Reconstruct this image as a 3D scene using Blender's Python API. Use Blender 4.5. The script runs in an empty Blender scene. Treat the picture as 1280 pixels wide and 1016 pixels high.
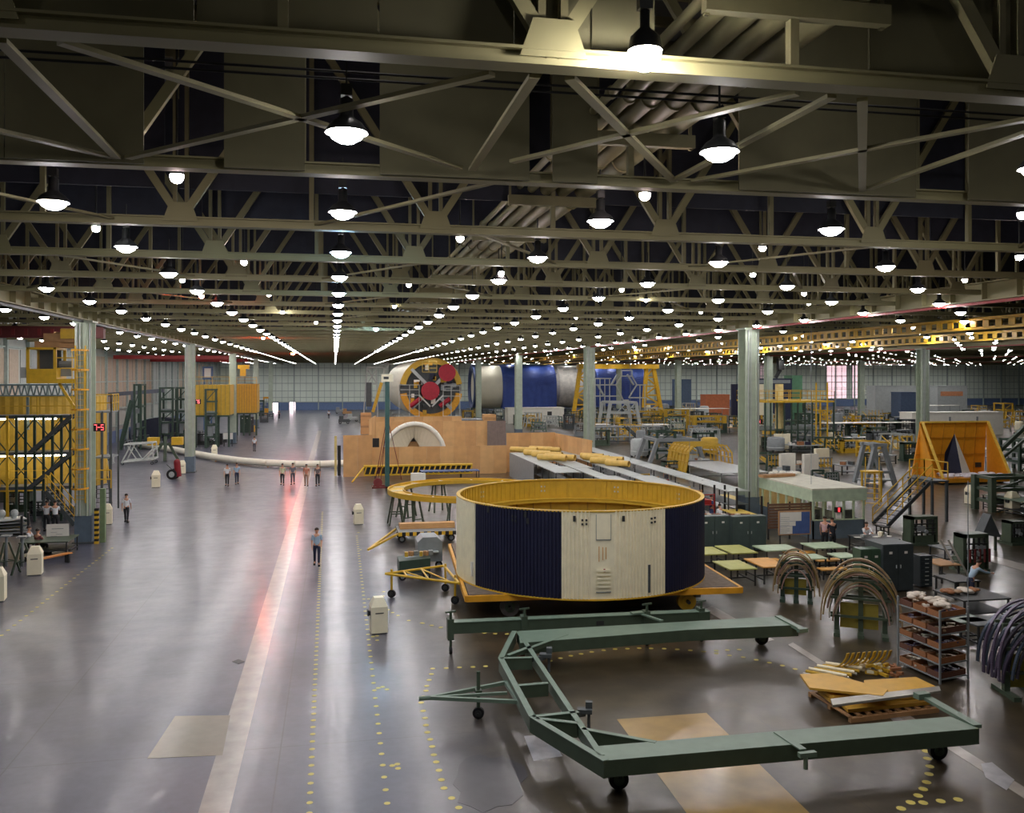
import bpy, math, random
from math import sin, cos, pi, radians
from mathutils import Vector, Matrix
random.seed(7)
C = bpy.context.scene.collection
F, YH, AZ, EYE = 1121.66, 469.4, 0.195, 9.0
SA, CA = sin(AZ), cos(AZ)
def G(px, py, z=0.0):
    """world x, y where the line of sight of a pixel meets the height z"""
    d = F*(EYE-z)/(py-YH); l = (px-640)/F*d
    return (SA*d+CA*l, CA*d-SA*l)
def G3(px, py, z=0.0):
    x, y = G(px, py, z); return (x, y, z)
def XY(px, Y):
    t = (px-640)/F
    return Y*(t*CA+SA)/(CA-t*SA)
def DEP(x, y): return SA*x+CA*y
def ZH(px, py, Y):
    return EYE+(YH-py)/F*DEP(XY(px, Y), Y)
# ---------------------------------------------------------------- materials
def lin(c):
    return tuple(((v/255)/12.92 if v <= 10 else (((v/255)+.055)/1.055)**2.4) for v in c)
MATS = {}
def mat(name, rgb, rough=.5, metal=0., var=.12, scale=3., bump=0., spec=.5):
    if name in MATS: return MATS[name]
    m = bpy.data.materials.new(name); m.use_nodes = True
    n, l = m.node_tree.nodes, m.node_tree.links
    b = n['Principled BSDF']; c = lin(rgb)
    b.inputs['Roughness'].default_value = rough; b.inputs['Metallic'].default_value = metal
    b.inputs['Specular IOR Level'].default_value = spec
    tc = n.new('ShaderNodeTexCoord'); nz = n.new('ShaderNodeTexNoise'); rp = n.new('ShaderNodeValToRGB')
    nz.inputs['Scale'].default_value = scale; nz.inputs['Detail'].default_value = 4
    rp.color_ramp.elements[0].position = .3; rp.color_ramp.elements[1].position = .7
    rp.color_ramp.elements[0].color = (*[v*(1-var) for v in c], 1)
    rp.color_ramp.elements[1].color = (*[min(1, v*(1+var)) for v in c], 1)
    l.new(tc.outputs['Object'], nz.inputs['Vector']); l.new(nz.outputs['Fac'], rp.inputs['Fac'])
    l.new(rp.outputs['Color'], b.inputs['Base Color'])
    if bump:
        bp = n.new('ShaderNodeBump'); bp.inputs['Strength'].default_value = bump; bp.inputs['Distance'].default_value = .02
        l.new(nz.outputs['Fac'], bp.inputs['Height']); l.new(bp.outputs['Normal'], b.inputs['Normal'])
    MATS[name] = m; return m
def emit(name, rgb, s, raw=False):
    if name in MATS: return MATS[name]
    m = bpy.data.materials.new(name); m.use_nodes = True
    b = m.node_tree.nodes['Principled BSDF']; c = rgb if raw else lin(rgb)
    b.inputs['Base Color'].default_value = (.8, .8, .8, 1)
    b.inputs['Emission Color'].default_value = (*c, 1); b.inputs['Emission Strength'].default_value = s
    MATS[name] = m; return m
def glass(name='window_glass'):
    if name in MATS: return MATS[name]
    m = bpy.data.materials.new(name); m.use_nodes = True
    n, l = m.node_tree.nodes, m.node_tree.links
    tr = n.new('ShaderNodeBsdfTransparent'); gl = n.new('ShaderNodeBsdfGlossy'); mx = n.new('ShaderNodeMixShader')
    gl.inputs['Roughness'].default_value = .05; mx.inputs[0].default_value = .12
    l.new(tr.outputs[0], mx.inputs[1]); l.new(gl.outputs[0], mx.inputs[2])
    l.new(mx.outputs[0], n['Material Output'].inputs['Surface']); n.remove(n['Principled BSDF'])
    MATS[name] = m; return m
# ---------------------------------------------------------------- mesh builder
class MB:
    def __init__(s): s.v, s.f, s.mi, s.cm, s.sm = [], [], [], 0, []
    def add(s, vs, fs, smooth=False):
        o = len(s.v); s.v += [tuple(v) for v in vs]
        for f in fs: s.f.append(tuple(i+o for i in f)); s.mi.append(s.cm); s.sm.append(smooth)
        return s
    def m(s, i): s.cm = i; return s
    def box(s, c, d, rz=0.):
        x, y, z = d[0]/2, d[1]/2, d[2]/2; a, b = cos(rz), sin(rz)
        vs = [(c[0]+a*i*x-b*j*y, c[1]+b*i*x+a*j*y, c[2]+k*z) for k in (-1, 1) for i, j in ((-1, -1), (1, -1), (1, 1), (-1, 1))]
        return s.add(vs, [(3, 2, 1, 0), (4, 5, 6, 7), (0, 1, 5, 4), (1, 2, 6, 5), (2, 3, 7, 6), (3, 0, 4, 7)])
    def bx(s, x0, x1, y0, y1, z0, z1):
        return s.box(((x0+x1)/2, (y0+y1)/2, (z0+z1)/2), (abs(x1-x0), abs(y1-y0), abs(z1-z0)))
    def bar(s, a, b, w=.1, h=None, up=(0, 0, 1)):
        a, b = Vector(a), Vector(b); h = h or w; t = (b-a)
        if t.length < 1e-6: return s
        t.normalize(); u = Vector(up)
        if abs(t.dot(u)) > .98: u = Vector((0, 1, 0))
        r = t.cross(u).normalized(); u = r.cross(t)
        vs = [p+r*i*w/2+u*j*h/2 for p in (a, b) for i, j in ((-1, -1), (1, -1), (1, 1), (-1, 1))]
        return s.add(vs, [(0, 1, 2, 3), (7, 6, 5, 4), (1, 0, 4, 5), (2, 1, 5, 6), (3, 2, 6, 7), (0, 3, 7, 4)])
    def cyl(s, a, b, r, n=12, r2=None, cap=True):
        a, b = Vector(a), Vector(b); r2 = r if r2 is None else r2; t = (b-a).normalized()
        u = Vector((0, 0, 1)) if abs(t.z) < .9 else Vector((1, 0, 0)); e = t.cross(u).normalized(); g = t.cross(e)
        vs = [p+(e*cos(k*2*pi/n)+g*sin(k*2*pi/n))*q for p, q in ((a, r), (b, r2)) for k in range(n)]
        s.add(vs, [(k, (k+1) % n, n+(k+1) % n, n+k)[::-1] for k in range(n)], n > 7)
        if cap: s.add(vs, [tuple(range(n)), tuple(range(2*n-1, n-1, -1))])
        return s
    def tube(s, pts, r, n=6):
        for a, b in zip(pts, pts[1:]): s.cyl(a, b, r, n)
        return s
    def lathe(s, prof, c=(0, 0, 0), n=20, ax='z'):
        vs = []
        for r, z in prof:
            for k in range(n):
                a = k*2*pi/n; p = (r*cos(a), r*sin(a), z)
                if ax == 'y': p = (r*cos(a), z, r*sin(a))
                if ax == 'x': p = (z, r*cos(a), r*sin(a))
                vs.append((p[0]+c[0], p[1]+c[1], p[2]+c[2]))
        fs = [(i*n+k, i*n+(k+1) % n, (i+1)*n+(k+1) % n, (i+1)*n+k) for i in range(len(prof)-1) for k in range(n)]
        return s.add(vs, fs, True)
    def ball(s, c, r, n=12, sz=1.):
        return s.lathe([(r*sin(pi*i/8)+1e-4, -r*sz*cos(pi*i/8)) for i in range(9)], c, n)
    def prism(s, poly, z0, z1):
        n = len(poly); vs = [(x, y, z0) for x, y in poly]+[(x, y, z1) for x, y in poly]
        ar = sum(poly[i][0]*poly[(i+1) % n][1]-poly[(i+1) % n][0]*poly[i][1] for i in range(n))
        fs = [tuple(range(n))[::-1], tuple(range(n, 2*n))]+[(i, (i+1) % n, n+(i+1) % n, n+i) for i in range(n)]
        if ar < 0: fs = [f[::-1] for f in fs]
        return s.add(vs, fs)
    def slab(s, poly, ax, t0, t1):
        """polygon in the plane across axis ax (x or y), from t0 to t1"""
        n = len(poly)
        P = (lambda u, w, t: (t, u, w)) if ax == 'x' else (lambda u, w, t: (u, t, w))
        vs = [P(u, w, t) for t in (t0, t1) for u, w in poly]
        return s.add(vs, [tuple(range(n)), tuple(range(2*n-1, n-1, -1))]+[(i, (i+1) % n, n+(i+1) % n, n+i)[::-1] for i in range(n)])
    def build(s, name, mats, parent=None, local=False):
        me = bpy.data.meshes.new(name)
        o = bpy.data.objects.new(name, me); C.objects.link(o)
        L = Vector((0, 0, 0))
        if parent is not None:
            o.parent = parent
            if not local:
                L = Vector(parent.location)
                if parent.parent: L = L+Vector(parent.parent.location)
        elif not local and s.v:
            xs, ys, zs = zip(*s.v)
            L = Vector(((min(xs)+max(xs))/2, (min(ys)+max(ys))/2, min(zs))); o.location = L
        me.from_pydata([Vector(v)-L for v in s.v], [], s.f)
        for m in (mats if isinstance(mats, (list, tuple)) else [mats]): me.materials.append(m)
        for p, i, q in zip(me.polygons, s.mi, s.sm): p.material_index = i; p.use_smooth = q
        me.update(); return o
def tag(o, label=None, cat=None, group=None, kind=None):
    if label: o['label'] = label
    if cat: o['category'] = cat
    if group: o['group'] = group
    if kind: o['kind'] = kind
    return o
def thing(name, label, cat, loc=(0, 0, 0), rz=0., group=None):
    o = bpy.data.objects.new(name, None); C.objects.link(o); o.empty_display_size = .1
    o.location = loc if len(loc) == 3 else (*loc, 0); o.rotation_euler = (0, 0, rz)
    return tag(o, label, cat, group)
def single(name, mb, m, label, cat, group=None): return tag(mb.build(name, m), label, cat, group)
def struct(name, mb, m): return tag(mb.build(name, m), kind='structure')
def dup(root, loc, rz=None, label=None, group=None, sc=None):
    r = root.copy(); C.objects.link(r); r.location = loc if len(loc) == 3 else (*loc, 0)
    if rz is not None: r.rotation_euler = (0, 0, rz)
    if sc: r.scale = (sc, sc, sc)
    if label: r['label'] = label
    if group: r['group'] = group
    for ch in list(root.children):
        c = ch.copy(); C.objects.link(c); c.parent = r
        for g in ch.children:
            d = g.copy(); C.objects.link(d); d.parent = c
    return r
ORD = ['nearest', 'second', 'third', 'fourth', 'fifth', 'sixth', 'seventh', 'eighth', 'ninth', 'tenth', 'eleventh', 'twelfth']
TN = [0]
def trimname():
    TN[0] += 1; return 'trim_%d' % TN[0]
# colours
STEEL = mat('truss_paint', (138, 132, 96), .55, var=.1, scale=.8)
STEEL2 = mat('brace_paint', (122, 116, 84), .6, var=.1)
OLIVE = mat('olive_panel', (98, 94, 68), .75, var=.1, scale=1.5)
NAVYP = mat('navy_panel', (44, 46, 58), .7, var=.15)
COLM = mat('column_paint', (172, 184, 166), .5, var=.08)
COLB = mat('column_base_paint', (92, 108, 122), .5)
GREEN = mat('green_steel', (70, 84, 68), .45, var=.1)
GREENT = mat('green_steel_light', (104, 124, 108), .42, var=.08)  # paler green; on beam tops it stands in for light from above
DGREEN = mat('dark_green_steel', (52, 72, 60), .5)
BLACK = mat('black_rubber', (26, 26, 27), .7)
DARK = mat('dark_metal', (46, 48, 48), .5)
YEL = mat('yellow_paint', (214, 172, 44), .45)
ORG = mat('orange_yellow_paint', (218, 156, 36), .5)
OCH = mat('zinc_chromate', (196, 158, 44), .5, var=.08)
WHITE = mat('white_paint', (238, 235, 222), .5, var=.04)
CREAM = mat('cream_paint', (242, 234, 204), .5, var=.05)
NAVY = mat('navy_paint', (30, 32, 58), .5, var=.1)
GREY = mat('grey_metal', (134, 140, 142), .45, var=.1)
LGREY = mat('light_grey_metal', (176, 182, 180), .4, var=.08)
DGREY = mat('dark_grey_metal', (76, 82, 84), .5)
WOOD = mat('plywood', (208, 160, 104), .6, var=.1, scale=1.2)
PLANK = mat('plank_wood', (176, 134, 90), .65, var=.15)
DWOOD = mat('worn_deck_wood', (112, 98, 84), .8, var=.25, scale=4)
RED = mat('red_paint', (150, 36, 36), .5)
BLUET = mat('blue_tarpaulin', (52, 76, 146), .6, var=.12, scale=.8, bump=.4)
SKIN = mat('skin', (196, 146, 118), .6, var=.04)
HAIR = mat('hair_brown', (48, 36, 28), .7)
PAPER = mat('paper_white', (232, 230, 222), .7, var=.03)
LMETAL = mat('bare_aluminium', (188, 186, 178), .3, metal=.6, var=.1)
BRONZE = mat('bronze_extrusion', (168, 146, 112), .35, metal=.4, var=.15)
# ---------------------------------------------------------------- camera
cam = bpy.data.cameras.new('camera'); co = bpy.data.objects.new('camera', cam); C.objects.link(co)
co.location = (0, 0, EYE); co.rotation_euler = (pi/2, 0, -AZ)
cam.sensor_width = 36; cam.lens = 36*F/1280; cam.shift_y = -(508-YH)/1280; cam.clip_end = 1000
bpy.context.scene.camera = co
vs = bpy.context.scene.view_settings
vs.view_transform = 'Standard'; vs.look = 'None'; vs.gamma = 1; vs.exposure = 0.2; vs.use_curve_mapping = False
w = bpy.data.worlds.new('world'); bpy.context.scene.world = w; w.use_nodes = True
w.node_tree.nodes['Background'].inputs[0].default_value = (.5, .55, .6, 1); w.node_tree.nodes['Background'].inputs[1].default_value = .02
# ================================================================ the hall
XL, XR, X3, CY0, CS = -13.22, 25.32, 63.25, 52.04, 35.75
ZB = 12.2; YB = 241.0; XW = -29.0; XE = 215.0; ZR = 17.0
def floor_mat():
    m = bpy.data.materials.new('polished_concrete'); m.use_nodes = True; n, l = m.node_tree.nodes, m.node_tree.links
    b = n['Principled BSDF']; g = n.new('ShaderNodeNewGeometry'); sp = n.new('ShaderNodeSeparateXYZ')
    l.new(g.outputs['Position'], sp.inputs[0])
    def noise(sc, det=5, stretch=(1, 1, 1)):
        mp = n.new('ShaderNodeMapping'); mp.inputs['Scale'].default_value = stretch
        z = n.new('ShaderNodeTexNoise'); z.inputs['Scale'].default_value = sc; z.inputs['Detail'].default_value = det
        l.new(g.outputs['Position'], mp.inputs[0]); l.new(mp.outputs[0], z.inputs[0]); return z
    def ramp(src, stops):
        r = n.new('ShaderNodeValToRGB'); e = r.color_ramp.elements
        e[0].position, e[0].color = stops[0][0], (*stops[0][1], 1); e[1].position, e[1].color = stops[-1][0], (*stops[-1][1], 1)
        for p, c in stops[1:-1]: q = e.new(p); q.color = (*c, 1)
        l.new(src, r.inputs[0]); return r
    n1 = noise(.3, 4); n2 = noise(.9, 6); n3 = noise(5, 5)
    ra = ramp(n1.outputs[0], [(.3, lin((70, 70, 82))), (.5, lin((84, 84, 98))), (.72, lin((100, 98, 108)))])
    rb = ramp(n2.outputs[0], [(.2, lin((44, 38, 29))), (.5, lin((64, 56, 42))), (.8, lin((88, 78, 60)))])
    mr = n.new('ShaderNodeMapRange'); mr.inputs[1].default_value = 1.5; mr.inputs[2].default_value = 4.5
    l.new(sp.outputs['X'], mr.inputs[0])
    mx = n.new('ShaderNodeMix'); mx.data_type = 'RGBA'; l.new(mr.outputs[0], mx.inputs[0])
    l.new(ra.outputs[0], mx.inputs[6]); l.new(rb.outputs[0], mx.inputs[7])
    # worn fine scuffs
    rc = ramp(n3.outputs[0], [(.2, (.85, .85, .85)), (.8, (1.1, 1.1, 1.1))])
    mu = n.new('ShaderNodeMix'); mu.data_type = 'RGBA'; mu.blend_type = 'MULTIPLY'; mu.inputs[0].default_value = 1
    l.new(mx.outputs[2], mu.inputs[6]); l.new(rc.outputs[0], mu.inputs[7])
    # expansion joints on a six metre grid
    def joint(ax, off, per):
        a = n.new('ShaderNodeMath'); a.operation = 'ADD'; a.inputs[1].default_value = off+per*100; l.new(sp.outputs[ax], a.inputs[0])
        q = n.new('ShaderNodeMath'); q.operation = 'MODULO'; q.inputs[1].default_value = per; l.new(a.outputs[0], q.inputs[0])
        c = n.new('ShaderNodeMath'); c.operation = 'LESS_THAN'; c.inputs[1].default_value = .035; l.new(q.outputs[0], c.inputs[0]); return c
    j1 = joint('X', 1.3, 6.1); j2 = joint('Y', 2.0, 6.1)
    ad = n.new('ShaderNodeMath'); ad.operation = 'MAXIMUM'; l.new(j1.outputs[0], ad.inputs[0]); l.new(j2.outputs[0], ad.inputs[1])
    sc = n.new('ShaderNodeMath'); sc.operation = 'MULTIPLY'; sc.inputs[1].default_value = .45; l.new(ad.outputs[0], sc.inputs[0])
    mj = n.new('ShaderNodeMix'); mj.data_type = 'RGBA'; l.new(sc.outputs[0], mj.inputs[0]); l.new(mu.outputs[2], mj.inputs[6]); mj.inputs[7].default_value = (.03, .028, .025, 1)
    l.new(mj.outputs[2], b.inputs['Base Color'])
    nr = noise(1.3, 4); rr = ramp(nr.outputs[0], [(.3, (.285,)*3), (.7, (.35,)*3)]); l.new(rr.outputs[0], b.inputs['Roughness'])
    bp = n.new('ShaderNodeBump'); bp.inputs['Strength'].default_value = .12; bp.inputs['Distance'].default_value = .02
    nb = noise(1.8, 3); l.new(nb.outputs[0], bp.inputs['Height']); l.new(bp.outputs[0], b.inputs['Normal'])
    b.inputs['Specular IOR Level'].default_value = .5; b.inputs['Coat Weight'].default_value = .3; b.inputs['Coat Roughness'].default_value = .15
    bc = n.new('ShaderNodeBump'); bc.inputs['Strength'].default_value = .5; bc.inputs['Distance'].default_value = .06; nc = noise(1.5, 3, (1, .7, 1)); l.new(nc.outputs[0], bc.inputs['Height']); l.new(bc.outputs[0], b.inputs['Coat Normal'])
    return m
FLOOR = floor_mat()
f = MB(); f.bx(-60, XE+30, -30, YB+3, -.3, 0); struct('floor', f, FLOOR)
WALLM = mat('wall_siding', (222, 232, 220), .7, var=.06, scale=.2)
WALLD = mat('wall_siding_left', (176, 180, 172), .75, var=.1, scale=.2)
WBLUE = mat('wall_blue_band', (104, 126, 164), .7, var=.08)
GIRT = mat('wall_girt', (160, 174, 168), .6)
# back wall: upper siding, blue dado, posts and girts in relief
b = MB(); b.bx(XW-1, XE, YB, YB+.3, 2.0, ZR); b.m(1).bx(XW-1, XE, YB-.02, YB+.3, 0, 2.0)
b.m(2)
x = XW
while x < XE:
    b.bx(x-.14, x+.14, YB-.4, YB, 0, ZR); x += 6.2
for z in (2.1, 3.3, 5.0, 7.0, 9.0, 11.0): b.bx(XW, XE, YB-.16, YB, z-.07, z+.07)
x = XW+1.55
while x < XE:
    b.bx(x-.05, x+.05, YB-.08, YB, 2.1, 12); x += 1.55
struct('wall_back', b, [WALLM, WBLUE, GIRT])
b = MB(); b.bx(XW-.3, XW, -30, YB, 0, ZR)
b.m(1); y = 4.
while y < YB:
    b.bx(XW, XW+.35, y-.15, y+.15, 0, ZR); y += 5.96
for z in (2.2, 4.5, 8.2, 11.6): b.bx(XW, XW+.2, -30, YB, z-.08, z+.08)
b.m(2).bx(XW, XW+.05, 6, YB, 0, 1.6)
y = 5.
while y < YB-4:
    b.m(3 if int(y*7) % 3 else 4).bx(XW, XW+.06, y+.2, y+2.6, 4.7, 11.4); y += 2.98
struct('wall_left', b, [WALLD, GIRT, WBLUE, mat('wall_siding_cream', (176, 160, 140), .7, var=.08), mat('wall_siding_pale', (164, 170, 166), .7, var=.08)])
b = MB(); b.bx(XE, XE+.3, -30, YB, 0, ZR); struct('wall_right', b, WALLM)
b = MB(); b.bx(XW-.3, XE+.3, -30.3, -30, 0, ZR); struct('wall_front', b, WALLM)
ROOF = mat('roof_deck', (84, 84, 82), .8, var=.15, scale=.3)
b = MB(); b.bx(XW-.3, XE+.3, -30, YB+.3, ZR, ZR+.2)
b.m(1); y = -6.
while y < 60:      # roof purlins
    b.bx(XW, 70, y-.06, y+.06, ZR-.2, ZR); y += 1.39
struct('ceiling', b, [ROOF, STEEL2])
# lit doorways at the far end
for k, (px, w) in enumerate(((344, 1.3), (365.5, 1.4))):
    X = XY(px, YB-.5)
    b = MB(); b.bx(X-w/2, X+w/2, YB-.1, YB-.05, 0.0, 2.1 if k else 1.9)
    b.m(1).bx(X-w/2-.2, X-w/2, YB-.5, YB, 0, 2.3).bx(X+w/2, X+w/2+.2, YB-.5, YB, 0, 2.3).bx(X-w/2-.2, X+w/2+.2, YB-.5, YB, 2.1, 2.3)
    struct('door_%d' % (k+1), b, [emit('daylit_doorway', (255, 226, 236), 5), GIRT])
# tall glazed bays far right, pink daylight behind
k = 0
for a, c in ((1033, 1058), (1065, 1079), (946, 960)):
    x0, x1 = XY(a, YB), XY(c, YB); k += 1
    b = MB(); n = 4
    b.bx(x0, x1, YB-.1, YB-.05, 2.3, 12)
    b.m(1)
    for i in range(n+1): x = x0+(x1-x0)*i/n; b.bx(x-.07, x+.07, YB-.2, YB, 2.3, 12)
    for i in range(7): z = 2.3+i*1.6; b.bx(x0, x1, YB-.2, YB, z-.06, z+.06)
    struct('window_%d' % k, b, [emit('pink_window_light%d' % (k == 3), (236, 196, 206) if k < 3 else (200, 160, 170), 1.1 if k < 3 else .3), GIRT])
# ---------------------------------------------------------------- floor marks
DOT = mat('yellow_floor_paint', (206, 190, 96), .5, var=.1)
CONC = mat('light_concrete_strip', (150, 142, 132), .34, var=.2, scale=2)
TAN = mat('tan_floor_patch', (156, 126, 66), .3, var=.18, scale=1.5)
STAIN = mat('dark_floor_patch', (58, 56, 62), .3, var=.2, scale=2)
PLATE = mat('steel_floor_plate', (160, 160, 164), .3, metal=.3, var=.2)
TANL = mat('tan_floor_patch_dull', (122, 112, 92), .3, var=.1)
PZ = [0]
for q in (CONC, TAN, STAIN, TANL): q.node_tree.nodes['Principled BSDF'].inputs['Coat Weight'].default_value = .35; q.node_tree.nodes['Principled BSDF'].inputs['Coat Roughness'].default_value = .16
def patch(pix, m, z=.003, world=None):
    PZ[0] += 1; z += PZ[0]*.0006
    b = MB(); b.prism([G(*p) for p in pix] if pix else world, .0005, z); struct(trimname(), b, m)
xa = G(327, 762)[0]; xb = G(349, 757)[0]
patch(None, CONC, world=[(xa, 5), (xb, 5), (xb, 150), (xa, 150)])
patch([(771, 899), (883, 891), (1016, 1020), (861, 1020)], TAN)
patch([(655, 920), (686, 918), (703, 945), (667, 951)], PLATE)
patch([(219, 895), (288, 894), (278, 944), (184, 948)], TANL)
patch([(574, 956), (583, 947), (600, 943), (614, 948), (628, 945), (642, 951), (656, 958), (660, 970), (650, 980), (654, 994), (640, 1006), (622, 1008), (604, 1016), (588, 1008), (572, 1003), (576, 990), (566, 980), (572, 968)], STAIN)
patch([(1106, 891), (1126, 888), (1139, 900), (1118, 903)], PLATE)
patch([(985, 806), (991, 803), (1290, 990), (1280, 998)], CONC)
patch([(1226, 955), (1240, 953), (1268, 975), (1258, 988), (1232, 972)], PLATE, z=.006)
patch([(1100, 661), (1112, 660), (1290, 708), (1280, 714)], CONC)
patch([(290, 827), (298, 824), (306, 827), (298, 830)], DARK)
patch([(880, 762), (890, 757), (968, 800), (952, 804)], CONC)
def dots(pts, r=.07):
    b = MB()
    for x, y in pts:
        b.prism([(x+r*1.0*cos(a*pi/4), y+r*1.0*sin(a*pi/4)) for a in range(8)], .0005, .004)
    struct(trimname(), b, DOT)
def line(p, q, step, r=.07):
    a, c = Vector(G(*p)), Vector(G(*q)); n = max(1, int((c-a).length/step)); return [tuple(a+(c-a)*i/n) for i in range(n+1)]
dots(line((386, 1030), (403, 640), .46)); dots(line((486, 1022), (446, 670), .62))
dots(line((2, 794), (140, 685), .62)); 
z5 = lambda L: [G(520+x/3.368, 740+y/3.368) for x, y in L]
z6 = lambda L: [G(860+x/3.048, 760+y/3.048) for x, y in L]
dots(z5([(70, 322), (127, 320), (183, 317), (240, 315), (293, 312), (65, 345), (55, 370), (45, 395), (42, 415), (32, 440), (22, 465), (30, 500), (38, 530), (42, 560), (48, 590), (60, 620), (68, 650), (75, 685), (85, 715), (97, 750), (107, 790), (118, 825), (150, 867), (180, 907)])
     + z5([(565, 290), (608, 278), (652, 268), (695, 260), (740, 252), (790, 245), (838, 240), (890, 238), (940, 236), (990, 237), (1045, 238), (1100, 241), (1155, 245), (1210, 250), (1265, 257)])
     + z6([(60, 166), (108, 173), (158, 180), (210, 187), (260, 197), (310, 208), (360, 219), (408, 232), (108, 162), (150, 160), (195, 158)])
     + z5([(25, 130), (65, 140), (105, 148), (237, 168), (287, 172), (333, 175), (383, 176)]), .08)
dots(z6([(907, 545), (912, 573), (921, 603), (918, 632), (909, 663), (896, 689), (877, 714), (848, 740), (812, 763), (896, 741), (963, 735), (1029, 729)]), .1)
z8 = lambda L: [G(300+x/2.228, 560+y/2.228) for x, y in L]
dots(z8([(370, 525), (382, 523), (382, 535), (385, 668), (397, 665), (409, 672), (424, 884), (438, 880), (440, 892), (330, 235), (336, 283), (358, 420), (400, 400), (398, 412), (397, 425), (402, 438), (412, 450), (425, 458), (440, 466), (470, 480), (510, 488), (535, 494), (558, 500)]))
# ---------------------------------------------------------------- columns
def column(x, y, label, s=1.0, far=False):
    t = thing('steel_column', label, 'column', (x, y, 0), 0, 'steel building columns')
    b = MB(); w, d = .82*s, .95*s
    b.bx(-w/2, w/2, -d/2, -d/2+.06, 1.5, ZB-.35).bx(-w/2, w/2, d/2-.06, d/2, 1.5, ZB-.35).bx(-.03, .03, -d/2+.06, d/2-.06, 1.5, ZB-.35)
    b.build('shaft', COLM, t, True)
    b = MB(); b.bx(-w/2-.02, w/2+.02, -d/2-.02, d/2+.02, .1, 1.5); b.build('painted_base', COLB, t, True)
    b = MB(); b.bx(-w/2-.12, w/2+.12, -d/2-.12, d/2+.12, 0, .1); b.build('base_plate', DGREY, t, True)
    if not far:
        for k, (ox, r) in enumerate(((-.3, .045), (-.14, .03), (.22, .06), (.35, .03))):
            b = MB(); b.cyl((ox, -d/2-.07, 1.5), (ox, -d/2-.07, ZB-.4), r, 8); b.build('conduit_pipe', LGREY if k != 2 else COLM, t, True)
    b = MB(); b.bx(-w/2-.1, w/2+.1, -d/2-.1, d/2+.1, ZB-.35, ZB-.25); b.build('cap_plate', COLM, t, True)
    return t
cols = {}
for k in range(5):
    cols['L', k] = column(XL, CY0+k*CS, 'pale green steel column, %s in the line left of the aisle' % ORD[k], far=k > 1)
    cols['R', k] = column(XR, CY0+k*CS, 'pale green steel column, %s in the line right of the big cylinder' % ORD[k], 1.12, far=k > 1)
for k in range(1, 5): column(X3, CY0+k*CS, 'pale green steel column, %s in the line across the right hand bay' % ORD[k-1], 1.12, far=k > 1)
for k in range(3, 5):
    for xx, nm in ((101.2, 'second'), (139.1, 'third')): column(xx, CY0+k*CS, 'distant column by back wall, %s column line right of the middle one, row %s' % (nm, 'in front' if k == 3 else 'behind'), 1.1, True)
# runway girders over the column lines
for x, nm in ((XL, 'left column line'), (XR, 'right column line'), (X3, 'far right column line'), (101.2, 'fourth column line'), (139.1, 'fifth column line')):
    t = thing('runway_girder', 'long pale steel girder carried on the %s' % nm, 'girder', (x, 100, ZB-.25))
    b = MB(); y0 = -5 if x != X3 else 20
    b.bx(x-.3, x+.3, y0, YB-.5, ZB-.25, ZB-.2).bx(x-.04, x+.04, y0, YB-.5, ZB-.2, ZB+.45).bx(x-.3, x+.3, y0, YB-.5, ZB+.45, ZB+.5)
    b.build('beam', STEEL, t)
    b = MB(); b.bx(x-.06, x+.06, y0, YB-.5, ZB-.36, ZB-.25); b.build('conductor_rail', RED if x > 0 else DGREY, t)
    y = y0+1.
    while y < 120 and x < 30: b = MB(); b.bx(x-.28, x+.28, y-.02, y+.02, ZB-.2, ZB+.45); b.build('stiffener', STEEL, t); y += 1.85
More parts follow.
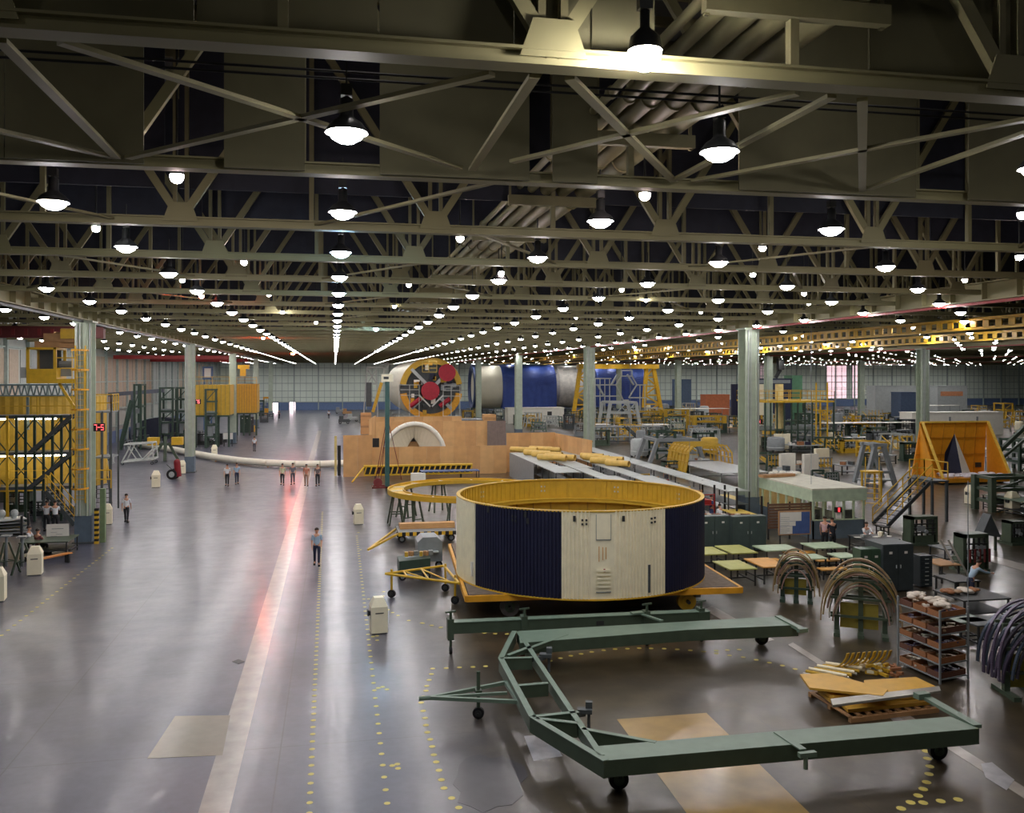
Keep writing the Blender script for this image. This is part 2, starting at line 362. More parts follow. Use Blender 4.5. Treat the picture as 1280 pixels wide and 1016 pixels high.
# ---------------------------------------------------------------- roof trusses
TY0, TS, TH = 9.13, 5.552, 4.4
HN = 2.73; XN = 2.23      # node half spacing, one bottom node
def truss(k):
    y = TY0+k*TS; z = ZB; zt = z+TH
    lab = ('olive painted roof truss, %s from the camera' % ORD[k]) if k < 8 else 'roof truss among the many far rows of trusses'
    t = thing('roof_truss', lab, 'truss', (0, y, z), 0, 'roof trusses')
    x1 = 60 if k < 3 else (110 if k < 9 else XE-1)
    b = MB(); b.bx(XW+.4, x1, y-.14, y+.14, z, z+.035).bx(XW+.4, x1, y-.02, y+.02, z+.035, z+.17).bx(XW+.4, x1, y-.1, y+.1, z+.17, z+.2); b.build('bottom_chord', STEEL, t)
    b = MB(); b.bx(XW+.4, x1, y-.12, y+.12, zt, zt+.18); b.build('top_chord', STEEL2, t)
    near = k < 3
    n0 = int((-28-XN)/(2*HN)); web = MB(); i = n0
    while XN+i*2*HN < x1-3:
        xb = XN+i*2*HN; pa = (xb, y, z+.15)
        for s in (-1, 1):
            if xb+s*HN < XW+1: continue
            if near and -14 < xb < 27:
                d = MB(); d.bar(pa, (xb+s*HN, y, zt), .12, .16); d.build('diagonal_brace', STEEL, t)
            else: web.bar(pa, (xb+s*HN, y, zt), .12, .16)
        if near and -14 < xb < 27:
            d = MB(); d.bx(xb-.16, xb-.08, y-.06, y+.06, z+.2, zt).bx(xb+.08, xb+.16, y-.06, y+.06, z+.2, zt); d.build('vertical_post', STEEL2, t)
            d = MB(); d.bx(xb+HN-.05, xb+HN+.05, y-.06, y+.06, z+.2, zt); d.build('vertical_post', STEEL2, t)
        else:
            web.bx(xb-.16, xb-.08, y-.06, y+.06, z+.2, zt).bx(xb+.08, xb+.16, y-.06, y+.06, z+.2, zt).bx(xb+HN-.05, xb+HN+.05, y-.06, y+.06, z+.2, zt)
        if k < 4 and -14 < xb < 27:
            gs = MB(); gs.slab([(xb-.36, z+.1), (xb+.36, z+.1), (xb+.22, z+.5), (xb-.22, z+.5)], 'y', y-.09, y-.07); gs.build('gusset_plate', STEEL, t)
        elif k < 12: web.slab([(xb-.36, z+.1), (xb+.36, z+.1), (xb+.22, z+.5), (xb-.22, z+.5)], 'y', y-.09, y-.07)
        i += 1
    if web.v: web.build('web_bracing', STEEL2, t)
    # cladding panels hung behind the nearest trusses
    if k in (0, 1):
        spans = [(-400, 190), (285, 383), (472, 653), (680, 735), (905, 1120), (1183, 1700)] if k == 1 else [(-400, 245), (247, 472), (473, 640), (640, 735), (736, 815), (1080, 1800)]
        for a, c in spans:
            xa_, xc = XY(a, y+.3) if a > -400 else XW+1, XY(c, y+.3)
            n = max(1, int((xc-xa_)/1.9)); w = (xc-xa_)/n
            for q in range(n):
                d = MB(); yo = -.3 if k else .2; d.bx(xa_+q*w+.008, xa_+(q+1)*w-.008, y+yo, y+yo+.04, z+(.0 if k else .25), zt+.15); d.build('cladding_panel', OLIVE, t)
    elif k in (2, 3):
        for (xa_, xc) in ((-20, -9), (-8.7, -3.6), (-3.3, 2.0), (2.3, 7.5), (7.9, 13.0), (13.3, 18.6), (19, 30)):
            d = MB(); d.bx(xa_, xc, y+.2, y+.24, z+(.85 if k == 2 else 1.2), zt); d.build('cladding_panel', NAVYP, t)
    elif k in (5, 9, 14):
        d = MB(); d.bx(XW+1, 60, y+.2, y+.24, z+1.4, zt); d.build('cladding_panel', NAVYP, t)
    return t
for k in range(-1, 41):
    if k < 0: continue
    truss(k)
# sloping braces in the plane of the bottom chords, between the first two trusses
BR = [((75, 52), (575, 210)), ((160, 197), (615, 92)), ((640, 202), (997, 116)), ((712, 97), (842, 226)), ((845, 224), (1040, 120)), ((1085, 236), (1285, 165)), ((866, 226), (1290, 148)), ((-60, 150), (140, 196)), ((0, 50), (146, 197)), ((668, 95), (590, 212)), ((1078, 124), (1078, 238))]
for i, (a, c) in enumerate(BR):
    b = MB(); b.bar(G3(*a, ZB+.05), G3(*c, ZB+.05), .12, .05)
    nm = ['at top left', 'crossing it at top left', 'in the middle behind the bright bulb', 'short steep', 'at top right by the dish lamp', 'at far right edge, steeper', 'at far right edge, flatter', 'at far left edge', 'steep, at top left corner', 'steep, near top centre', 'straight, at top right'][i]
    single('lateral_brace', b, STEEL, 'flat diagonal brace between the two nearest trusses, %s' % nm, 'brace', 'lateral braces')
for k in range(1, 9):
    y = TY0+k*TS
    for xx in (-8, 3, 14):
        b = MB(); s = 1 if (k+xx) % 2 else -1
        b.bar((xx, y, ZB+.12), (xx+s*3.4, y+TS, ZB+.12), .1, .05)
        single('lateral_brace', b, STEEL2, 'flat diagonal brace between far bottom chords of the roof', 'brace', 'lateral braces far')
# pipes running under the roof
for k, (X, r, z) in enumerate(((4.22, .07, 13.4), (4.5, .1, 13.36), (4.85, .15, 13.36), (5.25, .17, 13.36), (5.75, .23, 13.38))):
    b = MB(); b.cyl((X, -4, z), (X, 62, z), r, 16)
    for q in range(0, 14): b.cyl((X, TY0+q*4.1-4, z), (X, TY0+q*4.1-3.9, z), r+.03, 16)
    single('overhead_pipe', b, STEEL, 'olive pipe under the roof, %s of the five from the left' % ('thinnest and first', 'thin second', 'third and middle', 'fourth', 'thickest and last')[k], 'pipe', 'overhead pipes')
for k in range(0, 11):
    y = TY0+k*TS; b = MB(); b.bx(3.9, 6.1, y-.12, y+.02, 12.92, 13.14)
    b.bar((3.95, y, 12.9), (3.95, y, ZR), .05).bar((6.05, y, 12.9), (6.05, y, ZR), .05)
    single('pipe_hanger', b, STEEL2, 'steel trapeze carrying the five pipes at the %s truss' % (ORD[k]), 'hanger', 'pipe hangers')
# thin cable runs
for k, (y, z) in enumerate(((12.3, 13.1), (12.35, 13.02), (17.9, 13.1))):
    b = MB(); b.cyl((XW+1, y, z), (50, y, z-.02), .018, 6)
    single('power_cable', b, BLACK, 'thin black cable strung across under the roof, %s' % ('upper of the pair', 'lower of the pair', 'one row farther back')[k], 'cable')
# castellated yellow crane runways in the right hand bay
for k, x in enumerate((34.5, 46.0)):
    t = thing('crane_runway', 'yellow pierced crane runway beam in the right bay, %s' % ('nearer the big cylinder', 'farther right'), 'girder', (x, 100, 11.5)) if 0 else thing('crane_runway', 'yellow pierced crane runway beam in the right bay, ' + ('nearer the big cylinder', 'farther right')[k], 'girder', (x, 100, 11.5))
    b = MB(); b.bx(x-.2, x+.2, 30, 200, 11.5, 11.56).bx(x-.2, x+.2, 30, 200, 12.1, 12.16)
    b.bx(x-.03, x+.03, 30, 200, 11.56, 11.66).bx(x-.03, x+.03, 30, 200, 12.0, 12.1)
    y = 30.
    while y < 150: b.bx(x-.03, x+.03, y, y+.45, 11.6, 12.05); y += .95
    b.build('girder', YEL, t)
# ---------------------------------------------------------------- lamps
LX0, LD, LY0, LZ = -4.82, 4.964, 11.37, 12.02
LAMPC = (1.0, .93, .86)
BULB = emit('lamp_glass', (1.0, .945, .93), 122, True); BULBF = emit('lamp_glass_far', (1.0, .96, .965), 150, True); BULBB = emit('lamp_glass_blue', (.45, .75, 1.0), 300, True)
BULBP = emit('lamp_glass_pink', (1.0, .78, .74), 260, True); BULBR = emit('lamp_glass_red', (1.0, .10, .04), 420, True)
BULBW = emit('lamp_glass_bright', (1.0, .94, .9), 300, True)
SHADE = mat('lamp_shade', (40, 42, 44), .4)
def shade_mb(b, c=(0, 0, 0), n=16):
    b.lathe([(.27, 0), (.265, .03), (.2, .12), (.11, .18), (.085, .22), (.085, .42), (.02, .46)], c, n); return b
def dish(label, loc, bulb=BULB, parts=True, r=1.0):
    if parts:
        t = thing('pendant_lamp', label, 'lamp', loc, 0, 'dish pendant lamps'); t.scale = (r, r, r)
        b = MB(); shade_mb(b); b.build('lamp_shade', SHADE, t, True)
        b = MB(); b.lathe([(.001, -.13), (.1, -.115), (.19, -.06), (.24, .02)], n=16); b.build('bulb', bulb, t, True)
        b = MB(); b.bx(-.07, .07, -.07, .07, .46, .6); b.cyl((0, 0, .6), (0, 0, 1.02), .015, 6); b.build('hanger', SHADE, t, True)
        return t
    b = MB(); bulb = BULBF; shade_mb(b, n=10); b.cyl((0, 0, .42), (0, 0, 1.0), .03, 5); b.m(1).lathe([(.001, -.12), (.15, -.08), (.235, .02)], n=8)
    o = b.build('pendant_lamp', [SHADE, bulb], None, True); o.location = loc
    return tag(o, label, 'lamp', 'dish pendant lamps')
special = {(1, 2): BULBB, (1, 4): BULBB}
d0 = dish('x', (0, 0, -50)); d1 = dish('x', (0, 0, -50), parts=False)
cand = []
for i in range(-4, 39):
    for j in range(0, 41):
        x, y = LX0+i*LD, LY0+j*TS
        if x < XW+1.5: continue
        d = DEP(x, y); l = CA*x-SA*y
        if d < 5 or abs(l/d*F) > 660: continue
        if i > 6 and (i*7+j*3) % 5 == 0: continue
        cand.append((d, i, j, x, y))
cand.sort()
rest = []
rows = {-4: 'leftmost', -3: 'second leftmost', -2: 'row left of the left girder'}
for q, (d, i, j, x, y) in enumerate(cand):
    if i > 6: x += ((i*13+j*7) % 5-2)*.5; y += ((i*5+j*11) % 5-2)*.55
    if q < 240:
        if d < 60:
            lab = 'dish lamp, %s one back in %s' % (ORD[j] if j < 12 else 'far', ('the %s ceiling row left of the blue lamps' % ORD[-i].replace('nearest', 'first') if i < 1 else ('the ceiling row with the blue lamps' if i == 1 else 'the %s ceiling row right of the blue lamps' % (ORD[i-2].replace('nearest', 'first') if i-2 < 12 else 'far'))))
            if (i, j) in special: t = dish(lab+', glowing blue', (x, y, LZ), special[i, j])
            else: t = dup(d0, (x, y, LZ), label=lab)
        else:
            t = dup(d1, (x, y, LZ), label='small far dish lamp in the receding rows of ceiling lights', group='far dish pendant lamps')
    else: rest.append((x, y))
for o in list(d0.children)+[d0, d1]: bpy.data.objects.remove(o)
b = MB()
for x, y in rest:
    b.m(0).lathe([(.27, 0), (.2, .12), (.085, .22), (.02, .46)], (x, y, LZ), 6)
    b.m(1).lathe([(.001, -.02), (.235, .02)], (x, y, LZ), 6)
tag(b.build('distant_lamps', [SHADE, BULBF]), 'countless tiny ceiling lamps over the farthest right bays', 'lamps', kind='stuff')
def bulb_lamp(label, px, py, m, r=.1, z=12.25, group='bare bulb lamps'):
    p = G3(px, py, z)
    t = thing('bulb_lamp', label, 'lamp', p, 0, group)
    b = MB(); b.ball((0, 0, 0), r, 12); b.build('bulb', m, t, True)
    b = MB(); b.lathe([(r*1.05, .03), (r*.9, r), (.05, r*1.6), (.05, r*2.6), (.01, r*2.7)], n=12); b.cyl((0, 0, r*2.6), (0, 0, ZR-z-.25), .02, 6); b.build('socket', SHADE, t, True)
    return t
bl = bulb_lamp('very bright bare bulb hanging at top centre right', 806, 68, BULBW, .17)
b = MB(); b.bx(-.07, .07, -.05, .05, .45, 2.6); b.build('hanging_bracket', DARK, bl, True)
NB = [(221, 221, 'upper left below the wide truss chord', BULBP, .11), (806, 244, 'middle right on the same line as the brightest bulb', BULBP, .1), (575, 298, 'top centre above the plastic-covered stages', BULBP, .09),
      (120, 285, 'far left above the crane cab', BULBW, .09), (953, 310, 'above the near right column', BULBP, .09), (305, 328, 'left of the blue lamps', BULBP, .09), (336, 368, 'left of the blue lamps, lower', BULBW, .09),
      (252, 370, 'red glowing left', BULBR, .1), (329, 422, 'orange red glowing one farther down the aisle', BULBR, .16), (470, 411, 'blue white flare in the middle distance', BULBB, .16),
      (941, 343, 'right of centre near the column top', BULBW, .09), (1206, 350, 'at far right above the girder', BULBP, .09), (511, 356, 'center left third row', BULBW, .09), (627, 341, 'beside a dish lamp at centre', BULBP, .09),
      (777, 362, 'centre right small', BULBW, .09), (808, 375, 'centre right a little lower', BULBW, .09), (1005, 367, 'left of the right bay dish lamp', BULBW, .09), (1011, 379, 'just below its neighbour in the right bay', BULBW, .09),
      (228, 350, 'left, beside the third left dish lamp', BULBW, .09), (353, 390, 'over the aisle left of the blue row', BULBW, .09), (395, 403, 'over the aisle farther off', BULBW, .1), (493, 383, 'centre left fourth row', BULBW, .09), (720, 397, 'centre right fourth row', BULBW, .09), (876, 390, 'just left of the near right column top', BULBW, .09), (1278, 268, 'at right edge, upper', BULBW, .1), (1274, 321, 'at right edge, lower', BULBP, .1)]
for i in (-1, 0, 1, 2, 3, 4):
    pass
for i, (x, y) in enumerate(((-7, 11.9), (0.5, 12.1), (8.0, 11.9), (15, 12.0))):
    t = dup(bl, (x, y, 14.6), label='unseen fill bulb added high between the first two trusses, %s from the left' % ORD[i]); t.scale = (.36,)*3  # added lamps, hidden by cladding, to brighten the second truss's panels
for i, x in enumerate((-7, 3, 13)):
    t = dup(bl, (x, 3.2, 14.4), label='unseen fill bulb added above the viewpoint, %s of three' % ORD[i]); t.scale = (.42,)*3  # added out of frame to brighten the nearest truss's panels
for px, py, nm, m, r in NB: bulb_lamp('small bare bulb lamp, %s' % nm, px, py, m, r)
rl = bulb_lamp('red lamp glowing far down the aisle above the white tube', 366, 441, BULBR, .3)
# ================================================================ the big corrugated cylinder on its trailer
gx, gy = G(724, 742, 1.15)   # line of sight under the middle of the front rim
# centre: middle sight line at the depth that gives a 10.06 m cylinder its 307 pixels
dC = 10.06*F/307*1.004; lC = (724-640)/F*dC
RC = (SA*dC+CA*lC, CA*dC-SA*lC); RR = 5.03; RZ0, RZ1 = 1.02, 4.17
def ring_angle(px):
    """angle on the cylinder's near side met by the sight line of a pixel column"""
    t = (px-640)/F; dx, dy = SA+t*CA, CA-t*SA; n = math.hypot(dx, dy); dx /= n; dy /= n
    b_ = -(dx*RC[0]+dy*RC[1]); c_ = RC[0]**2+RC[1]**2-RR**2; q = b_*b_-c_
    s = -b_-math.sqrt(max(q, 0)); return math.atan2(s*dy-RC[1], s*dx-RC[0])
A = [ring_angle(p) for p in (594, 702, 831)]
A = [a % (2*pi) for a in A]
seg = [(A[0]-radians(70), A[0], 0), (A[0], A[1], 1), (A[1], A[2], 0), (A[2], A[2]+radians(62), 1), (A[2]+radians(62), A[0]-radians(70)+2*pi, 0)]
ring = thing('corrugated_cylinder', 'huge open corrugated cylinder, white and navy outside, yellow inside, on a trailer', 'rocket section', (*RC, RZ0))
NR = 230; da = (A[2]-ring_angle(738) % (2*pi))
flat0, flat1 = ring_angle(737.5) % (2*pi), ring_angle(768.5) % (2*pi)
for (a0, a1, c) in seg:
    b = MB(); n = int((a1-a0)/(2*pi)*NR*6); P = []
    for i in range(n+1):
        a = a0+(a1-a0)*i/n; ph = (a*NR/(2*pi)) % 1
        inflat = c == 0 and flat0 < a < flat1
        r = RR-.035+(0.0 if inflat else (.05 if ph < .5 else 0.0))
        P.append((RC[0]+r*cos(a), RC[1]+r*sin(a)))
    for z0, z1 in ((RZ0, RZ1),):
        vs_ = [(x, y, z0) for x, y in P]+[(x, y, z1) for x, y in P]; m = len(P)
        b.add(vs_, [(i, i+1, m+i+1, m+i) for i in range(m-1)])
    b.build('navy_panel' if c else 'white_panel', NAVY if c else CREAM, ring)
def arcband(b, r0, r1, z0, z1, n=96, a0=0., a1=2*pi, c=RC):
    for i in range(n):
        p, q = a0+(a1-a0)*i/n, a0+(a1-a0)*(i+1)/n
        vs_ = [(c[0]+r*cos(t), c[1]+r*sin(t), z) for t in (p, q) for r, z in ((r0, z0), (r1, z0), (r1, z1), (r0, z1))]
        b.add(vs_, [(0, 4, 5, 1), (1, 5, 6, 2), (2, 6, 7, 3), (3, 7, 4, 0)])
    return b
b = arcband(MB(), RR-.085, RR-.04, RZ0, RZ1); b.build('inner_skin', OCH, ring)
b = MB(); arcband(b, RR-.14, RR+.01, RZ1-.03, RZ1+.02); b.build('top_rim', OCH, ring)
b = MB(); arcband(b, RR-.12, RR+.02, RZ0-.02, RZ0+.03); b.build('bottom_rim', YEL, ring)
b = MB()
for z, w in ((RZ1-.88, .5), (RZ0+1.35, .4), (RZ0+.6, .4)):
    arcband(b, RR-w, RR-.08, z-.02, z+.02); arcband(b, RR-w, RR-w+.03, z-.12, z+.02)
b.build('ring_frame', OCH, ring)
b = MB()
for k in range(120):
    a = k*2*pi/120; b.box((RC[0]+(RR-.1)*cos(a), RC[1]+(RR-.1)*sin(a), RZ1-.45), (.03, .025, .8), a)
b.build('inner_stringers', OCH, ring)
b = MB()
for k in range(36):
    a = k*2*pi/36; b.box((RC[0]+(RR-.12)*cos(a), RC[1]+(RR-.12)*sin(a), RZ0+1.1), (.08, .03, 2.1), a)
b.build('inner_posts', mat('dull_zinc_chromate', (170, 138, 50), .6), ring)
b = MB()
for k in range(9):     # groups of four bolt holes on the inside
    a = k*2*pi/9+.25
    for u in (-.016, .016):
        for z in (-.1, .1): b.box((RC[0]+(RR-.087)*cos(a+u), RC[1]+(RR-.087)*sin(a+u), RZ1-.42+z), (.01, .07, .07), a)
b.build('bolt_pad', LGREY, ring)
def onring(px, z, w, h, t=.03, off=.03):
    a = ring_angle(px); r = RR+off
    return ((RC[0]+r*cos(a), RC[1]+r*sin(a), z), (t, w, h), a)
def zring(px, py):
    a = ring_angle(px); x, y = RC[0]+RR*cos(a), RC[1]+RR*sin(a); return EYE+(YH-py)/F*DEP(x, y)
b = MB()
for px, py in ((718, 648), (779, 648), (611, 637), (657, 643), (660, 651), (866, 636)):
    b.box(*onring(px, zring(px, py), .1, .2))
b.build('vent_slot', DARK, ring)
b = MB()
for px, py in ((728, 650), (733, 650), (728, 655), (733, 655), (814, 648), (818, 647), (814, 653), (818, 652), (641, 645), (645, 646), (641, 650), (645, 651)):
    b.box(*onring(px, zring(px, py), .07, .07))
b.build('bolt_hole', DARK, ring)
# the service hatch on the plain strip: frame lines, louvred steps, faded orange lettering bars
am = (flat0+flat1)/2; zc = lambda py: zring(753, py)
def hatch(name, px0, px1, py0, py1, m, t=.012, off=-.02):
    b = MB(); n = 3
    for i in range(n):
        p, q = px0+(px1-px0)*i/n, px0+(px1-px0)*(i+1)/n
        a0_, a1_ = ring_angle(p) % (2*pi), ring_angle(q) % (2*pi)
        arcband(b, RR+off, RR+off+t, zc(py1), zc(py0), 1, a0_, a1_)
    return b.build(name, m, ring)
hatch('hatch_cover', 745, 764, 643, 674, CREAM)
hatch('hatch_edge', 745, 745.6, 643, 675, GREY, .02); hatch('hatch_edge', 763.4, 764, 643, 675, GREY, .02); hatch('hatch_edge', 745, 764, 674.5, 675.4, GREY, .02)
for y in (712, 717, 722, 727, 732): hatch('louvre', 746, 763, y, y+2.5, CREAM, .06)
hatch('louvre_frame', 745, 764, 739.6, 740.6, GREY, .03)
hatch('step_frame', 744, 745, 710, 741, CREAM, .05); hatch('step_frame', 763.5, 764.5, 710, 741, CREAM, .05)
for x0, y0, y1 in ((748.3, 683, 702), (753, 684, 700), (757, 684, 699)): hatch('faded_lettering', x0, x0+1.2, y0, y1, mat('faded_orange_print', (214, 170, 110), .6), .008)
hatch('red_latch', 754.6, 756.4, 711, 715, RED, .05)
b = MB(); b.box(*onring(811, zring(811, 723), .09, 1.0)); b.build('cable_slot', DGREY, ring)
b = MB(); b.box(*onring(592, zring(592, 706), .07, .25, .12, .06)); b.box(*onring(592, zring(592, 714), .05, .35, .08, .06)); b.build('tie_down_bracket', WHITE, ring)
# trailer
PL = [G(583, 745, .98), G(927, 734, .98)]
ux, uy = PL[1][0]-PL[0][0], PL[1][1]-PL[0][1]; ul = math.hypot(ux, uy); ux /= ul; uy /= ul
nx, ny = -uy, ux
if ny < 0: nx, ny = -nx, -ny
LW, DW = ul, 10.2
TR0 = PL[0]
def TP(u, v, z=0.): return (TR0[0]+ux*u+nx*v, TR0[1]+uy*u+ny*v, z)
ta = math.atan2(uy, ux)
tr = thing('transport_trailer', 'low wheeled trailer with worn wooden deck and yellow edge beam under the big cylinder', 'trailer', TP(LW/2, DW/2))
b = MB(); b.prism([TP(*p)[:2] for p in ((.1, .1), (LW-.1, .1), (LW-.1, DW), (.1, DW))], .9, 1.0); b.build('wooden_deck', DWOOD, tr)
b = MB(); b.bar(TP(0, 0, .88), TP(LW, 0, .88), .12, .22).bar(TP(0, DW, .88), TP(LW, DW, .88), .12, .22).bar(TP(0, 0, .88), TP(0, DW, .88), .12, .22).bar(TP(LW, 0, .88), TP(LW, DW, .88), .12, .22); b.build('edge_beam', ORG, tr)
b = MB()
for v in (1.5, 5, 8.5): b.bar(TP(.3, v, .75), TP(LW-.3, v, .75), .2, .3)
for u in (1.6, LW/2, LW-1.6): b.bar(TP(u, .3, .7), TP(u, DW-.2, .7), .2, .25)
b.build('underframe', DGREY, tr)
def wheel(parent, c, r, w, ax, tyre, hub, name='wheel'):
    """wheel standing at c (centre), axle direction ax; hub is a sub-part"""
    c = Vector(c); ax = Vector(ax).normalized()
    b = MB(); b.cyl(c-ax*w/2, c+ax*w/2, r, 20); o = b.build(name, tyre, parent)
    h = MB(); h.cyl(c-ax*(w/2+.03), c+ax*(w/2+.03), r*.55, 14); h.cyl(c-ax*(w/2+.06), c+ax*(w/2+.06), r*.18, 8)
    h2 = h.build('hub', hub, o, True)
    for v in h2.data.vertices: v.co -= Vector(parent.location)
    return o
TYRE = mat('grey_tyre', (96, 92, 92), .7)
axv = (nx, ny, 0)
uw = lambda px, py, z: ((G(px, py, z)[0]-TR0[0])*ux+(G(px, py, z)[1]-TR0[1])*uy)
for u, ty, hb in ((uw(639, 762, .36), TYRE, GREEN), (uw(860, 752, .36), YEL, YEL)):
    for v in (.75, DW-.8): wheel(tr, TP(u, v, .36), .36, .22, axv, ty, hb)
b = MB()
for u in (uw(639, 762, .36), uw(860, 752, .36)): b.cyl(TP(u, .4, .36), TP(u, DW-.4, .36), .07, 8).bar(TP(u, 1.0, .36), TP(u, 1.0, .8), .12)
b.build('axle', DARK, tr)
# ================================================================ green U-shaped transport frame in the foreground
ZT = .95
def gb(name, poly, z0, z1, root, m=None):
    b = MB(); b.prism(poly, z0, z1); b.m(1).prism([(x, y) for x, y in poly], z1, z1+.012); return b.build(name, [m or GREEN, GREENT], root)  # top face in paler green: overhead light put into the colour
fr = thing('transport_dolly', 'large U-shaped dark green steel dolly lying open on the foreground floor', 'dolly', (*G(900, 860, 0), 0))
def Q(px, py, z=ZT): return G(px, py, z)
front = [Q(757.5, 951), Q(1224, 911), Q(1188, 896), Q(747, 933)]
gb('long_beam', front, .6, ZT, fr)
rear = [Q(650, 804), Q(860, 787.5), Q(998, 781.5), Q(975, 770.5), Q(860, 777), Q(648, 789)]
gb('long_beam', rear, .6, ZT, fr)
b = MB()
A_, B_, C_, D_ = Q(643, 789), Q(626, 823), Q(665.5, 896), Q(757.5, 951); Ai, Di = Q(648, 790), Q(752, 945)
def fb(b, p, q, w=.1, h=.5, z=ZT): b.bar((*p, z-h/2), (*q, z-h/2), w, h)
for p, q in ((A_, B_), (B_, C_), (C_, D_)):
    b = MB(); fb(b, p, q, .12, .36); b.m(1).bar((*p, ZT+.01), (*q, ZT+.01), .16, .02); b.build('outer_rail', [GREEN, GREENT], fr)  # paler cap strips here and below paint overhead light onto the tops
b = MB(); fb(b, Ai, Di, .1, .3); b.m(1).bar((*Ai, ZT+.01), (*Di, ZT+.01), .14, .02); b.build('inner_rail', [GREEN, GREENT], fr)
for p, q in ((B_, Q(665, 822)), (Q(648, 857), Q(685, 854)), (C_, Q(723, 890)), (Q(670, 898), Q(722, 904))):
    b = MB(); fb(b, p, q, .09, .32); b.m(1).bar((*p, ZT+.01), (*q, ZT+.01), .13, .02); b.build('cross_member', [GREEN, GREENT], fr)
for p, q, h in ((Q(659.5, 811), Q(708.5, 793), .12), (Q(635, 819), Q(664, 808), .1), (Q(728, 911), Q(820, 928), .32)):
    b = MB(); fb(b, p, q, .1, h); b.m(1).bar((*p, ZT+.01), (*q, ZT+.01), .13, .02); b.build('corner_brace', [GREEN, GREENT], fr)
for nm, (px, py) in (('jack_bracket', (682, 818)), ('jack_bracket', (731, 887))):
    p = Q(px, py); b = MB(); b.box((p[0], p[1], ZT-.02), (.35, .22, .1), -.3).box((p[0]+.12, p[1]+.05, ZT+.1), (.16, .16, .16), -.3).bar((p[0]-.5, p[1]-.1, ZT-.08), (p[0], p[1], ZT-.08), .1, .12).cyl((p[0]+.1, p[1], ZT-.5), (p[0]+.1, p[1], ZT), .04, 8); b.build(nm, DGREY, fr)
p, q = Vector((*Q(971, 916), ZT+.02)), Vector((*Q(1004, 938), ZT+.02)); b = MB(); b.bar(p, q, .16, .03).box((q.x+.05, q.y-.08, ZT-.05), (.4, .12, .1), .05).cyl((q.x, q.y-.1, ZT-.35), (q.x, q.y-.1, ZT-.05), .05, 8); b.build('joint_plate', GREENT, fr)
p, q = Vector((*Q(1160, 873), ZT)), Vector((*Q(1222, 908), ZT)); b = MB(); b.bar(p, q, .22, .08).box((p.x-.1, p.y+.1, ZT+.05), (.35, .2, .14), .1); b.build('end_plate', GREENT, fr)
p, q = Vector((*Q(972, 771), ZT)), Vector((*Q(1002, 787), ZT)); b = MB(); b.bar(p, q, .2, .1).box((q.x, q.y-.05, ZT), (.32, .16, .12), .1); b.build('end_plate', GREENT, fr)
b = MB(); x, y = Q(859, 943, .78); b.box((x, y-.02, .78), (.06, .06, .2), .1); b.build('paper_tag', PAPER, fr)
x, y = Q(1062, 932, .78); b = MB(); b.box((x, y-.02, .78), (.22, .05, .12), .08); b.build('pad_eye', DARK, fr)
b = MB(); x, y = Q(643, 812, .7); b.box((x, y, .5), (.5, .4, .12), .4); b.build('control_box', mat('rust_red', (120, 76, 58), .7), fr)
for px, py in ((773, 973), (1172, 937), (952, 797)):
    x, y = G(px, py, .22); wheel(fr, (x, y, .22), .22, .12, (.08, 1, 0), BLACK, GREEN)
    b = MB(); b.bar((x, y+.14, .2), (x, y+.14, .6), .1, .05).bar((x, y-.1, .25), (x, y-.1, .6), .08, .04); b.build('caster_fork', DARK, fr)
# tow tongue
tip = G3(538, 872, .7); h1, h2 = G3(632, 853, .75), G3(648, 877, .75); hm = G3(634, 866, .75)
b = MB(); b.bar(tip, h1, .09, .09).bar(tip, h2, .09, .09).bar(h1, h2, .09, .09).bar(tip, hm, .07, .07).bar(h2, (*Q(668, 893), .7), .1, .1).bar(h1, (*Q(640, 845), .7), .1, .1); b.cyl((tip[0]-.3, tip[1], .7), tip, .06, 8); b.build('tow_tongue', GREENT, fr)
x, y, _ = G3(598, 865, .7); b = MB(); b.cyl((x, y, .3), (x, y, 1.25), .05, 8).box((x, y, .72), (.16, .2, .1)); b.build('jack_post', GREEN, fr)
wheel(fr, (x, y, .16), .15, .1, (.3, 1, 0), BLACK, DARK, 'caster_wheel')
# ---------------------------------------------------------------- second green beam behind it
ZS = 1.0
p0, p1 = G3(563, 778, ZS), G3(887, 764, ZS)
be = thing('jacking_beam', 'long low green box beam with four jack posts in front of the trailer', 'beam', ((p0[0]+p1[0])/2, (p0[1]+p1[1])/2, 0))
d = (Vector(p1)-Vector(p0)).normalized(); nn = Vector((-d.y, d.x, 0))
b = MB(); b.bar(Vector(p0)+nn*.12-Vector((0, 0, .19)), Vector(p1)+nn*.12-Vector((0, 0, .19)), .3, .36); b.m(1).bar(Vector(p0)+nn*.12+Vector((0, 0, .0)), Vector(p1)+nn*.12, .36, .025); b.build('box_beam', [GREEN, GREENT], be)  # paler strip paints overhead light on the beam's top
for px, py in ((563, 778), (655, 774), (808, 768), (876, 764)):
    c = Vector(G3(px, py, ZS))+nn*.12
    b = MB(); b.bx(c.x-.1, c.x+.1, c.y-.22, c.y+.1, .45, 1.12).cyl((c.x, c.y-.16, .12), (c.x, c.y-.16, 1.35), .045, 8).box((c.x, c.y-.16, 1.36), (.36, .06, .05), .3); b.build('jack_post', GREEN, be)
    b = MB(); b.cyl((c.x-.04, c.y-.16, .12), (c.x+.04, c.y-.16, .12), .12, 12).cyl((c.x, c.y-.16, .0), (c.x, c.y-.16, .14), .05, 8); b.build('foot_caster', BLACK, be)
for px in (704, 749): 
    c = Vector(G3(px, 775, .85)); b = MB(); b.box((c.x, c.y-.06, .78), (.26, .1, .14)); b.build('lifting_lug', DARK, be)
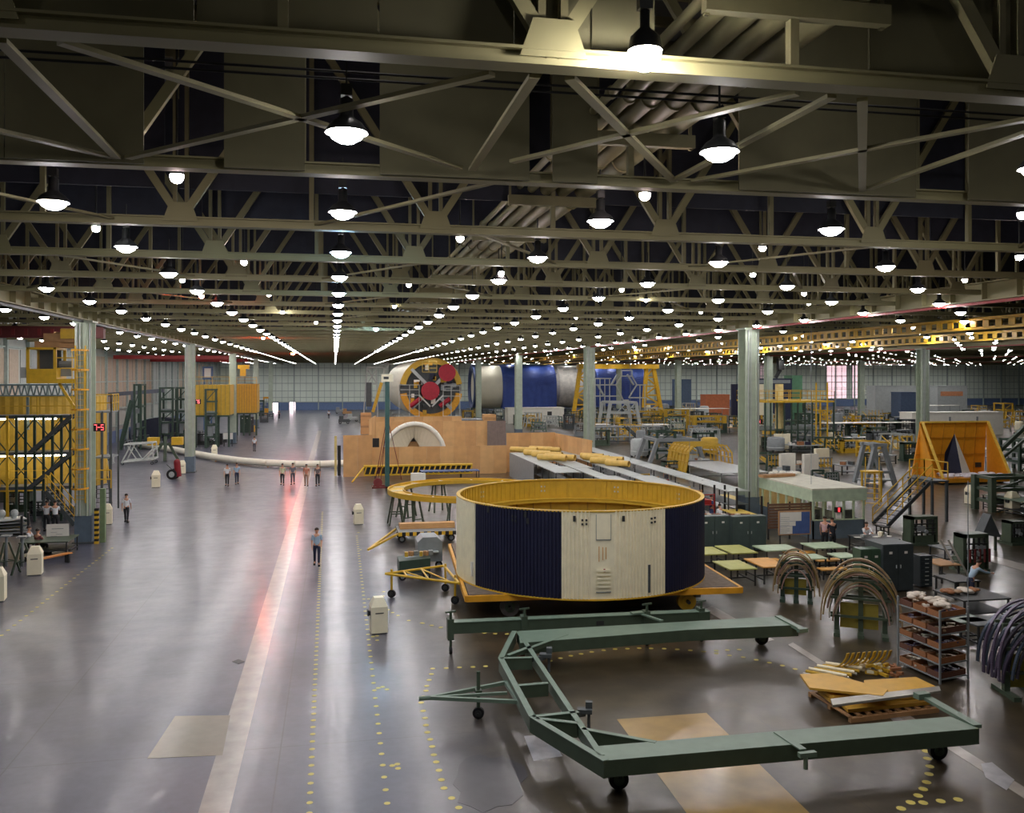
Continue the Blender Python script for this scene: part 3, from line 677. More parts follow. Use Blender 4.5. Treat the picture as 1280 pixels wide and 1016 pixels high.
c = Vector(G3(798, 768, ZS)); b = MB(); b.box((c.x, c.y, ZS+.06), (.5, .25, .06), .1).bar((c.x+.1, c.y-.1, ZS+.03), (c.x+.5, c.y-.9, ZS), .12, .05); b.build('cross_link', GREENT, be)
# ================================================================ white bins
BIN0 = None
def bin_(px, py, label, rz=0., sc=1.0):
    global BIN0
    loc = G3(px, py, 0)
    if BIN0 is None:
        t = BIN0 = thing('waste_bin', label, 'bin', loc, rz, 'white waste bins')
        b = MB(); b.prism([(-.28, -.28), (.28, -.28), (.28, .28), (-.28, .28)], .04, .92); b.build('body', CREAM, t, True)
        b = MB(); w = .29; h = .16
        b.add([(-w, -w, .92), (w, -w, .92), (w, w, .92), (-w, w, .92), (-h, -h, 1.22), (h, -h, 1.22), (h, h, 1.22), (-h, h, 1.22)], [(0, 1, 5, 4), (1, 2, 6, 5), (2, 3, 7, 6), (3, 0, 4, 7), (4, 5, 6, 7), (3, 2, 1, 0)]); b.build('lid', CREAM, t, True)
        b = MB(); b.bx(-.14, .14, -.292, -.28, .7, .735); b.build('printed_strip', DARK, t, True)
        b = MB(); b.bx(-.36, -.28, -.1, .1, .62, .76).bx(-.38, -.34, -.12, .12, .6, .8); b.build('ash_tray', DARK, t, True)
        b = MB(); b.bx(-.25, .25, -.25, .25, 0, .04); b.build('base', DGREY, t, True)
    else: t = dup(BIN0, loc, rz, label)
    t.scale = (sc,)*3; return t
bin_(473, 790, 'white waste bin with pointed lid standing alone nearest the camera', .1, 1.02)
bin_(448, 655, 'white waste bin on the dotted line in front of the plywood partition', .1)
bin_(44, 718, 'white waste bin beside the orange bench at lower left', .15, 1.05)
bin_(-4, 751, 'white waste bin cut by the left edge of the picture', .15, 1.1)
bin_(134, 655, 'white waste bin at the foot of the left column and ladder cage', .15)
bin_(195, 609, 'white waste bin alone on the aisle floor behind the left walkway', .1, 1.1)
bin_(228, 592, 'small white bin beside the second left column by the fire extinguisher', .1)
bin_(1265, 641, 'white waste bin at far right edge in front of green racks', .1, 1.15)
bin_(1214, 630, 'white waste bin in front of the orange nacelle crate', .1, 1.1)
bin_(268, 571, 'white waste bin behind the long white tube', .1, 1.1)
# ================================================================ people
def skinmesh(name, nodes, edges, m, parent, sub=1):
    """nodes: (x, y, z, r); the first one is the root"""
    me = bpy.data.meshes.new(name); o = bpy.data.objects.new(name, me); C.objects.link(o)
    me.from_pydata([n[:3] for n in nodes], edges, []); me.materials.append(m)
    mod = o.modifiers.new('Skin', 'SKIN'); mod.use_smooth_shade = True
    if not me.skin_vertices: me.attributes
    sk = me.skin_vertices[0].data
    for i, n in enumerate(nodes):
        r = n[3] if isinstance(n[3], tuple) else (n[3], n[3]); sk[i].radius = r; sk[i].use_root = i == 0
    s2 = o.modifiers.new('Sub', 'SUBSURF'); s2.levels = sub; s2.render_levels = sub
    o.parent = parent; return o
def person(loc, rz, label, shirt, pants, pose='stand', hair=HAIR, h=1.76, group=None, lean=0., step=.0, arms=(0., 0.), elbow=(.25, .25), long_sleeve=False, skin=SKIN):
    """local frame: faces -y; z up; pose stand / walk / sit / bend"""
    t = thing('person', label, 'person', loc, rz, group); k = h/1.76; t.scale = (k, k, k)
    hipz = .93 if pose != 'sit' else .50
    hy = 0.
    L = lean
    def up(d, x=0., fwd=0.): return Vector((x, hy-sin(L)*d-cos(L)*fwd, hipz+cos(L)*d-sin(L)*fwd*.6))
    N, E = [], []
    def node(v, r, par=None):
        N.append((v[0], v[1], v[2], r)); i = len(N)-1
        if par is not None: E.append((par, i))
        return i
    pel = node((0, hy, hipz), (.15, .11)); wa = node(up(.17), (.135, .095), pel); ch = node(up(.36), (.16, .11), wa); sh = node(up(.49), (.12, .085), ch)
    nk = node(up(.575), .052, sh); jw = node(up(.64, 0, .02), .075, nk); hd = node(up(.73, 0, .015), (.08, .1), jw); tp = node(up(.81, 0, 0), .065, hd)
    legs, arms_ = [], []
    for s in (-1, 1):
        if pose == 'sit':
            hp = Vector((s*.1, hy-.03, hipz)); kn = Vector((s*.13, hy-.45, hipz-.02)); an = Vector((s*.13, hy-.42, .09)); toe = Vector((s*.14, hy-.6, .045))
        else:
            f_ = s*step; hp = Vector((s*.095, hy, hipz-.06)); kn = Vector((s*.1, hy-f_*.55-.03, .5)); an = Vector((s*.1, hy-f_, .09+(.05 if f_ < 0 and step else 0))); toe = Vector((s*.12, hy-f_-.19, .04))
        a = node(hp, .088, pel); b_ = node(hp*.5+kn*.5, .078, a); c_ = node(kn, .056, b_); d_ = node(kn*.55+an*.45, .056, c_); e_ = node(an, .04, d_); node(toe, (.04, .028), e_)
        legs.append((hp, kn, an, toe))
        S = up(.47, s*.185); ar = arms[0 if s < 0 else 1]; el = elbow[0 if s < 0 else 1]
        eb = S+Vector((s*.045, -sin(ar)*.29, -cos(ar)*.29)); wr = eb+Vector((-s*.01, -sin(ar+el)*.26, -cos(ar+el)*.26)); dr = (wr-eb).normalized()
        i0 = node(S, .058, sh); i1 = node(S*.5+eb*.5, .046, i0); i2 = node(eb, .038, i1); i3 = node(wr, .026, i2); pm = wr+dr*.06; i4 = node(pm, (.036, .018), i3)
        fw = Vector((0, -1, 0))-dr*Vector((0, -1, 0)).dot(dr); fw.normalize()
        for q, ln in enumerate((.075, .085, .08, .062)):
            off = fw*(.027-.018*q); k1 = pm+dr*.035+off; k2 = k1+dr*ln*.55+Vector((-s*.006, 0, 0)); k3 = k2+dr*ln*.4+Vector((-s*.016, 0, 0))
            j = node(k1, .0095, i4); j = node(k2, .009, j); node(k3, .0075, j)
        j = node(wr+dr*.035+fw*.04, .011, i4); node(wr+dr*.08+fw*.055, .009, j)
        arms_.append((S, eb, wr))
    body = skinmesh('body', N, E, skin, t)
    # head details: a face and ears
    H = up(.72, 0, .015); fz = Vector((0, -1, 0))
    b = MB(); b.ball(H+Vector((0, -.112, -.005)), .016, 6, 1.4); b.ball(H+Vector((-.082, 0, 0)), .02, 6, 1.5); b.ball(H+Vector((.082, 0, 0)), .02, 6, 1.5); b.build('nose_and_ears', skin, t, True)
    b = MB(); b.ball(H+Vector((-.032, -.092, .022)), .011, 6); b.ball(H+Vector((.032, -.092, .022)), .011, 6); b.build('eyes', DARK, t, True)
    b = MB(); b.box(H+Vector((0, -.098, -.045)), (.045, .012, .01)); b.build('mouth', RED, t, True)
    b = MB(); c = H+Vector((0, .02, .045)); b.lathe([(.096*sin(a)+.001, .085*cos(a)) for a in [i*pi*.62/6 for i in range(7)]], c, 12); b.build('hair', hair, t, True)
    # shirt
    N, E = [], []
    pel = node(up(-.05), (.16, .12)); wa = node(up(.15), (.15, .11), pel); ch = node(up(.36), (.175, .125), wa); sh = node(up(.48), (.135, .1), ch); node(up(.53), .062, sh)
    for S, eb, wr in arms_:
        e_ = wr if long_sleeve else S*.15+eb*.85
        i0 = node(S, .068, sh); i1 = node(S*.5+eb*.5, .06, i0)
        if long_sleeve: i1 = node(eb, .05, i1)
        node(e_ if not long_sleeve else eb*.1+wr*.9, .052 if not long_sleeve else .036, i1)
    skinmesh('shirt', N, E, shirt, t)
    N, E = [], []
    pel = node((0, hy, hipz+.0), (.155, .115)); node(up(.1), (.145, .105), pel)
    for hp, kn, an, toe in legs:
        a = node(hp, .1, pel); b_ = node(hp*.5+kn*.5, .09, a); c_ = node(kn, .07, b_); d_ = node(kn*.5+an*.5, .066, c_); node(kn*.06+an*.94, .058, d_)
    skinmesh('trousers', N, E, pants, t)
    b = MB()
    for hp, kn, an, toe in legs: b.box(((an.x+toe.x)/2, (an.y+toe.y)/2-.0, toe.z-.0), (.1, .29, .08)); b.box((an.x, an.y, an.z-.01), (.09, .1, .09))
    b.build('shoes', BLACK, t, True)
    return t
SW = mat('white_shirt', (222, 224, 228), .8, var=.03); SBL = mat('light_blue_shirt', (160, 184, 204), .8); SGR = mat('grey_shirt', (118, 116, 124), .8); SBR = mat('tan_shirt', (196, 128, 104), .8)
SYE = mat('pale_yellow_shirt', (206, 204, 168), .8); PNV = mat('navy_trousers', (36, 42, 66), .8); PBK = mat('black_trousers', (28, 30, 36), .8); PGR = mat('grey_trousers', (84, 84, 92), .8); PTN = mat('tan_trousers', (150, 116, 98), .8)
SPK = mat('pink_shirt', (206, 170, 170), .8); SDK = mat('dark_shirt', (30, 34, 44), .8)
TOW = AZ*0
person(G3(396, 706), 0, 'person in light blue shirt and navy trousers walking alone on the open aisle', SBL, PNV, 'walk', step=.16, arms=(.15, .2), elbow=(.3, .9))
person(G3(158, 653), pi, 'person in white shirt and dark trousers walking past the left column', SW, PBK, 'walk', step=.2, arms=(.3, -.3))
person(G3(284, 607), 0, 'person in white shirt, left of the pair walking together in front of the tube', SW, PBK, 'walk', step=.15, arms=(.2, -.2))
person(G3(296, 605), .2, 'person in pale blue shirt, right of the pair walking together in front of the tube', SBL, PNV, 'walk', step=-.15, arms=(-.2, .2))
person(G3(353, 606), 0, 'person in pale yellow shirt, leftmost of the four walking abreast', SYE, PBK, 'walk', step=.18)
person(G3(366, 605), 0, 'person in grey shirt, second from left of the four walking abreast', SGR, PGR, 'walk', step=-.18)
person(G3(383, 607), 0, 'person in tan clothes, third from left of the four walking abreast', SBR, PTN, 'walk', step=.18)
person(G3(397, 607), 0, 'person in grey brown shirt and black trousers, rightmost of the four walking abreast', mat('grey_brown_shirt', (112, 98, 98), .8), PBK, 'walk', step=-.15)
person(G3(318, 564), pi, 'person in white shirt walking away beyond the long white tube', SW, PGR, 'walk', step=.15)
person(G3(411, 523), pi, 'small far person in pale shirt in mid aisle near the back wall', SW, PBK, 'walk', step=.12)
person(G3(349, 523), pi, 'far person in dark clothes by the lit doorway', SGR, PBK, 'walk', step=.12)
person(G3(58, 664), pi, 'standing person in white shirt, left of two at the work table by the column', SW, PBK, lean=.15, arms=(.6, .6), elbow=(.9, .9))
person(G3(69, 664), pi+.3, 'standing person in white shirt, right of two at the work table by the column', SW, PBK, lean=.2, arms=(.7, .7), elbow=(.9, .9))
person(G3(36, 690), pi/2, 'seated person in white shirt, left of two at the green table', SW, PBK, 'sit', arms=(.6, .6), elbow=(1., 1.))
person(G3(47, 694), pi*.8, 'seated person with dark patterned shirt at the green table by the whiteboard', mat('maroon_shirt', (120, 70, 66), .8), PBK, 'sit', arms=(.6, .6), elbow=(1., 1.))
# ================================================================ helpers for the shop floor
def fp(px, py): return Vector(G3(px, py, 0))
def posts(parent, pts, z1, r=.04, m=GREEN, z0=0., name='leg'):
    for x, y in pts:
        b = MB(); b.bx(x-r, x+r, y-r, y+r, z0, z1); b.build(name, m, parent)
def table(x0, x1, y0, y1, h, label, top=GREEN, leg=DARK, name='work_table', cat='table', group=None, shelf=False, rz=0.):
    cx, cy = (x0+x1)/2, (y0+y1)/2; w, d = abs(x1-x0)/2, abs(y1-y0)/2
    t = thing(name, label, cat, (cx, cy, 0), rz, group)
    b = MB(); b.bx(-w, w, -d, d, h-.05, h); b.build('tabletop', top, t, True)
    for i in (-1, 1):
        for j in (-1, 1): b = MB(); b.bx(i*(w-.08)-.03, i*(w-.08)+.03, j*(d-.06)-.03, j*(d-.06)+.03, 0, h-.05); b.build('leg', leg, t, True)
    b = MB(); b.bx(-w+.08, w-.08, -.03, .03, .16, .21).bx(-w+.05, -w+.11, -d+.06, d-.06, .16, .21).bx(w-.11, w-.05, -d+.06, d-.06, .16, .21); b.build('stretcher', leg, t, True)
    if shelf: b = MB(); b.bx(-w+.1, w-.1, -d+.08, d-.08, .3, .34); b.build('lower_shelf', leg, t, True)
    return t
def cabinet(x0, x1, y0, y1, h, label, m, nd=2, group=None, tags=True, drawers=0):
    t = thing('steel_cabinet', label, 'cabinet', ((x0+x1)/2, (y0+y1)/2, 0), 0, group)
    b = MB(); b.bx(x0, x1, y0+.03, y1, .04, h); b.build('body', m, t)
    if drawers:
        for k in range(drawers):
            z0 = .08+(h-.12)*k/drawers; z1 = .06+(h-.12)*(k+1)/drawers
            b = MB(); b.bx(x0+.02, x1-.02, y0, y0+.03, z0, z1); d = b.build('drawer', m, t)
            b = MB(); b.bx((x0+x1)/2-.08, (x0+x1)/2+.08, y0-.03, y0, (z0+z1)/2-.015, (z0+z1)/2+.015); o = b.build('handle', LGREY, t); o.parent = d
        return t
    w = (x1-x0)/nd
    for k in range(nd):
        b = MB(); b.bx(x0+k*w+.012, x0+(k+1)*w-.012, y0, y0+.03, .08, h-.03); d = b.build('door', m, t)
        hx = x0+(k+1)*w-.1 if k % 2 == 0 else x0+k*w+.1
        b = MB(); b.bx(hx-.015, hx+.015, y0-.03, y0, h*.5, h*.5+.14); o = b.build('handle', LGREY, t); o.parent = d
        if tags: b = MB(); b.bx(x0+(k+.5)*w-.07, x0+(k+.5)*w+.07, y0-.006, y0, h*.8, h*.85); o = b.build('name_card', PAPER, t); o.parent = d
    return t
def railing(b, pts, h=1.05, r=.03, n=2, post=1.5):
    for p, q in zip(pts, pts[1:]):
        p, q = Vector(p), Vector(q); L = (q-p).length
        for k in range(1, n+1): b.bar(p+Vector((0, 0, h*k/n)), q+Vector((0, 0, h*k/n)), r)
        m = max(1, int(L/post))
        for k in range(m+1): c = p+(q-p)*k/m; b.bar(c, c+Vector((0, 0, h)), r)
    return b
def stairs(parent, p, q, w, m=DGREY, rail=YEL, n=10, nx_=None, h=1.0):
    """flight from foot p to head q, width w across"""
    p, q = Vector(p), Vector(q); d = Vector((q.x-p.x, q.y-p.y, 0)).normalized(); s = Vector((-d.y, d.x, 0))
    for k in (-1, 1):
        b = MB(); b.bar(p+s*k*w/2, q+s*k*w/2, .06, .24); b.build('stringer', m, parent)
        b = MB(); u = Vector((0, 0, h)); b.bar(p+s*k*w/2+u, q+s*k*w/2+u, .045).bar(p+s*k*w/2+u*.5, q+s*k*w/2+u*.5, .035)
        for j in range(4): c = p+(q-p)*j/3+s*k*w/2; b.bar(c, c+u, .04)
        b.build('handrail', rail, parent)
    b = MB()
    for k in range(n):
        c = p+(q-p)*(k+.5)/n; b.box(c, (.24, w, .03), math.atan2(d.y, d.x))
    b.build('treads', m, parent)
# ================================================================ small tables by the cylinder
TS_ = [((879, 682.6, 904, 694), 'left end table, nearly hidden behind the big cylinder, green top', GREENT, 682, 688), ]
def qt(px0, px1, py0, py1, label, top, d=None, h=.76, **k):
    a = Vector(G(px0, py0, h)); c = Vector(G(px1, py1, h))
    y0, y1 = c.y, a.y; return table(a.x if a.x < c.x else c.x, max(a.x, c.x), min(y0, y1), max(y0, y1), h, label, top, **k)
YGT = mat('yellow_green_tabletop', (176, 178, 96), .4); GT = mat('pale_green_tabletop', (168, 190, 158), .4); OT = mat('orange_tabletop', (216, 158, 74), .5); 
MG = 'long lunch tables'
def tb(cx, cyf, wpx, hpx, label, top, h=.76, rz=0, **k):
    """table whose top is centred on a pixel; wpx its width there, hpx its height in the image"""
    c = Vector(G(cx, cyf, h)); d = DEP(c.x, c.y); w = wpx*d/F; dd = hpx*d*d/(F*(EYE-h))
    return table(c.x-w/2, c.x+w/2, c.y-dd/2, c.y+dd/2, h, label, top, rz=rz, **k)
tb(884, 688, 34, 9, 'green topped table half hidden by the right edge of the big cylinder', YGT, group=MG)
tb(920, 686, 34, 10, 'yellow green table in front of the two dark steel cabinets', YGT, group=MG)
tb(918, 705.5, 36, 11, 'yellow green table nearest the trailer deck corner', YGT, group=MG)
tb(957, 702.5, 33, 11, 'orange topped table left of the arched extrusion rack', OT, group=MG)
tb(970, 684, 46, 7, 'pale green table below the notice board', GT, group=MG)
tb(1030, 681, 44, 7, 'pale green table right behind, in front of the office', GT, group=MG)
tb(1004, 695.5, 50, 6, 'pale green table just behind the first arched rack', GT, group=MG)
tb(1054, 693.5, 27, 6, 'small pale green table by the green locker', GT, group=MG)
for px, py, w, lab in ((967, 699, 16, 'short orange bench beside the orange table'), (1040, 710, 34, 'long orange bench between the arched racks and the lockers'), (1035, 699, 34, 'orange bench behind the pale green tables'), (1000, 690, 40, 'orange bench between the two pale green rows')):
    tb(px, py, w, 3, lab, OT, h=.45, name='bench', cat='bench', group='orange benches')
# cabinets beyond them
def cab(px0, px1, pyb, pyt, label, m, nd=2, dep=.6, **k):
    a = fp(px0, pyb); x1 = XY(px1, a.y); h = ZH(px0, pyt, a.y); return cabinet(a.x, x1, a.y, a.y+dep, h, label, m, nd, **k)
CABM = mat('cabinet_grey_green', (70, 84, 82), .45)
cab(872, 914.5, 690, 646, 'dark grey green double door cabinet, left of the pair behind the tables', CABM, group='dark steel cabinets')
cab(916, 958, 690, 646, 'dark grey green double door cabinet, right of the pair, next to the notice board', CABM, group='dark steel cabinets')
cab(1076, 1102, 741, 687, 'green painted two door locker behind the second arched rack', mat('locker_green', (62, 86, 66), .4), tags=True)
cab(1104, 1142, 741, 681, 'wide dark grey cabinet right of the green locker', mat('cabinet_dark', (58, 66, 68), .45), dep=1.3)
cab(1151, 1166, 735, 695, 'narrow dark drawer cabinet with a column of pale handles', mat('cabinet_dark2', (50, 60, 64), .45), drawers=7)
# notice board
a = fp(987, 684); Y = a.y
t = thing('notice_board', 'freestanding notice board with white sheets and blue panel', 'notice board', (a.x, Y, 0))
x0, x1, z0, z1 = XY(973, Y), XY(1013, Y), ZH(973, 669, Y), ZH(973, 639, Y)
b = MB(); b.bx(x0, x1, Y-.03, Y+.03, z0, z1); b.build('frame', PLANK, t)
b = MB(); b.bx(x0+.06, x1-.06, Y-.045, Y-.03, z0+.06, z1-.06); b.build('blue_panel', mat('board_blue', (74, 98, 150), .6), t)
w, h = x1-x0, z1-z0
for (u0, u1, v0, v1) in ((.04, .7, .58, .95), (.04, .52, .38, .57), (.04, .42, .05, .37)):
    b = MB(); b.bx(x0+u0*w, x0+u1*w, Y-.055, Y-.046, z0+v0*h, z0+v1*h); b.build('paper_sheet', PAPER, t)
b = MB()
for k in range(9): b.bx(x0+.1, x0+.1+(.5 if k % 3 else .35), Y-.06, Y-.056, z0+.12+k*.1, z0+.135+k*.1)
b.build('typed_lines', GREY, t)
b = MB()
for x in (x0+.1, x1-.1): b.bx(x-.03, x+.03, Y, Y+.06, 0, z0+.05).bx(x-.04, x+.04, Y-.3, Y+.3, 0, .05)
b.build('stand', DARK, t)
Y2 = Y+2.2; x0, x1 = XY(960, Y2), XY(1015, Y2); t = thing('slatted_screen', 'brown slatted wooden screen behind the notice board', 'screen', ((x0+x1)/2, Y2, 0))
b = MB()
for k in range(9): z = ZH(960, 661, Y2)+k*.155; b.bx(x0, x1, Y2, Y2+.03, z, z+.13)
b.build('slats', mat('brown_slats', (104, 78, 60), .7), t); posts(t, ((x0+.04, Y2+.06), ((x0+x1)/2, Y2+.06), (x1-.04, Y2+.06)), ZH(960, 628, Y2), .04, DARK, name='post')
# ---------------------------------------------------------------- glazed office
a = fp(1016, 674); OX0, OY0 = a.x, a.y; OX1 = XY(1081, OY0); OY1 = OY0+7.0; OZ = ZH(1016, 611, OY0)
of = thing('shop_office', 'pale green glazed office cabin with flat cream roof and lit windows', 'office', ((OX0+OX1)/2, (OY0+OY1)/2, 0))
b = MB(); b.bx(OX0-.1, OX1+.1, OY0-.1, OY1+.1, OZ-.06, OZ+.02); b.build('roof', mat('office_roof', (206, 204, 186), .6), of)
OFM = mat('office_green', (176, 194, 168), .5)
b = MB(); b.bx(OX0-.08, OX1+.08, OY0-.08, OY0, OZ-.7, OZ-.06).bx(OX0-.08, OX0, OY0, OY1, OZ-.7, OZ-.06).bx(OX1, OX1+.08, OY0, OY1, OZ-.7, OZ-.06); b.build('fascia', OFM, of)
b = MB(); b.bx(OX0, OX1, OY0, OY0+.08, 0, 1.0).bx(OX0, OX0+.08, OY0, OY1, 0, 1.0).bx(OX1-.08, OX1, OY0, OY1, 0, 1.0); b.build('lower_wall', mat('office_blue_grey', (96, 110, 120), .5), of)
b = MB(); b.bx(OX0, OX1, OY1-.1, OY1, 0, OZ-.06); b.build('rear_wall', mat('office_inside', (226, 206, 164), .7), of)
b = MB()
for k in range(6): x = OX0+(OX1-OX0-.1)*k/5; b.bx(x, x+.1, OY0-.01, OY0+.09, 1.0, OZ-.7)
for k in range(1, 8): y = OY0+(OY1-OY0-.1)*k/7; b.bx(OX0-.01, OX0+.09, y, y+.1, 1.0, OZ-.7).bx(OX1-.09, OX1+.01, y, y+.1, 1.0, OZ-.7)
b.bx(OX0, OX1, OY0-.02, OY0+.1, 1.0, 1.06); b.build('window_frame', OFM, of)
b = MB(); b.bx(OX0+.1, OX1-.1, OY0+.03, OY0+.04, 1.06, OZ-.7); b.build('window_pane', glass(), of)
b = MB(); b.bx(OX0+.03, OX0+.04, OY0+.1, OY1-.1, 1.06, OZ-.7); b.build('window_pane', glass(), of)
for y in (OY0+1.6, OY0+4.6): b = MB(); b.bx(OX0+.5, OX1-.5, y-.1, y+.1, OZ-.16, OZ-.1); b.build('strip_light', emit('warm_tube', (255, 224, 160), 9), of)
for k, (u, v, lab) in enumerate(((.2, 1.2, 'dark filing cabinet standing inside the lit office, left'), (.75, .7, 'dark filing cabinet just inside the lit office front, right'))):
    cabinet(OX0+u*(OX1-OX0), OX0+u*(OX1-OX0)+.5, OY0+v, OY0+v+.5, 1.45, lab, DGREY, 1, tags=False)
# red clocks
def clock(px, py, w, Y, label, txt='7-5', rz=0.):
    x, z = XY(px, Y), ZH(px, py, Y)
    t = thing('digital_clock', label, 'clock', (x, Y, z), rz)
    W = w*DEP(x, Y)/F; b = MB(); b.bx(-W/2, W/2, -.06, .12, -W*.38, W*.38); b.build('case', BLACK, t, True)
    b = MB(); b.bx(-.03, .03, .12, .5, -.03, .03); b.build('bracket', DGREY, t, True)
    RL = emit('red_digits', (255, 16, 34), 1.6); H = W*.26; S = {'7': 'abc', '5': 'afgcd', '1': 'bc', '8': 'abcdefg', '-': 'g', '4': 'fgbc'}
    segs = {'a': (-.5, .5, .42, .5), 'g': (-.5, .5, -.04, .04), 'd': (-.5, .5, -.5, -.42), 'b': (.42, .5, 0, .5), 'c': (.42, .5, -.5, 0), 'f': (-.5, -.42, 0, .5), 'e': (-.5, -.42, -.5, 0)}
    for i, ch in enumerate(txt):
        cx = (i-(len(txt)-1)/2)*W*.3; b = MB()
        for s in S[ch]:
            u0, u1, v0, v1 = segs[s]; e = .04; b.bx(cx+(u0-e)*W*.22, cx+(u1+e)*W*.22, -.08, -.06, (v0-e)*2*H, (v1+e)*2*H)
        b.build('digit', RL, t, True)
    return t
clock(124, 534, 13, 50.5, 'red digital clock facing us beside the left column ladder', '7-5')
clock(247, 502, 8, CY0+CS+1, 'small red digital clock behind the second left column', '75', .5)
clock(949, 527, 8, CY0+CS, 'red digital display right of the big near right column', '4')
t = clock(1048, 637, 8.5, OY0-.3, 'red lit display above a white notice on the office front', '8')
b = MB(); b.bx(-.17, .17, -.02, .0, -.48, -.14); b.build('white_notice', PAPER, t, True); b = MB(); b.bx(-.13, .13, -.025, -.02, -.22, -.2).bx(-.1, .1, -.025, -.02, -.28, -.26); b.build('printed_lines', DGREY, t, True)
# desk in front of office
tb(1092, 671, 48, 7, 'dark desk cluttered with papers in front of the office', DARK, name='desk', cat='desk', shelf=True)
DC = Vector(G(1092, 671, .76)); k = 0
for dx, dy, s, m in ((-.9, 0, (.3, .22, .02), PAPER), (-.5, .1, (.25, .2, .12), LGREY), (.1, -.1, (.35, .25, .03), PAPER), (.5, .15, (.2, .2, .22), CREAM), (.85, -.05, (.3, .22, .02), PAPER)):
    b = MB(); b.box((DC.x+dx, DC.y+dy, .765+s[2]/2), s, .2*k); k += 1
    single(('paper_stack', 'desk_box', 'paper_stack', 'desk_box', 'paper_stack')[k-1], b, m, ('left white paper stack', 'grey box second from left', 'white paper stack in the middle', 'tall cream box', 'rightmost white paper stack')[k-1]+' on the dark office desk', 'paper' if m == PAPER else 'box')
tb(1103, 657, 10, 3, 'dark office chair seat behind the cluttered desk', BLACK, h=.5, name='office_stool', cat='stool')
person(G3(1041, 690), pi, 'person in dark clothes standing before the blue office wall', SDK, PBK, lean=.1, arms=(.3, .3), elbow=(.8, .8))
person(G3(1031, 688), pi*.8, 'person in pink shirt beside the dark clothed one at the office', SPK, PBK, arms=(.2, .2))
person(G3(1083, 684), 0, 'person in white shirt seated behind the cluttered desk', SW, PBK, 'sit', arms=(.7, .7), elbow=(.8, .8))
person(G3(1213, 752), pi/2, 'person in light blue shirt bending over a table at right', SBL, PNV, lean=.55, arms=(1.1, 1.1), elbow=(.3, .3), long_sleeve=True)
person(G3(833, 607), pi, 'person in pinkish shirt beyond the long racks, right of centre', SPK, PGR)
person(G3(889, 655), pi/2, 'person in blue overalls standing by tall dark posts', mat('blue_overalls', (70, 84, 130), .8), mat('blue_overalls', (70, 84, 130), .8))
person(G3(1001, 700) if 0 else G3(902, 657), pi, 'person in white shirt crouching next to the one in blue overalls', SW, PBK, 'sit', lean=.4)
# ================================================================ arched extrusion racks
def arch_rack(name, c, rot, W, H, arcs, label, stand_m, bar_m, nb):
    """stand with posts; curved bars hung over it, each a thing resting on it"""
    t = thing(name, label, 'rack', (*c, 0), rot)
    for x in (-W*.3, 0, W*.3):
        b = MB(); b.bx(x-.08, x+.08, -.08, .08, 0, H*.8); b.build('post', stand_m, t, True)
        b = MB(); b.bx(x-.1, x+.1, -.6, .6, 0, .12); b.build('foot', stand_m, t, True)
    for z in (H*.25, H*.5, H*.75):
        for y in (-.2, .2): b = MB(); b.bx(-W*.38, W*.38, y-.04, y+.04, z-.04, z+.04); b.build('rail', stand_m, t, True)
    b = MB(); b.bx(-W*.26, W*.22, .02, .06, .2, H*.42); b.build('back_sheet', mat('rack_olive', (150, 136, 52), .6), t, True)
    cr, sr = cos(rot), sin(rot)
    for k in range(nb):
        gq = ((k*7) % 6)*.075; y = -.6+1.2*((k*5) % nb)/max(1, nb-1); sx = 1-gq+.02*(k % 2); r = W/2*sx; hh = H*(1-gq*.9-.015*(k % 4)); b = MB(); pts = []
        a0 = -.05+.12*((k*7) % 3); a1 = pi+.1-.16*((k*4) % 3); n = 18; z0 = hh*.25
        for q in range(n+1):
            a = a0+(a1-a0)*q/n; pts.append((-r*cos(a)*1.0, y+.12*sin(a*2+k), z0+(hh-z0)*max(-.22, sin(a))))
        for p, q in zip(pts, pts[1:]): b.bar(p, q, .045, .1, (0, 1, 0))
        o = b.build('curved_extrusion', bar_m[k % len(bar_m)], None, True); o.location = (*c, 0); o.rotation_euler = (0, 0, rot)
        tag(o, 'curved metal extrusion hanging over the %s' % label.split(' with')[0], 'extrusion', 'curved extrusions on the '+label.split(' with')[0])
    return t
BR1 = [BRONZE, mat('olive_extrusion', (150, 130, 70), .4, metal=.3), mat('pinkish_extrusion', (160, 130, 118), .35, metal=.4), LMETAL]
c1 = fp(1000, 752); arch_rack('extrusion_rack', (c1.x, c1.y+.3), -.5, 1.75, 2.0, 0, 'smaller arched rack near the lunch tables with curved extrusions', DGREEN, BR1[:3], 13)
c2 = fp(1080, 795); arch_rack('extrusion_rack', (c2.x, c2.y+.2), -.55, 2.6, 2.55, 0, 'tall green arched rack in front of the lockers with curved extrusions', GREEN, BR1, 16)
c3 = fp(1292, 868); arch_rack('extrusion_rack', (c3.x, c3.y), -.2, 2.6, 2.7, 0, 'arched rack cut by the right edge with purple grey extrusions', GREEN, [mat('purple_grey_extrusion', (92, 84, 104), .35, metal=.4), mat('blue_grey_extrusion', (84, 96, 112), .35, metal=.4), mat('dark_extrusion', (66, 62, 72), .4, metal=.3)], 18)
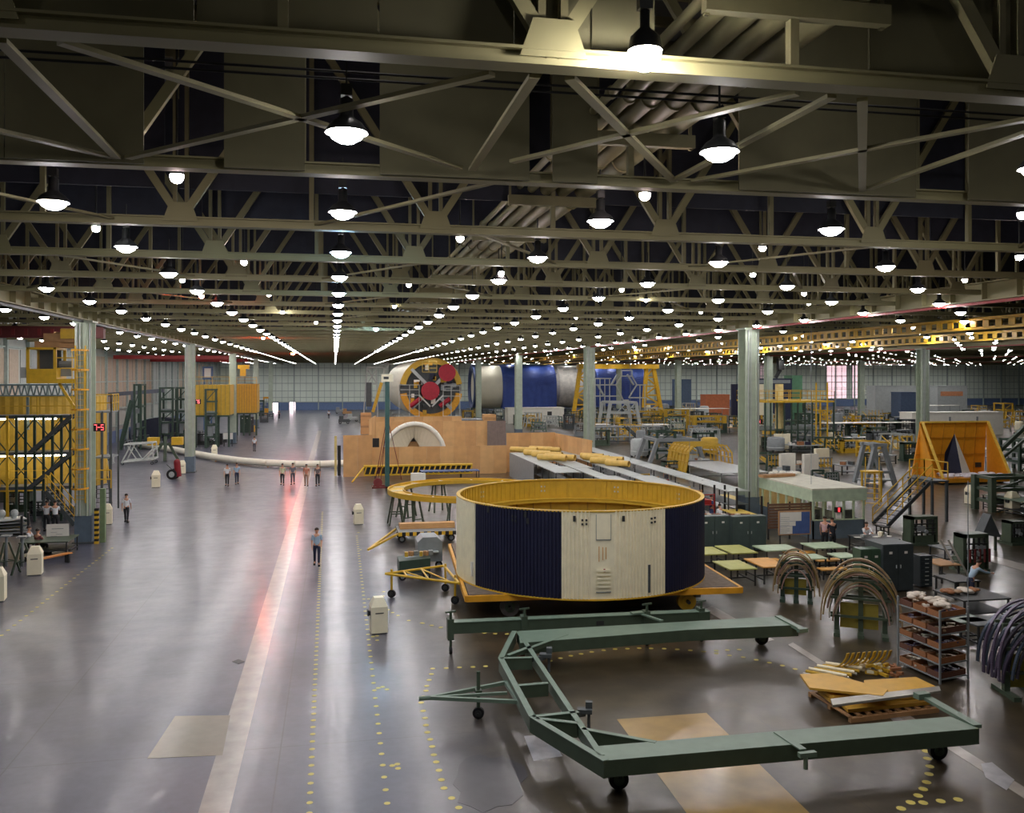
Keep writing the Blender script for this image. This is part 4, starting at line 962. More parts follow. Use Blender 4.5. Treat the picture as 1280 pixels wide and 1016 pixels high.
# ---------------------------------------------------------------- parts shelf
P0, P1, P2 = Vector(G(1175, 855)), Vector(G(1122.5, 831)), Vector(G(1210, 848))
e1, e2 = P1-P0, P2-P0; P3 = P1+e2; sh_z = [.12, .55, .98, 1.42, 1.9]
t = thing('parts_shelf', 'open steel shelf rack full of brown trays at right', 'shelf', ((P0.x+P3.x)/2, (P0.y+P3.y)/2, 0))
posts(t, [tuple(p) for p in (P0, P1, P2, P3)], 2.15, .025, GREY, name='post')
for z in sh_z: b = MB(); b.prism([tuple(p) for p in (P0, P1, P3, P2)], z-.02, z+.01); b.build('shelf_board', GREY, t)
CARD = mat('brown_tray', (150, 100, 64), .7, var=.12); CARD2 = mat('dark_tray', (100, 66, 52), .7)
CLOTHS = [mat('purple_parts', (84, 70, 96), .5), mat('white_cloth', (214, 204, 190), .8), BRONZE, mat('tan_parts', (170, 140, 110), .6)]
nme = ['bottom', 'second', 'third', 'fourth', 'top']
for i, z in enumerate(sh_z):
    for j in range(3):
        u0, u1 = j/3+.02, (j+1)/3-.02; v0, v1 = .04, .94
        q = lambda u, v: tuple(P0+e1*u+e2*v)
        tr_ = thing('parts_tray', 'brown tray on the %s shelf of the steel rack, %s along' % (nme[i], ('first', 'middle', 'last')[j]), 'tray', (*q((u0+u1)/2, .5), z+.01), 0, 'brown trays on the shelf rack')
        b = MB(); b.prism([q(u0, v0), q(u1, v0), q(u1, v1), q(u0, v1)], z+.01, z+.03)
        for a_, c_ in (((u0, v0), (u1, v0)), ((u1, v0), (u1, v1)), ((u1, v1), (u0, v1)), ((u0, v1), (u0, v0))): b.bar((*q(*a_), z+.1), (*q(*c_), z+.1), .02, .16)
        b.build('tray', CARD if (i+j) % 3 else CARD2, tr_)
        b = MB(); random.seed(i*7+j)
        for k in range(14):
            c = P0+e1*random.uniform(u0+.04, u1-.04)+e2*random.uniform(.1, .88); b.box((c.x, c.y, z+.06+random.random()*.08), (random.uniform(.1, .3), random.uniform(.03, .12), .05), random.uniform(0, 3))
        o = b.build('small_parts', CLOTHS[(i*2+j) % 4], tr_); o['kind'] = 'stuff'
for k, (u, v, lab) in enumerate(((.15, .3, 'nearest'), (.45, .5, 'middle'), (.8, .4, 'farthest'))):
    c = P0+e1*u+e2*v; b = MB(); random.seed(k+3)
    for q in range(9): b.ball((c.x+random.uniform(-.25, .25), c.y+random.uniform(-.15, .15), 2.18+random.uniform(0, .08)), random.uniform(.08, .15), 8, .5)
    single('cloth_bundle', b, CLOTHS[1], 'crumpled white cloth bundle atop the shelf rack trays, %s' % lab, 'cloth')
# work tables beside it
tb(1214, 742, 66, 14, 'dark work table cluttered with brown cloth beside the shelf rack', DARK, h=.85, shelf=True)
c = Vector(G(1200, 741, .85))
for k in range(4):
    b = MB(); random.seed(k+20)
    for q in range(8): b.ball((c.x+(k-1.5)*.36+random.uniform(-.14, .14), c.y+random.uniform(-.25, .25), .92+random.uniform(0, .05)), random.uniform(.09, .16), 8, .45)
    single('cloth_heap', b, [CARD, CLOTHS[3], CLOTHS[1], CARD][k], '%s heap of cloth on the dark work table by the shelf rack' % ('leftmost brown', 'second, tan', 'third, whitish', 'rightmost brown')[k], 'cloth')
tb(1176, 702, 28, 8, 'wood topped table behind the drawer cabinet', PLANK, h=.8)
tb(1186, 683, 36, 6, 'low dark steel bench between the two green machines', DGREY, h=.8, shelf=True)
tb(1196, 722, 36, 9, 'dark table with blueprints in front of the bending person', DARK, h=.75)
t = thing('aluminium_ladder', 'bright aluminium ladder leaning by the bending person', 'ladder', fp(1200, 728)); c = fp(1200, 728)
b = MB(); p_, q_ = Vector((c.x+.2, c.y, .0)), Vector((c.x-.5, c.y+.6, 1.75)); s_ = Vector((.38, 0, 0))
b.bar(p_, q_, .05, .08).bar(p_+s_, q_+s_, .05, .08); b.build('side_rail', LMETAL, t)
for k in range(1, 8): b = MB(); r_ = p_+(q_-p_)*k/8; b.bar(r_, r_+s_, .03); b.build('rung', LMETAL, t)
# green machines
def machine(px, py, w, h, label, m, seed, d=1.1, kind='milling_fixture', parts=True):
    c = fp(px, py); random.seed(seed); t = thing(kind, label, 'machine', tuple(c)); D = DEP(c.x, c.y); W = w*D/F; H = h*D/F
    b = MB(); b.bx(c.x-W/2, c.x+W/2, c.y, c.y+d, 0, .14).bx(c.x-W*.42, c.x+W*.42, c.y+.1, c.y+d-.1, .14, H*.35); b.build('base', m, t)
    b = MB(); b.bx(c.x-W/2, c.x-W*.36, c.y+.1, c.y+d*.7, .1, H).bx(c.x+W*.36, c.x+W/2, c.y+.1, c.y+d*.7, .1, H*.95).bx(c.x-W/2, c.x+W/2, c.y+.1, c.y+d*.7, H*.9, H); b.build('portal', m, t)
    b = MB()
    for k in range(4): x = c.x-W*.3+W*.6*k/3; b.bx(x-.04, x+.04, c.y+.05, c.y+.12, H*.35, H*.9)
    for k in range(3): z = H*(.45+.15*k); b.bx(c.x-W*.4, c.x+W*.4, c.y+.02, c.y+.1, z-.03, z+.03)
    b.build('guide_bars', DARK, t)
    b = MB(); b.box((c.x+W*random.uniform(-.2, .2), c.y+.2, H*.6), (W*.3, .4, H*.2)).cyl((c.x, c.y-.1, H*.5), (c.x, c.y+.3, H*.5), .1*min(1, W), 10); b.build('tool_head', GREY, t)
    return t
machine(1157, 682, 38, 36, 'green steel fixture with slots behind the low bench', GREEN, 1)
machine(1222, 716, 36, 48, 'tall green machine with red pipes at right', GREEN, 2)
c = fp(1224, 716); b = MB()
for k in range(5): b.cyl((c.x-.5+k*.25, c.y-.05, .5), (c.x-.5+k*.25, c.y-.05, 1.1), .05, 8)
single('red_pipe_set', b, mat('dark_red', (96, 34, 34), .5), 'row of dark red pipes on the front of the tall green machine', 'pipes')['kind'] = 'stuff'
machine(1275, 682, 22, 30, 'green pedestal machine cut by the right edge', GREEN, 3)
c = fp(1228, 690); t = thing('chute', 'slanted grey sheet metal chute right of the tall green machine', 'chute', tuple(c)); b = MB(); b.slab([(c.x, .9), (c.x+1.1, .7), (c.x+.5, 1.9)], 'y', c.y, c.y+.6); b.build('hopper', DGREY, t); posts(t, ((c.x+.1, c.y+.3), (c.x+1, c.y+.3)), .9, .05, GREEN)
# ================================================================ pile of yellow panels
pc = fp(1095, 868); t = thing('pallet', 'wooden pallet under the pile of yellow panels', 'pallet', tuple(pc)); pd = [Vector(G(*q, .2)) for q in ((1062, 893), (1172, 880), (1110, 848), (1012, 862))]
def pprism(q, z0, z1, name, m, label=None, cat='panel', group=None, parent=None, h=None):
    poly = [tuple(G(*p, h if h is not None else z0)) for p in q]; b = MB(); b.prism(poly, z0, z1)
    return b.build(name, m, parent) if parent else single(name, b, m, label, cat, group)
for k in range(3): b = MB(); a, c = pd[0].lerp(pd[3], k/2), pd[1].lerp(pd[2], k/2); b.bar((*a, .06), (*c, .06), .12, .12); b.build('bearer', PLANK, t)
b = MB()
for k in range(9): a, c = pd[0].lerp(pd[1], (k+.1)/9), pd[3].lerp(pd[2], (k+.1)/9); b.bar((*a, .135), (*c, .135), .12, .03)
b.build('deck_boards', PLANK, t)
YP = mat('yellow_sheet', (206, 160, 62), .45, var=.08)
PG = 'stacked yellow panels'
pprism([(1060, 891), (1168, 880), (1150, 868), (1045, 876)], .15, .24, 'yellow_board', YP, 'yellow panel at the bottom of the pile, nearest edge', group=PG)
pprism([(1040, 880), (1160, 872), (1140, 862), (1022, 866)], .25, .33, 'yellow_board', YP, 'yellow panel second from the bottom of the pile', group=PG)
pprism([(1041, 884), (1176, 866), (1174, 860), (1038, 876)], .5, .56, 'silver_edge_beam', LMETAL, 'long silver edged beam lying across the front of the pile', 'beam')
pprism([(1022, 864), (1042, 874), (1105, 866), (1070, 858)], .34, .42, 'yellow_board', YP, 'yellow panel at the left end of the pile, third layer', group=PG)
pprism([(1082, 872), (1172, 862), (1145, 849), (1080, 853)], .43, .5, 'yellow_board', YP, 'broad yellow panel on the right half of the pile', group=PG)
pprism([(1000, 845), (1012, 862), (1104, 872), (1110, 864), (1036, 844)], .51, .57, 'yellow_board', YP, 'topmost yellow panel lying askew across the pile', group=PG)
for k in range(9):
    a = Vector(G(1004+k*3.5, 842-k*1.2, .12)); c = Vector(G(1052+k*3.2, 852-k*1.6, .12)); b = MB(); b.cyl((*a, .12+.05*(k % 3)), (*c, .12+.05*(k % 3)), .05, 8)
    single('wrapped_rod', b, [LMETAL, OCH, CREAM][k % 3], 'thin wrapped rod, one of the bundle left of the yellow panels', 'rod', 'wrapped rods')
cc = Vector(G(1078, 838, 0))
for k in range(9):   # curved yellow slats standing up
    x = cc.x-.75+k*.19; b = MB(); pts = [(x-.1*k/8+.35*cos(a)-.35, cc.y+.3-.75*cos(a), .1+.72*(1-sin(a))) for a in [pi*.05+i*pi*.45/6 for i in range(7)]]
    for p, q in zip(pts, pts[1:]): b.bar(p, q, .12, .03)
    single('curved_strip', b, YEL if k % 2 else OCH, 'curved yellow slat in the row standing behind the pile', 'slat', 'curved yellow slats')
for k, (px, py) in enumerate(((1090, 842), (1103, 846), (1115, 845))):
    c = Vector(G(px, py, 0)); b = MB(); random.seed(k+40)
    for q in range(10): b.box((c.x+random.uniform(-.3, .3), c.y+random.uniform(-.25, .25), .08+random.random()*.3), (random.uniform(.1, .4), .08, .08), random.uniform(0, 3))
    single('offcut_heap', b, [CREAM, OCH, CARD][k], '%s heap of offcuts at the right end of the curved slats' % ('pale', 'yellow', 'brown')[k], 'scrap', None)['kind'] = 'stuff'
# ================================================================ items left of the cylinder
# flat yellow ring on trestles
dR = F*(EYE-2.0)/(611-YH); lR = (586-640)/F*dR; Rc = (SA*dR+CA*lR, CA*dR-SA*lR)
rg = thing('yellow_ring', 'flat yellow ring frame lying on green trestles behind the big cylinder', 'ring frame', (*Rc, 1.9))
b = arcband(MB(), 4.05, 4.95, 1.92, 1.98, c=Rc); b.build('web', YEL, rg)
b = arcband(MB(), 4.9, 4.98, 1.82, 2.12, c=Rc); b.build('outer_flange', OCH, rg); b = arcband(MB(), 4.0, 4.06, 1.85, 2.08, c=Rc); b.build('inner_flange', OCH, rg)
b = MB()
for k in range(14): a = k*pi/7; b.bar((Rc[0]+4.05*cos(a), Rc[1]+4.05*sin(a), 2.0), (Rc[0]+4.95*cos(a+.05), Rc[1]+4.95*sin(a+.05), 2.0), .06)
b.build('radial_stiffener', WHITE, rg)
for k, a in enumerate((pi*1.02, pi*.8, pi*1.2, pi*1.4, pi*.6, pi*1.6)):
    x, y = Rc[0]+4.5*cos(a), Rc[1]+4.5*sin(a); s = thing('trestle', 'green steel trestle under the yellow ring, %s' % ('at its left tip', 'back left', 'front left', 'front, second', 'back, second', 'front right')[k], 'trestle', (x, y, 0), a, 'green trestles under the ring')
    for i in (-1, 1):
        for j in (-1, 1): b = MB(); b.bar((i*.15, j*.3, 1.82), (i*.45, j*.5, 0), .08); b.build('leg', GREEN, s, True)
    b = MB(); b.bx(-.3, .3, -.4, .4, 1.78, 1.86); b.bar((-.35, -.45, .7), (.35, -.45, .7), .06).bar((-.35, .45, .7), (.35, .45, .7), .06); b.build('top_plate', GREEN, s, True)
# striped tow trailer with planks
a = fp(499, 680); Y = a.y; x0, x1 = XY(498, Y), XY(570, Y)
t = thing('flat_cart', 'low flat cart with black and yellow hazard edge carrying planks', 'cart', ((x0+x1)/2, Y+1, 0))
b = MB(); b.bx(x0, x1, Y, Y+2.2, .5, .62); b.build('bed', GREY, t)
b = MB()
n = 16
for k in range(n):
    w = (x1-x0)/n; b.m(k % 2).slab([(x0+k*w, .42), (x0+(k+1)*w, .42), (x0+(k+1)*w+.0, .62), (x0+k*w, .62)], 'y', Y-.03, Y)
b.build('hazard_edge', [YEL, BLACK], t)
for px in (503, 565): wheel(t, (XY(px, Y), Y+.4, .2), .2, .12, (0, 1, 0), BLACK, GREY)
for px in (503, 565): wheel(t, (XY(px, Y), Y+1.9, .2), .2, .12, (0, 1, 0), BLACK, GREY)
tipc = fp(460, 690); b = MB(); b.bar((tipc.x, tipc.y, .12), (x0, Y+.3, .5), .09).bar((tipc.x, tipc.y, .12), (x0, Y+1.9, .5), .09); b.build('draw_bar', YEL, t)
for k in range(5):
    b = MB(); z = .63+.1*(k//2); b.bx(x0+.15, x0+.15+3.0, Y+.9+(k % 2)*.6, Y+1.45+(k % 2)*.6, z, z+.09)
    single('timber_plank', b, PLANK if k % 2 else WOOD, 'long timber plank stacked on the hazard striped cart', 'plank', 'timber planks on the striped cart')
# grey box cart
a = fp(521, 712); Y = a.y; x0, x1 = XY(522, Y), XY(553, Y); h = ZH(522, 672, Y)
t = thing('box_cart', 'grey sheet metal box cart beside the green tool truck', 'cart', ((x0+x1)/2, Y+.5, 0))
b = MB(); b.slab([(x0, .35), (x1, .35), (x1, h*.85), (x1-.25, h), (x0+.25, h), (x0, h*.85)], 'y', Y, Y+1.3); b.build('box', GREY, t)
b = MB(); b.bx(x0+.2, x1-.2, Y-.25, Y, .8, .85); b.build('shelf', LGREY, t)
for x in (x0+.15, x1-.15): wheel(t, (x, Y+.2, .17), .17, .1, (0, 1, 0), BLACK, GREY)
for x in (x0+.15, x1-.15): b = MB(); b.bx(x-.04, x+.04, Y+.15, Y+.25, .17, .36); b.build('wheel_fork', DARK, t)
# green tool truck
a = fp(500, 726); Y = a.y; x0 = XY(499, Y); x1 = XY(538, Y)
t = thing('tool_truck', 'dark green tool truck with clutter on top by the yellow dolly', 'cart', ((x0+x1)/2, Y+.6, 0))
b = MB(); b.slab([(x0, .3), (x1, .3), (x1, .95), (x0, .85)], 'y', Y, Y+1.2); b.build('body', DGREEN, t)
for x in (x0+.15, x1-.15):
    for y in (Y+.1, Y+1.1): wheel(t, (x, y, .16), .16, .09, (0, 1, 0), BLACK, GREY)
random.seed(5)
for k in range(6):
    b = MB(); b.box((x0+.35+k*.22, Y+.5+.1*(k % 3), .98+.08), (.14, .2, .2), k); single('tool_box', b, [OCH, PLANK, GREY][k % 3], '%s little box on top of the dark green tool truck' % ('leftmost', 'second', 'third', 'fourth', 'fifth', 'rightmost')[k], 'box', 'boxes on the tool truck')
# yellow A-frame dolly
t = thing('tow_dolly', 'yellow tubular A-frame dolly on three casters left of the trailer', 'dolly', tuple(fp(530, 745)))
zD = 1.0; n1, n2, n3 = G3(482, 717, zD), G3(555, 707, zD), G3(574, 729, zD)
b = MB(); b.cyl(n1, n2, .05).cyl(n1, n3, .05).cyl(n2, n3, .05)
def L3(a, c, u): return tuple(Vector(a).lerp(Vector(c), u))
for u in (.3, .6): b.cyl(L3(n1, n2, u), L3(n1, n3, u), .035).cyl(L3(n1, n2, u), L3(n1, n3, min(1, u+.3)), .03)
b.build('tube_frame', YEL, t)
for p in (L3(n1, n2, .1), L3(n2, n3, .1), L3(n2, n3, .75)):
    b = MB(); b.cyl((p[0], p[1], .2), (p[0], p[1], 1.15), .045, 8); b.build('jack_leg', YEL, t); wheel(t, (p[0], p[1], .16), .16, .1, (.5, 1, 0), BLACK, DARK, 'caster')
# mast
c = fp(484, 611); t = thing('lift_mast', 'tall dark green lift mast with red braces and small beige box on top', 'mast', tuple(c)); zt = ZH(484, 477, c.y)
b = MB(); b.bx(c.x-.17, c.x+.17, c.y-.17, c.y+.17, .1, zt); b.build('mast', mat('mast_green', (52, 92, 88), .45), t)
MR = mat('brace_red', (120, 44, 44), .5); c2_ = Vector((c.x-.9, c.y+.6, 0))
for q, z in (((c.x-.95, c.y-.2), 5.8), ((c.x-.45, c.y+.9), 5.8), ((c.x+1.2, c.y+.8), 5.8), ((c.x-.75, c.y+.2), 5.0)):
    b = MB(); b.cyl((c.x, c.y, z), (*q, .6), .03, 6); b.build('brace_rod', MR, t)
b = MB(); b.bx(c.x-1.2, c.x+1.3, c.y-.4, c.y-.3, .1, .22).bx(c.x-1.2, c.x+1.3, c.y+.8, c.y+.9, .1, .22).bx(c.x-1.2, c.x-1.1, c.y-.4, c.y+.9, .1, .22).bx(c.x-.15, c.x+.15, c.y-.4, c.y+.9, .1, .22); b.build('base_frame', MR, t)
b = MB(); b.cyl((c.x-.75, c.y-.4, .55), (c.x-.75, c.y, .55), .35, 14); b.build('winch_drum', MR, t)
b = MB(); b.bx(c.x-.45, c.x+.45, c.y-.3, c.y+.3, zt, zt+.6); b.build('top_box', CREAM, t)
b = MB(); b.bx(c.x-.3, c.x+.1, c.y-.31, c.y-.3, zt+.2, zt+.4); b.build('dark_label', DARK, t)
# slotted yellow beam, blue bench
a = fp(455, 600); Y = a.y; x0, x1 = XY(455, Y), XY(591, Y)
t = thing('slotted_beam', 'long low yellow slotted beam in front of the plywood partition', 'beam', ((x0+x1)/2, Y, 0))
b = MB(); b.bx(x0, x1, Y, Y+.8, 1.1, 1.22).bx(x0, x1, Y, Y+.8, .35, .45); b.build('flanges', YEL, t)
b = MB()
x = x0
while x < x1: b.bar((x, Y+.02, .45), (x+.2, Y+.02, 1.1), .12, .06, (0, 1, 0)); x += .46
b.build('web_bars', YEL, t)
b = MB(); b.bx(x0, x1, Y+.5, Y+.54, .45, 1.1); b.build('back_web', DARK, t)
posts(t, ((x0+1, Y+.4), (x1-1, Y+.4), ((x0+x1)/2, Y+.4)), .36, .08, DGREY)
b = MB(); q = fp(440, 604); b.bar((q.x, q.y, .1), (x0, Y, 1.1), .1); b.build('draw_bar', YEL, t)
a = fp(526, 603); Y = a.y; table(XY(527, Y), XY(600, Y), Y, Y+1.5, .9, 'blue topped bench just in front of the yellow slotted beam', mat('blue_bench_top', (52, 74, 118), .5))
b = MB(); Y = fp(505, 604).y; b.bx(XY(514, Y), XY(532, Y), Y, Y+.6, 0, .8); single('white_crate', b, WHITE, 'white crate left of the blue bench', 'crate')
a = fp(560, 592); Y = a.y+1.2; b = MB(); b.bx(XY(505, Y), XY(591, Y), Y, Y+.4, 0, 1.3); single('olive_girder', b, mat('olive_paint', (120, 126, 72), .5), 'olive girder lying behind the yellow slotted beam', 'girder')
# ================================================================ plywood partitions (each panel run is a thing)
def ply(px0, px1, Y, pyt, label, m=WOOD, px_step=None, Y1=None, z0=0.):
    """run of plywood sheets standing along Y (or from Y to Y1 at px1)"""
    p, q = Vector((XY(px0, Y), Y, 0)), Vector((XY(px1, Y1 or Y), Y1 or Y, 0)); h = ZH(px0, pyt, Y)
    t = thing('plywood_partition', label, 'partition', tuple((p+q)/2), 0, 'plywood partitions')
    L = (q-p).length; n = max(1, round(L/1.22)); d = (q-p)/n; up = Vector((0, 0, h/2))
    for k in range(n):
        a, c = p+d*(k+.004), p+d*(k+.996); b = MB(); hh = h
        b.bar(a+Vector((0, 0, z0+(hh-z0)/2)), c+Vector((0, 0, z0+(hh-z0)/2)), .03, hh-z0)
        b.build('plywood_sheet', WOODS[(k*5+int(px0)) % 3] if m is WOOD else m, t)
    nn_ = Vector((-d.y, d.x, 0)).normalized()*.06; b = MB(); b.bar(p+nn_+Vector((0, 0, h-.1)), q+nn_+Vector((0, 0, h-.1)), .05, .09).bar(p+nn_+Vector((0, 0, .3)), q+nn_+Vector((0, 0, .3)), .05, .09); b.build('batten', PLANK, t)
    return t
WOODS = [WOOD, mat('plywood_light', (214, 168, 112), .6, var=.1, scale=1.2), mat('plywood_dark', (202, 154, 100), .6, var=.1, scale=1.2)]
YF = fp(429, 596).y
ply(429, 465, YF, 544, 'taller plywood partition at the left front corner of the enclosure')
ply(465, 633, YF+.3, 559, 'long low plywood partition across the front, before the white tent')
ply(633, 694, YF+1.2, 541, 'tall plywood partition right of the tent')
ply(694, 740, YF+1.1, 541, 'angled plywood partition at the right end of the enclosure', Y1=YF-9)
ply(469, 609, 102, 527, 'plywood partition behind the white tent')
ply(468, 577, 117, 521, 'rearmost plywood partition below the engine cluster')
ply(461, 470, 92, 524, 'short plywood return at the left rear of the tent', Y1=101)
ply(609, 632, 101, 526, 'grey brown board at the right end of the rear partition', mat('grey_board', (128, 112, 104), .7))
for k, (px0, px1, py0, py1, Y, lab) in enumerate(((451, 464, 516, 529, 140, 'wooden crate left behind the tent'), (605, 620, 518, 526, 120, 'cream crate right of the rear partition'))):
    x0, x1 = XY(px0, Y), XY(px1, Y); t = thing('wooden_crate', lab, 'crate', ((x0+x1)/2, Y, 0)); h = ZH(px0, py0, Y)
    b = MB(); b.bx(x0, x1, Y, Y+1.5, 0, h); b.build('box', WOOD, t); b = MB(); b.bx(x0-.03, x1+.03, Y-.03, Y, h*.3, h*.4).bx(x0-.03, x1+.03, Y-.03, Y, h*.8, h*.9); b.build('batten', PLANK, t)
# white tent: open arched shell with a pointed mouth
Y = 90.; cx = XY(518, Y); W = (XY(556, Y)-XY(479, Y))/2; H = ZH(520, 530, Y)
t = thing('white_tent', 'white domed fabric shelter standing inside the plywood enclosure', 'tent', (cx, Y, 0))
b = MB(); n = 24; prof = [(1.0, 0), (1.03, .25), (1.0, .5), (.93, 2.2), (.7, 4.2), (.35, 5.4), (.05, 5.8)]; vs_ = []
for s, dy in prof:
    for k in range(n+1): a = pi*k/n; vs_.append((cx-W*s*cos(a), Y+dy, H*s*sin(a)**.8))
b.add(vs_, [(i*(n+1)+k, i*(n+1)+k+1, (i+1)*(n+1)+k+1, (i+1)*(n+1)+k) for i in range(len(prof)-1) for k in range(n)], True); b.build('fabric_shell', mat('tent_fabric', (248, 246, 238), .7, var=.02), t)
b = MB(); vs_ = []
for k in range(n+1):
    a = pi*k/n; ox, oz = cx-W*cos(a), H*sin(a)**.8; u = abs(cos(a)); ix, iz = cx-W*.5*cos(a), H*.66*(1-abs(cos(a))**1.2); vs_ += [(ox, Y+.02, oz), (ix, Y+1.0, iz)]
b.add(vs_, [(2*k, 2*k+1, 2*k+3, 2*k+2) for k in range(n)]); b.build('front_flap', mat('tent_cream', (240, 230, 204), .7, var=.03), t)
b = MB()
for k in range(12): a, c_ = pi*k/12, pi*(k+1)/12; b.cyl((cx-W*1.02*cos(a), Y-.03, H*1.01*sin(a)**.8), (cx-W*1.02*cos(c_), Y-.03, H*1.01*sin(c_)**.8), .24, 8)
b.build('front_hoop', WHITE, t)
ply(503, 524, 91.6, 552, 'plywood screen seen inside the mouth of the tent')
b = MB(); b.bx(XY(466, 86), XY(474, 86), 86, 86.5, 0, ZH(466, 548, 86)); single('black_cabinet', b, BLACK, 'black cabinet behind the front partition, left of the tent', 'cabinet')
# small things by the enclosure's left end
b = MB(); Y = YF+1; b.bx(XY(418, Y), XY(421, Y), Y, Y+.2, 0, ZH(418, 545, Y)); single('yellow_post', b, mat('pale_yellow', (214, 196, 128), .6), 'pale yellow upright board left of the plywood enclosure', 'post')
b = MB(); b.bx(XY(422, Y), XY(426, Y), Y, Y+.4, 0, ZH(422, 557, Y)); single('black_board', b, BLACK, 'narrow black panel left of the plywood enclosure', 'panel')
# long white tube across the aisle
P = [(175, 556), (200, 559), (222, 562.5), (245, 567), (270, 571.5), (300, 575.5), (335, 578.5), (370, 580), (400, 580), (432, 579)]
b = MB(); pts = [G3(px, py, .42) for px, py in P]; b.tube(pts, .34, 12); single('long_tube', b, mat('tube_white', (240, 234, 214), .5, var=.03), 'very long curved white tube lying across the aisle', 'tube')
for k, px in enumerate((4, 6, 8)):
    p = pts[px]; b = MB(); b.bx(p[0]-.06, p[0]+.06, p[1]-.35, p[1]+.35, 0, .1); single('tube_chock', b, PLANK, 'wooden chock under the long white tube, %s' % ('left', 'middle', 'right')[k], 'chock')
# ================================================================ engine end of the big stage
Y = 142.; k_ = DEP(XY(539, Y), Y)/F; sx = XY(539, Y); sz = 9-(486-YH)*k_; R5 = 39*k_
t = thing('rocket_stage', 'white rocket stage seen from its engine end with two red engine covers', 'rocket stage', (sx, Y, sz-R5), 0)
b = MB(); b.lathe([(R5, 1.0), (R5, 40), (R5*.9, 42), (.1, 43)], (sx, Y, sz), 40, 'y'); b.build('tank_body', mat('stage_white', (226, 222, 200), .5), t)
b = arcband(MB(), 0, 0, 0, 0, 1); 
def ringxz(b, r0, r1, y0, y1, n=40, a0=0., a1=2*pi, c=(0, 0)):
    for i in range(n):
        p, q = a0+(a1-a0)*i/n, a0+(a1-a0)*(i+1)/n
        v = [(c[0]+r*cos(u), y, c[1]+r*sin(u)) for u in (p, q) for r, y in ((r0, y0), (r1, y0), (r1, y1), (r0, y1))]
        b.add(v, [(0, 1, 5, 4), (1, 2, 6, 5), (2, 3, 7, 6), (3, 0, 4, 7)])
    b.add([(c[0]+r0*cos(a0), y0, c[1]+r0*sin(a0))]*3, []); return b
b = ringxz(MB(), R5*.8, R5*1.0, Y-.4, Y+1, c=(sx, sz), a0=pi*1.05, a1=pi*1.95); b.build('lower_ring', ORG, t)
b = ringxz(MB(), R5*.82, R5*1.0, Y-.3, Y+1, c=(sx, sz), a0=pi*.05, a1=pi*.95); b.build('upper_ring', OCH, t)
b = MB(); b.lathe([(R5*.98, .8), (.1, .9)], (sx, Y, sz), 32, 'y'); b.build('bulkhead', DGREY, t)
b = MB()
for a in (pi/4, 3*pi/4, 5*pi/4, 7*pi/4): b.bar((sx, Y-.1, sz), (sx+R5*.9*cos(a), Y-.1, sz+R5*.9*sin(a)), .5, .6, (0, 1, 0))
b.build('thrust_beams', LGREY, t)
random.seed(9)
for k in range(26):
    a = random.uniform(0, 2*pi); r = random.uniform(.35, .8)*R5; b = MB(); b.box((sx+r*cos(a), Y-.2, sz+r*sin(a)), (random.uniform(.4, 1.2), .5, random.uniform(.3, 1.0)), 0); b.build('equipment_box', [OCH, GREY, WHITE, DGREY, NAVY, ORG][k % 6], t)
ENG = mat('engine_cover_red', (170, 30, 50), .55)
for nm, px, py, r in (('centre', 538, 488.5, 11), ('upper right', 559, 465.6, 10.3)):
    X, Z = XY(px, Y-2.5), ZH(px, py, Y-2.5); rr = r*DEP(X, Y)/F; b = MB(); b.lathe([(rr*.5, 2.3), (rr*.75, 1.2), (rr, 0)], (X, Y-2.5, Z), 24, 'y'); b.build('engine_nozzle', DGREY, t)
    b = MB(); b.cyl((X, Y-2.4, Z), (X, Y-2.55, Z), rr*1.03, 24).cyl((X, Y-2.55, Z), (X, Y-2.6, Z), rr*.3, 16); b.build('red_cover', ENG, t)
for px, py in ((519, 503), (556, 503)):
    X, Z = XY(px, Y-1), ZH(px, py, Y-1); b = MB(); b.cyl((X-.8, Y-1, Z-.6), (X+.8, Y-1, Z+.6), .35, 12); b.build('red_actuator', ENG, t)
sc = thing('stage_scaffold', 'silver work platforms wrapped around the engine end of the stage', 'scaffold', (sx, Y-4, 0))
SILV = mat('silver_scaffold', (190, 194, 188), .4)
def frame_xz(b, pxs, pys, Y, r=.08):
    for px in pxs: X = XY(px, Y); b.bar((X, Y, 0 if len(pys) == 2 and 0 else ZH(px, pys[-1], Y)), (X, Y, ZH(px, pys[0], Y)), r)
    for py in pys: b.bar((XY(pxs[0], Y), Y, ZH(pxs[0], py, Y)), (XY(pxs[-1], Y), Y, ZH(pxs[-1], py, Y)), r)
    return b
b = frame_xz(MB(), (499, 512, 524), (481, 487, 494, 520), Y-4); b.build('left_tower', SILV, sc)
b = frame_xz(MB(), (554, 564, 575), (482, 488, 495, 520), Y-4); b.build('right_tower', SILV, sc)
b = frame_xz(MB(), (528, 536, 546), (451, 455, 460, 465), Y-2); b.build('top_platform', mat('scaffold_yellow', (206, 178, 84), .5), sc)
b = MB(); b.bar((XY(524, Y-4), Y-4, ZH(524, 494, Y-4)), (XY(538, Y-4), Y-4, ZH(538, 508, Y-4)), .2).bar((XY(554, Y-4), Y-4, ZH(554, 494, Y-4)), (XY(540, Y-4), Y-4, ZH(540, 508, Y-4)), .2); b.build('sloping_braces', SILV, sc)
b = MB()
for px in (499, 524, 554, 575): X = XY(px, Y-4); b.bar((X, Y-4, 0), (X, Y-4, ZH(px, 519, Y-4)), .12)
b.build('legs', SILV, sc)
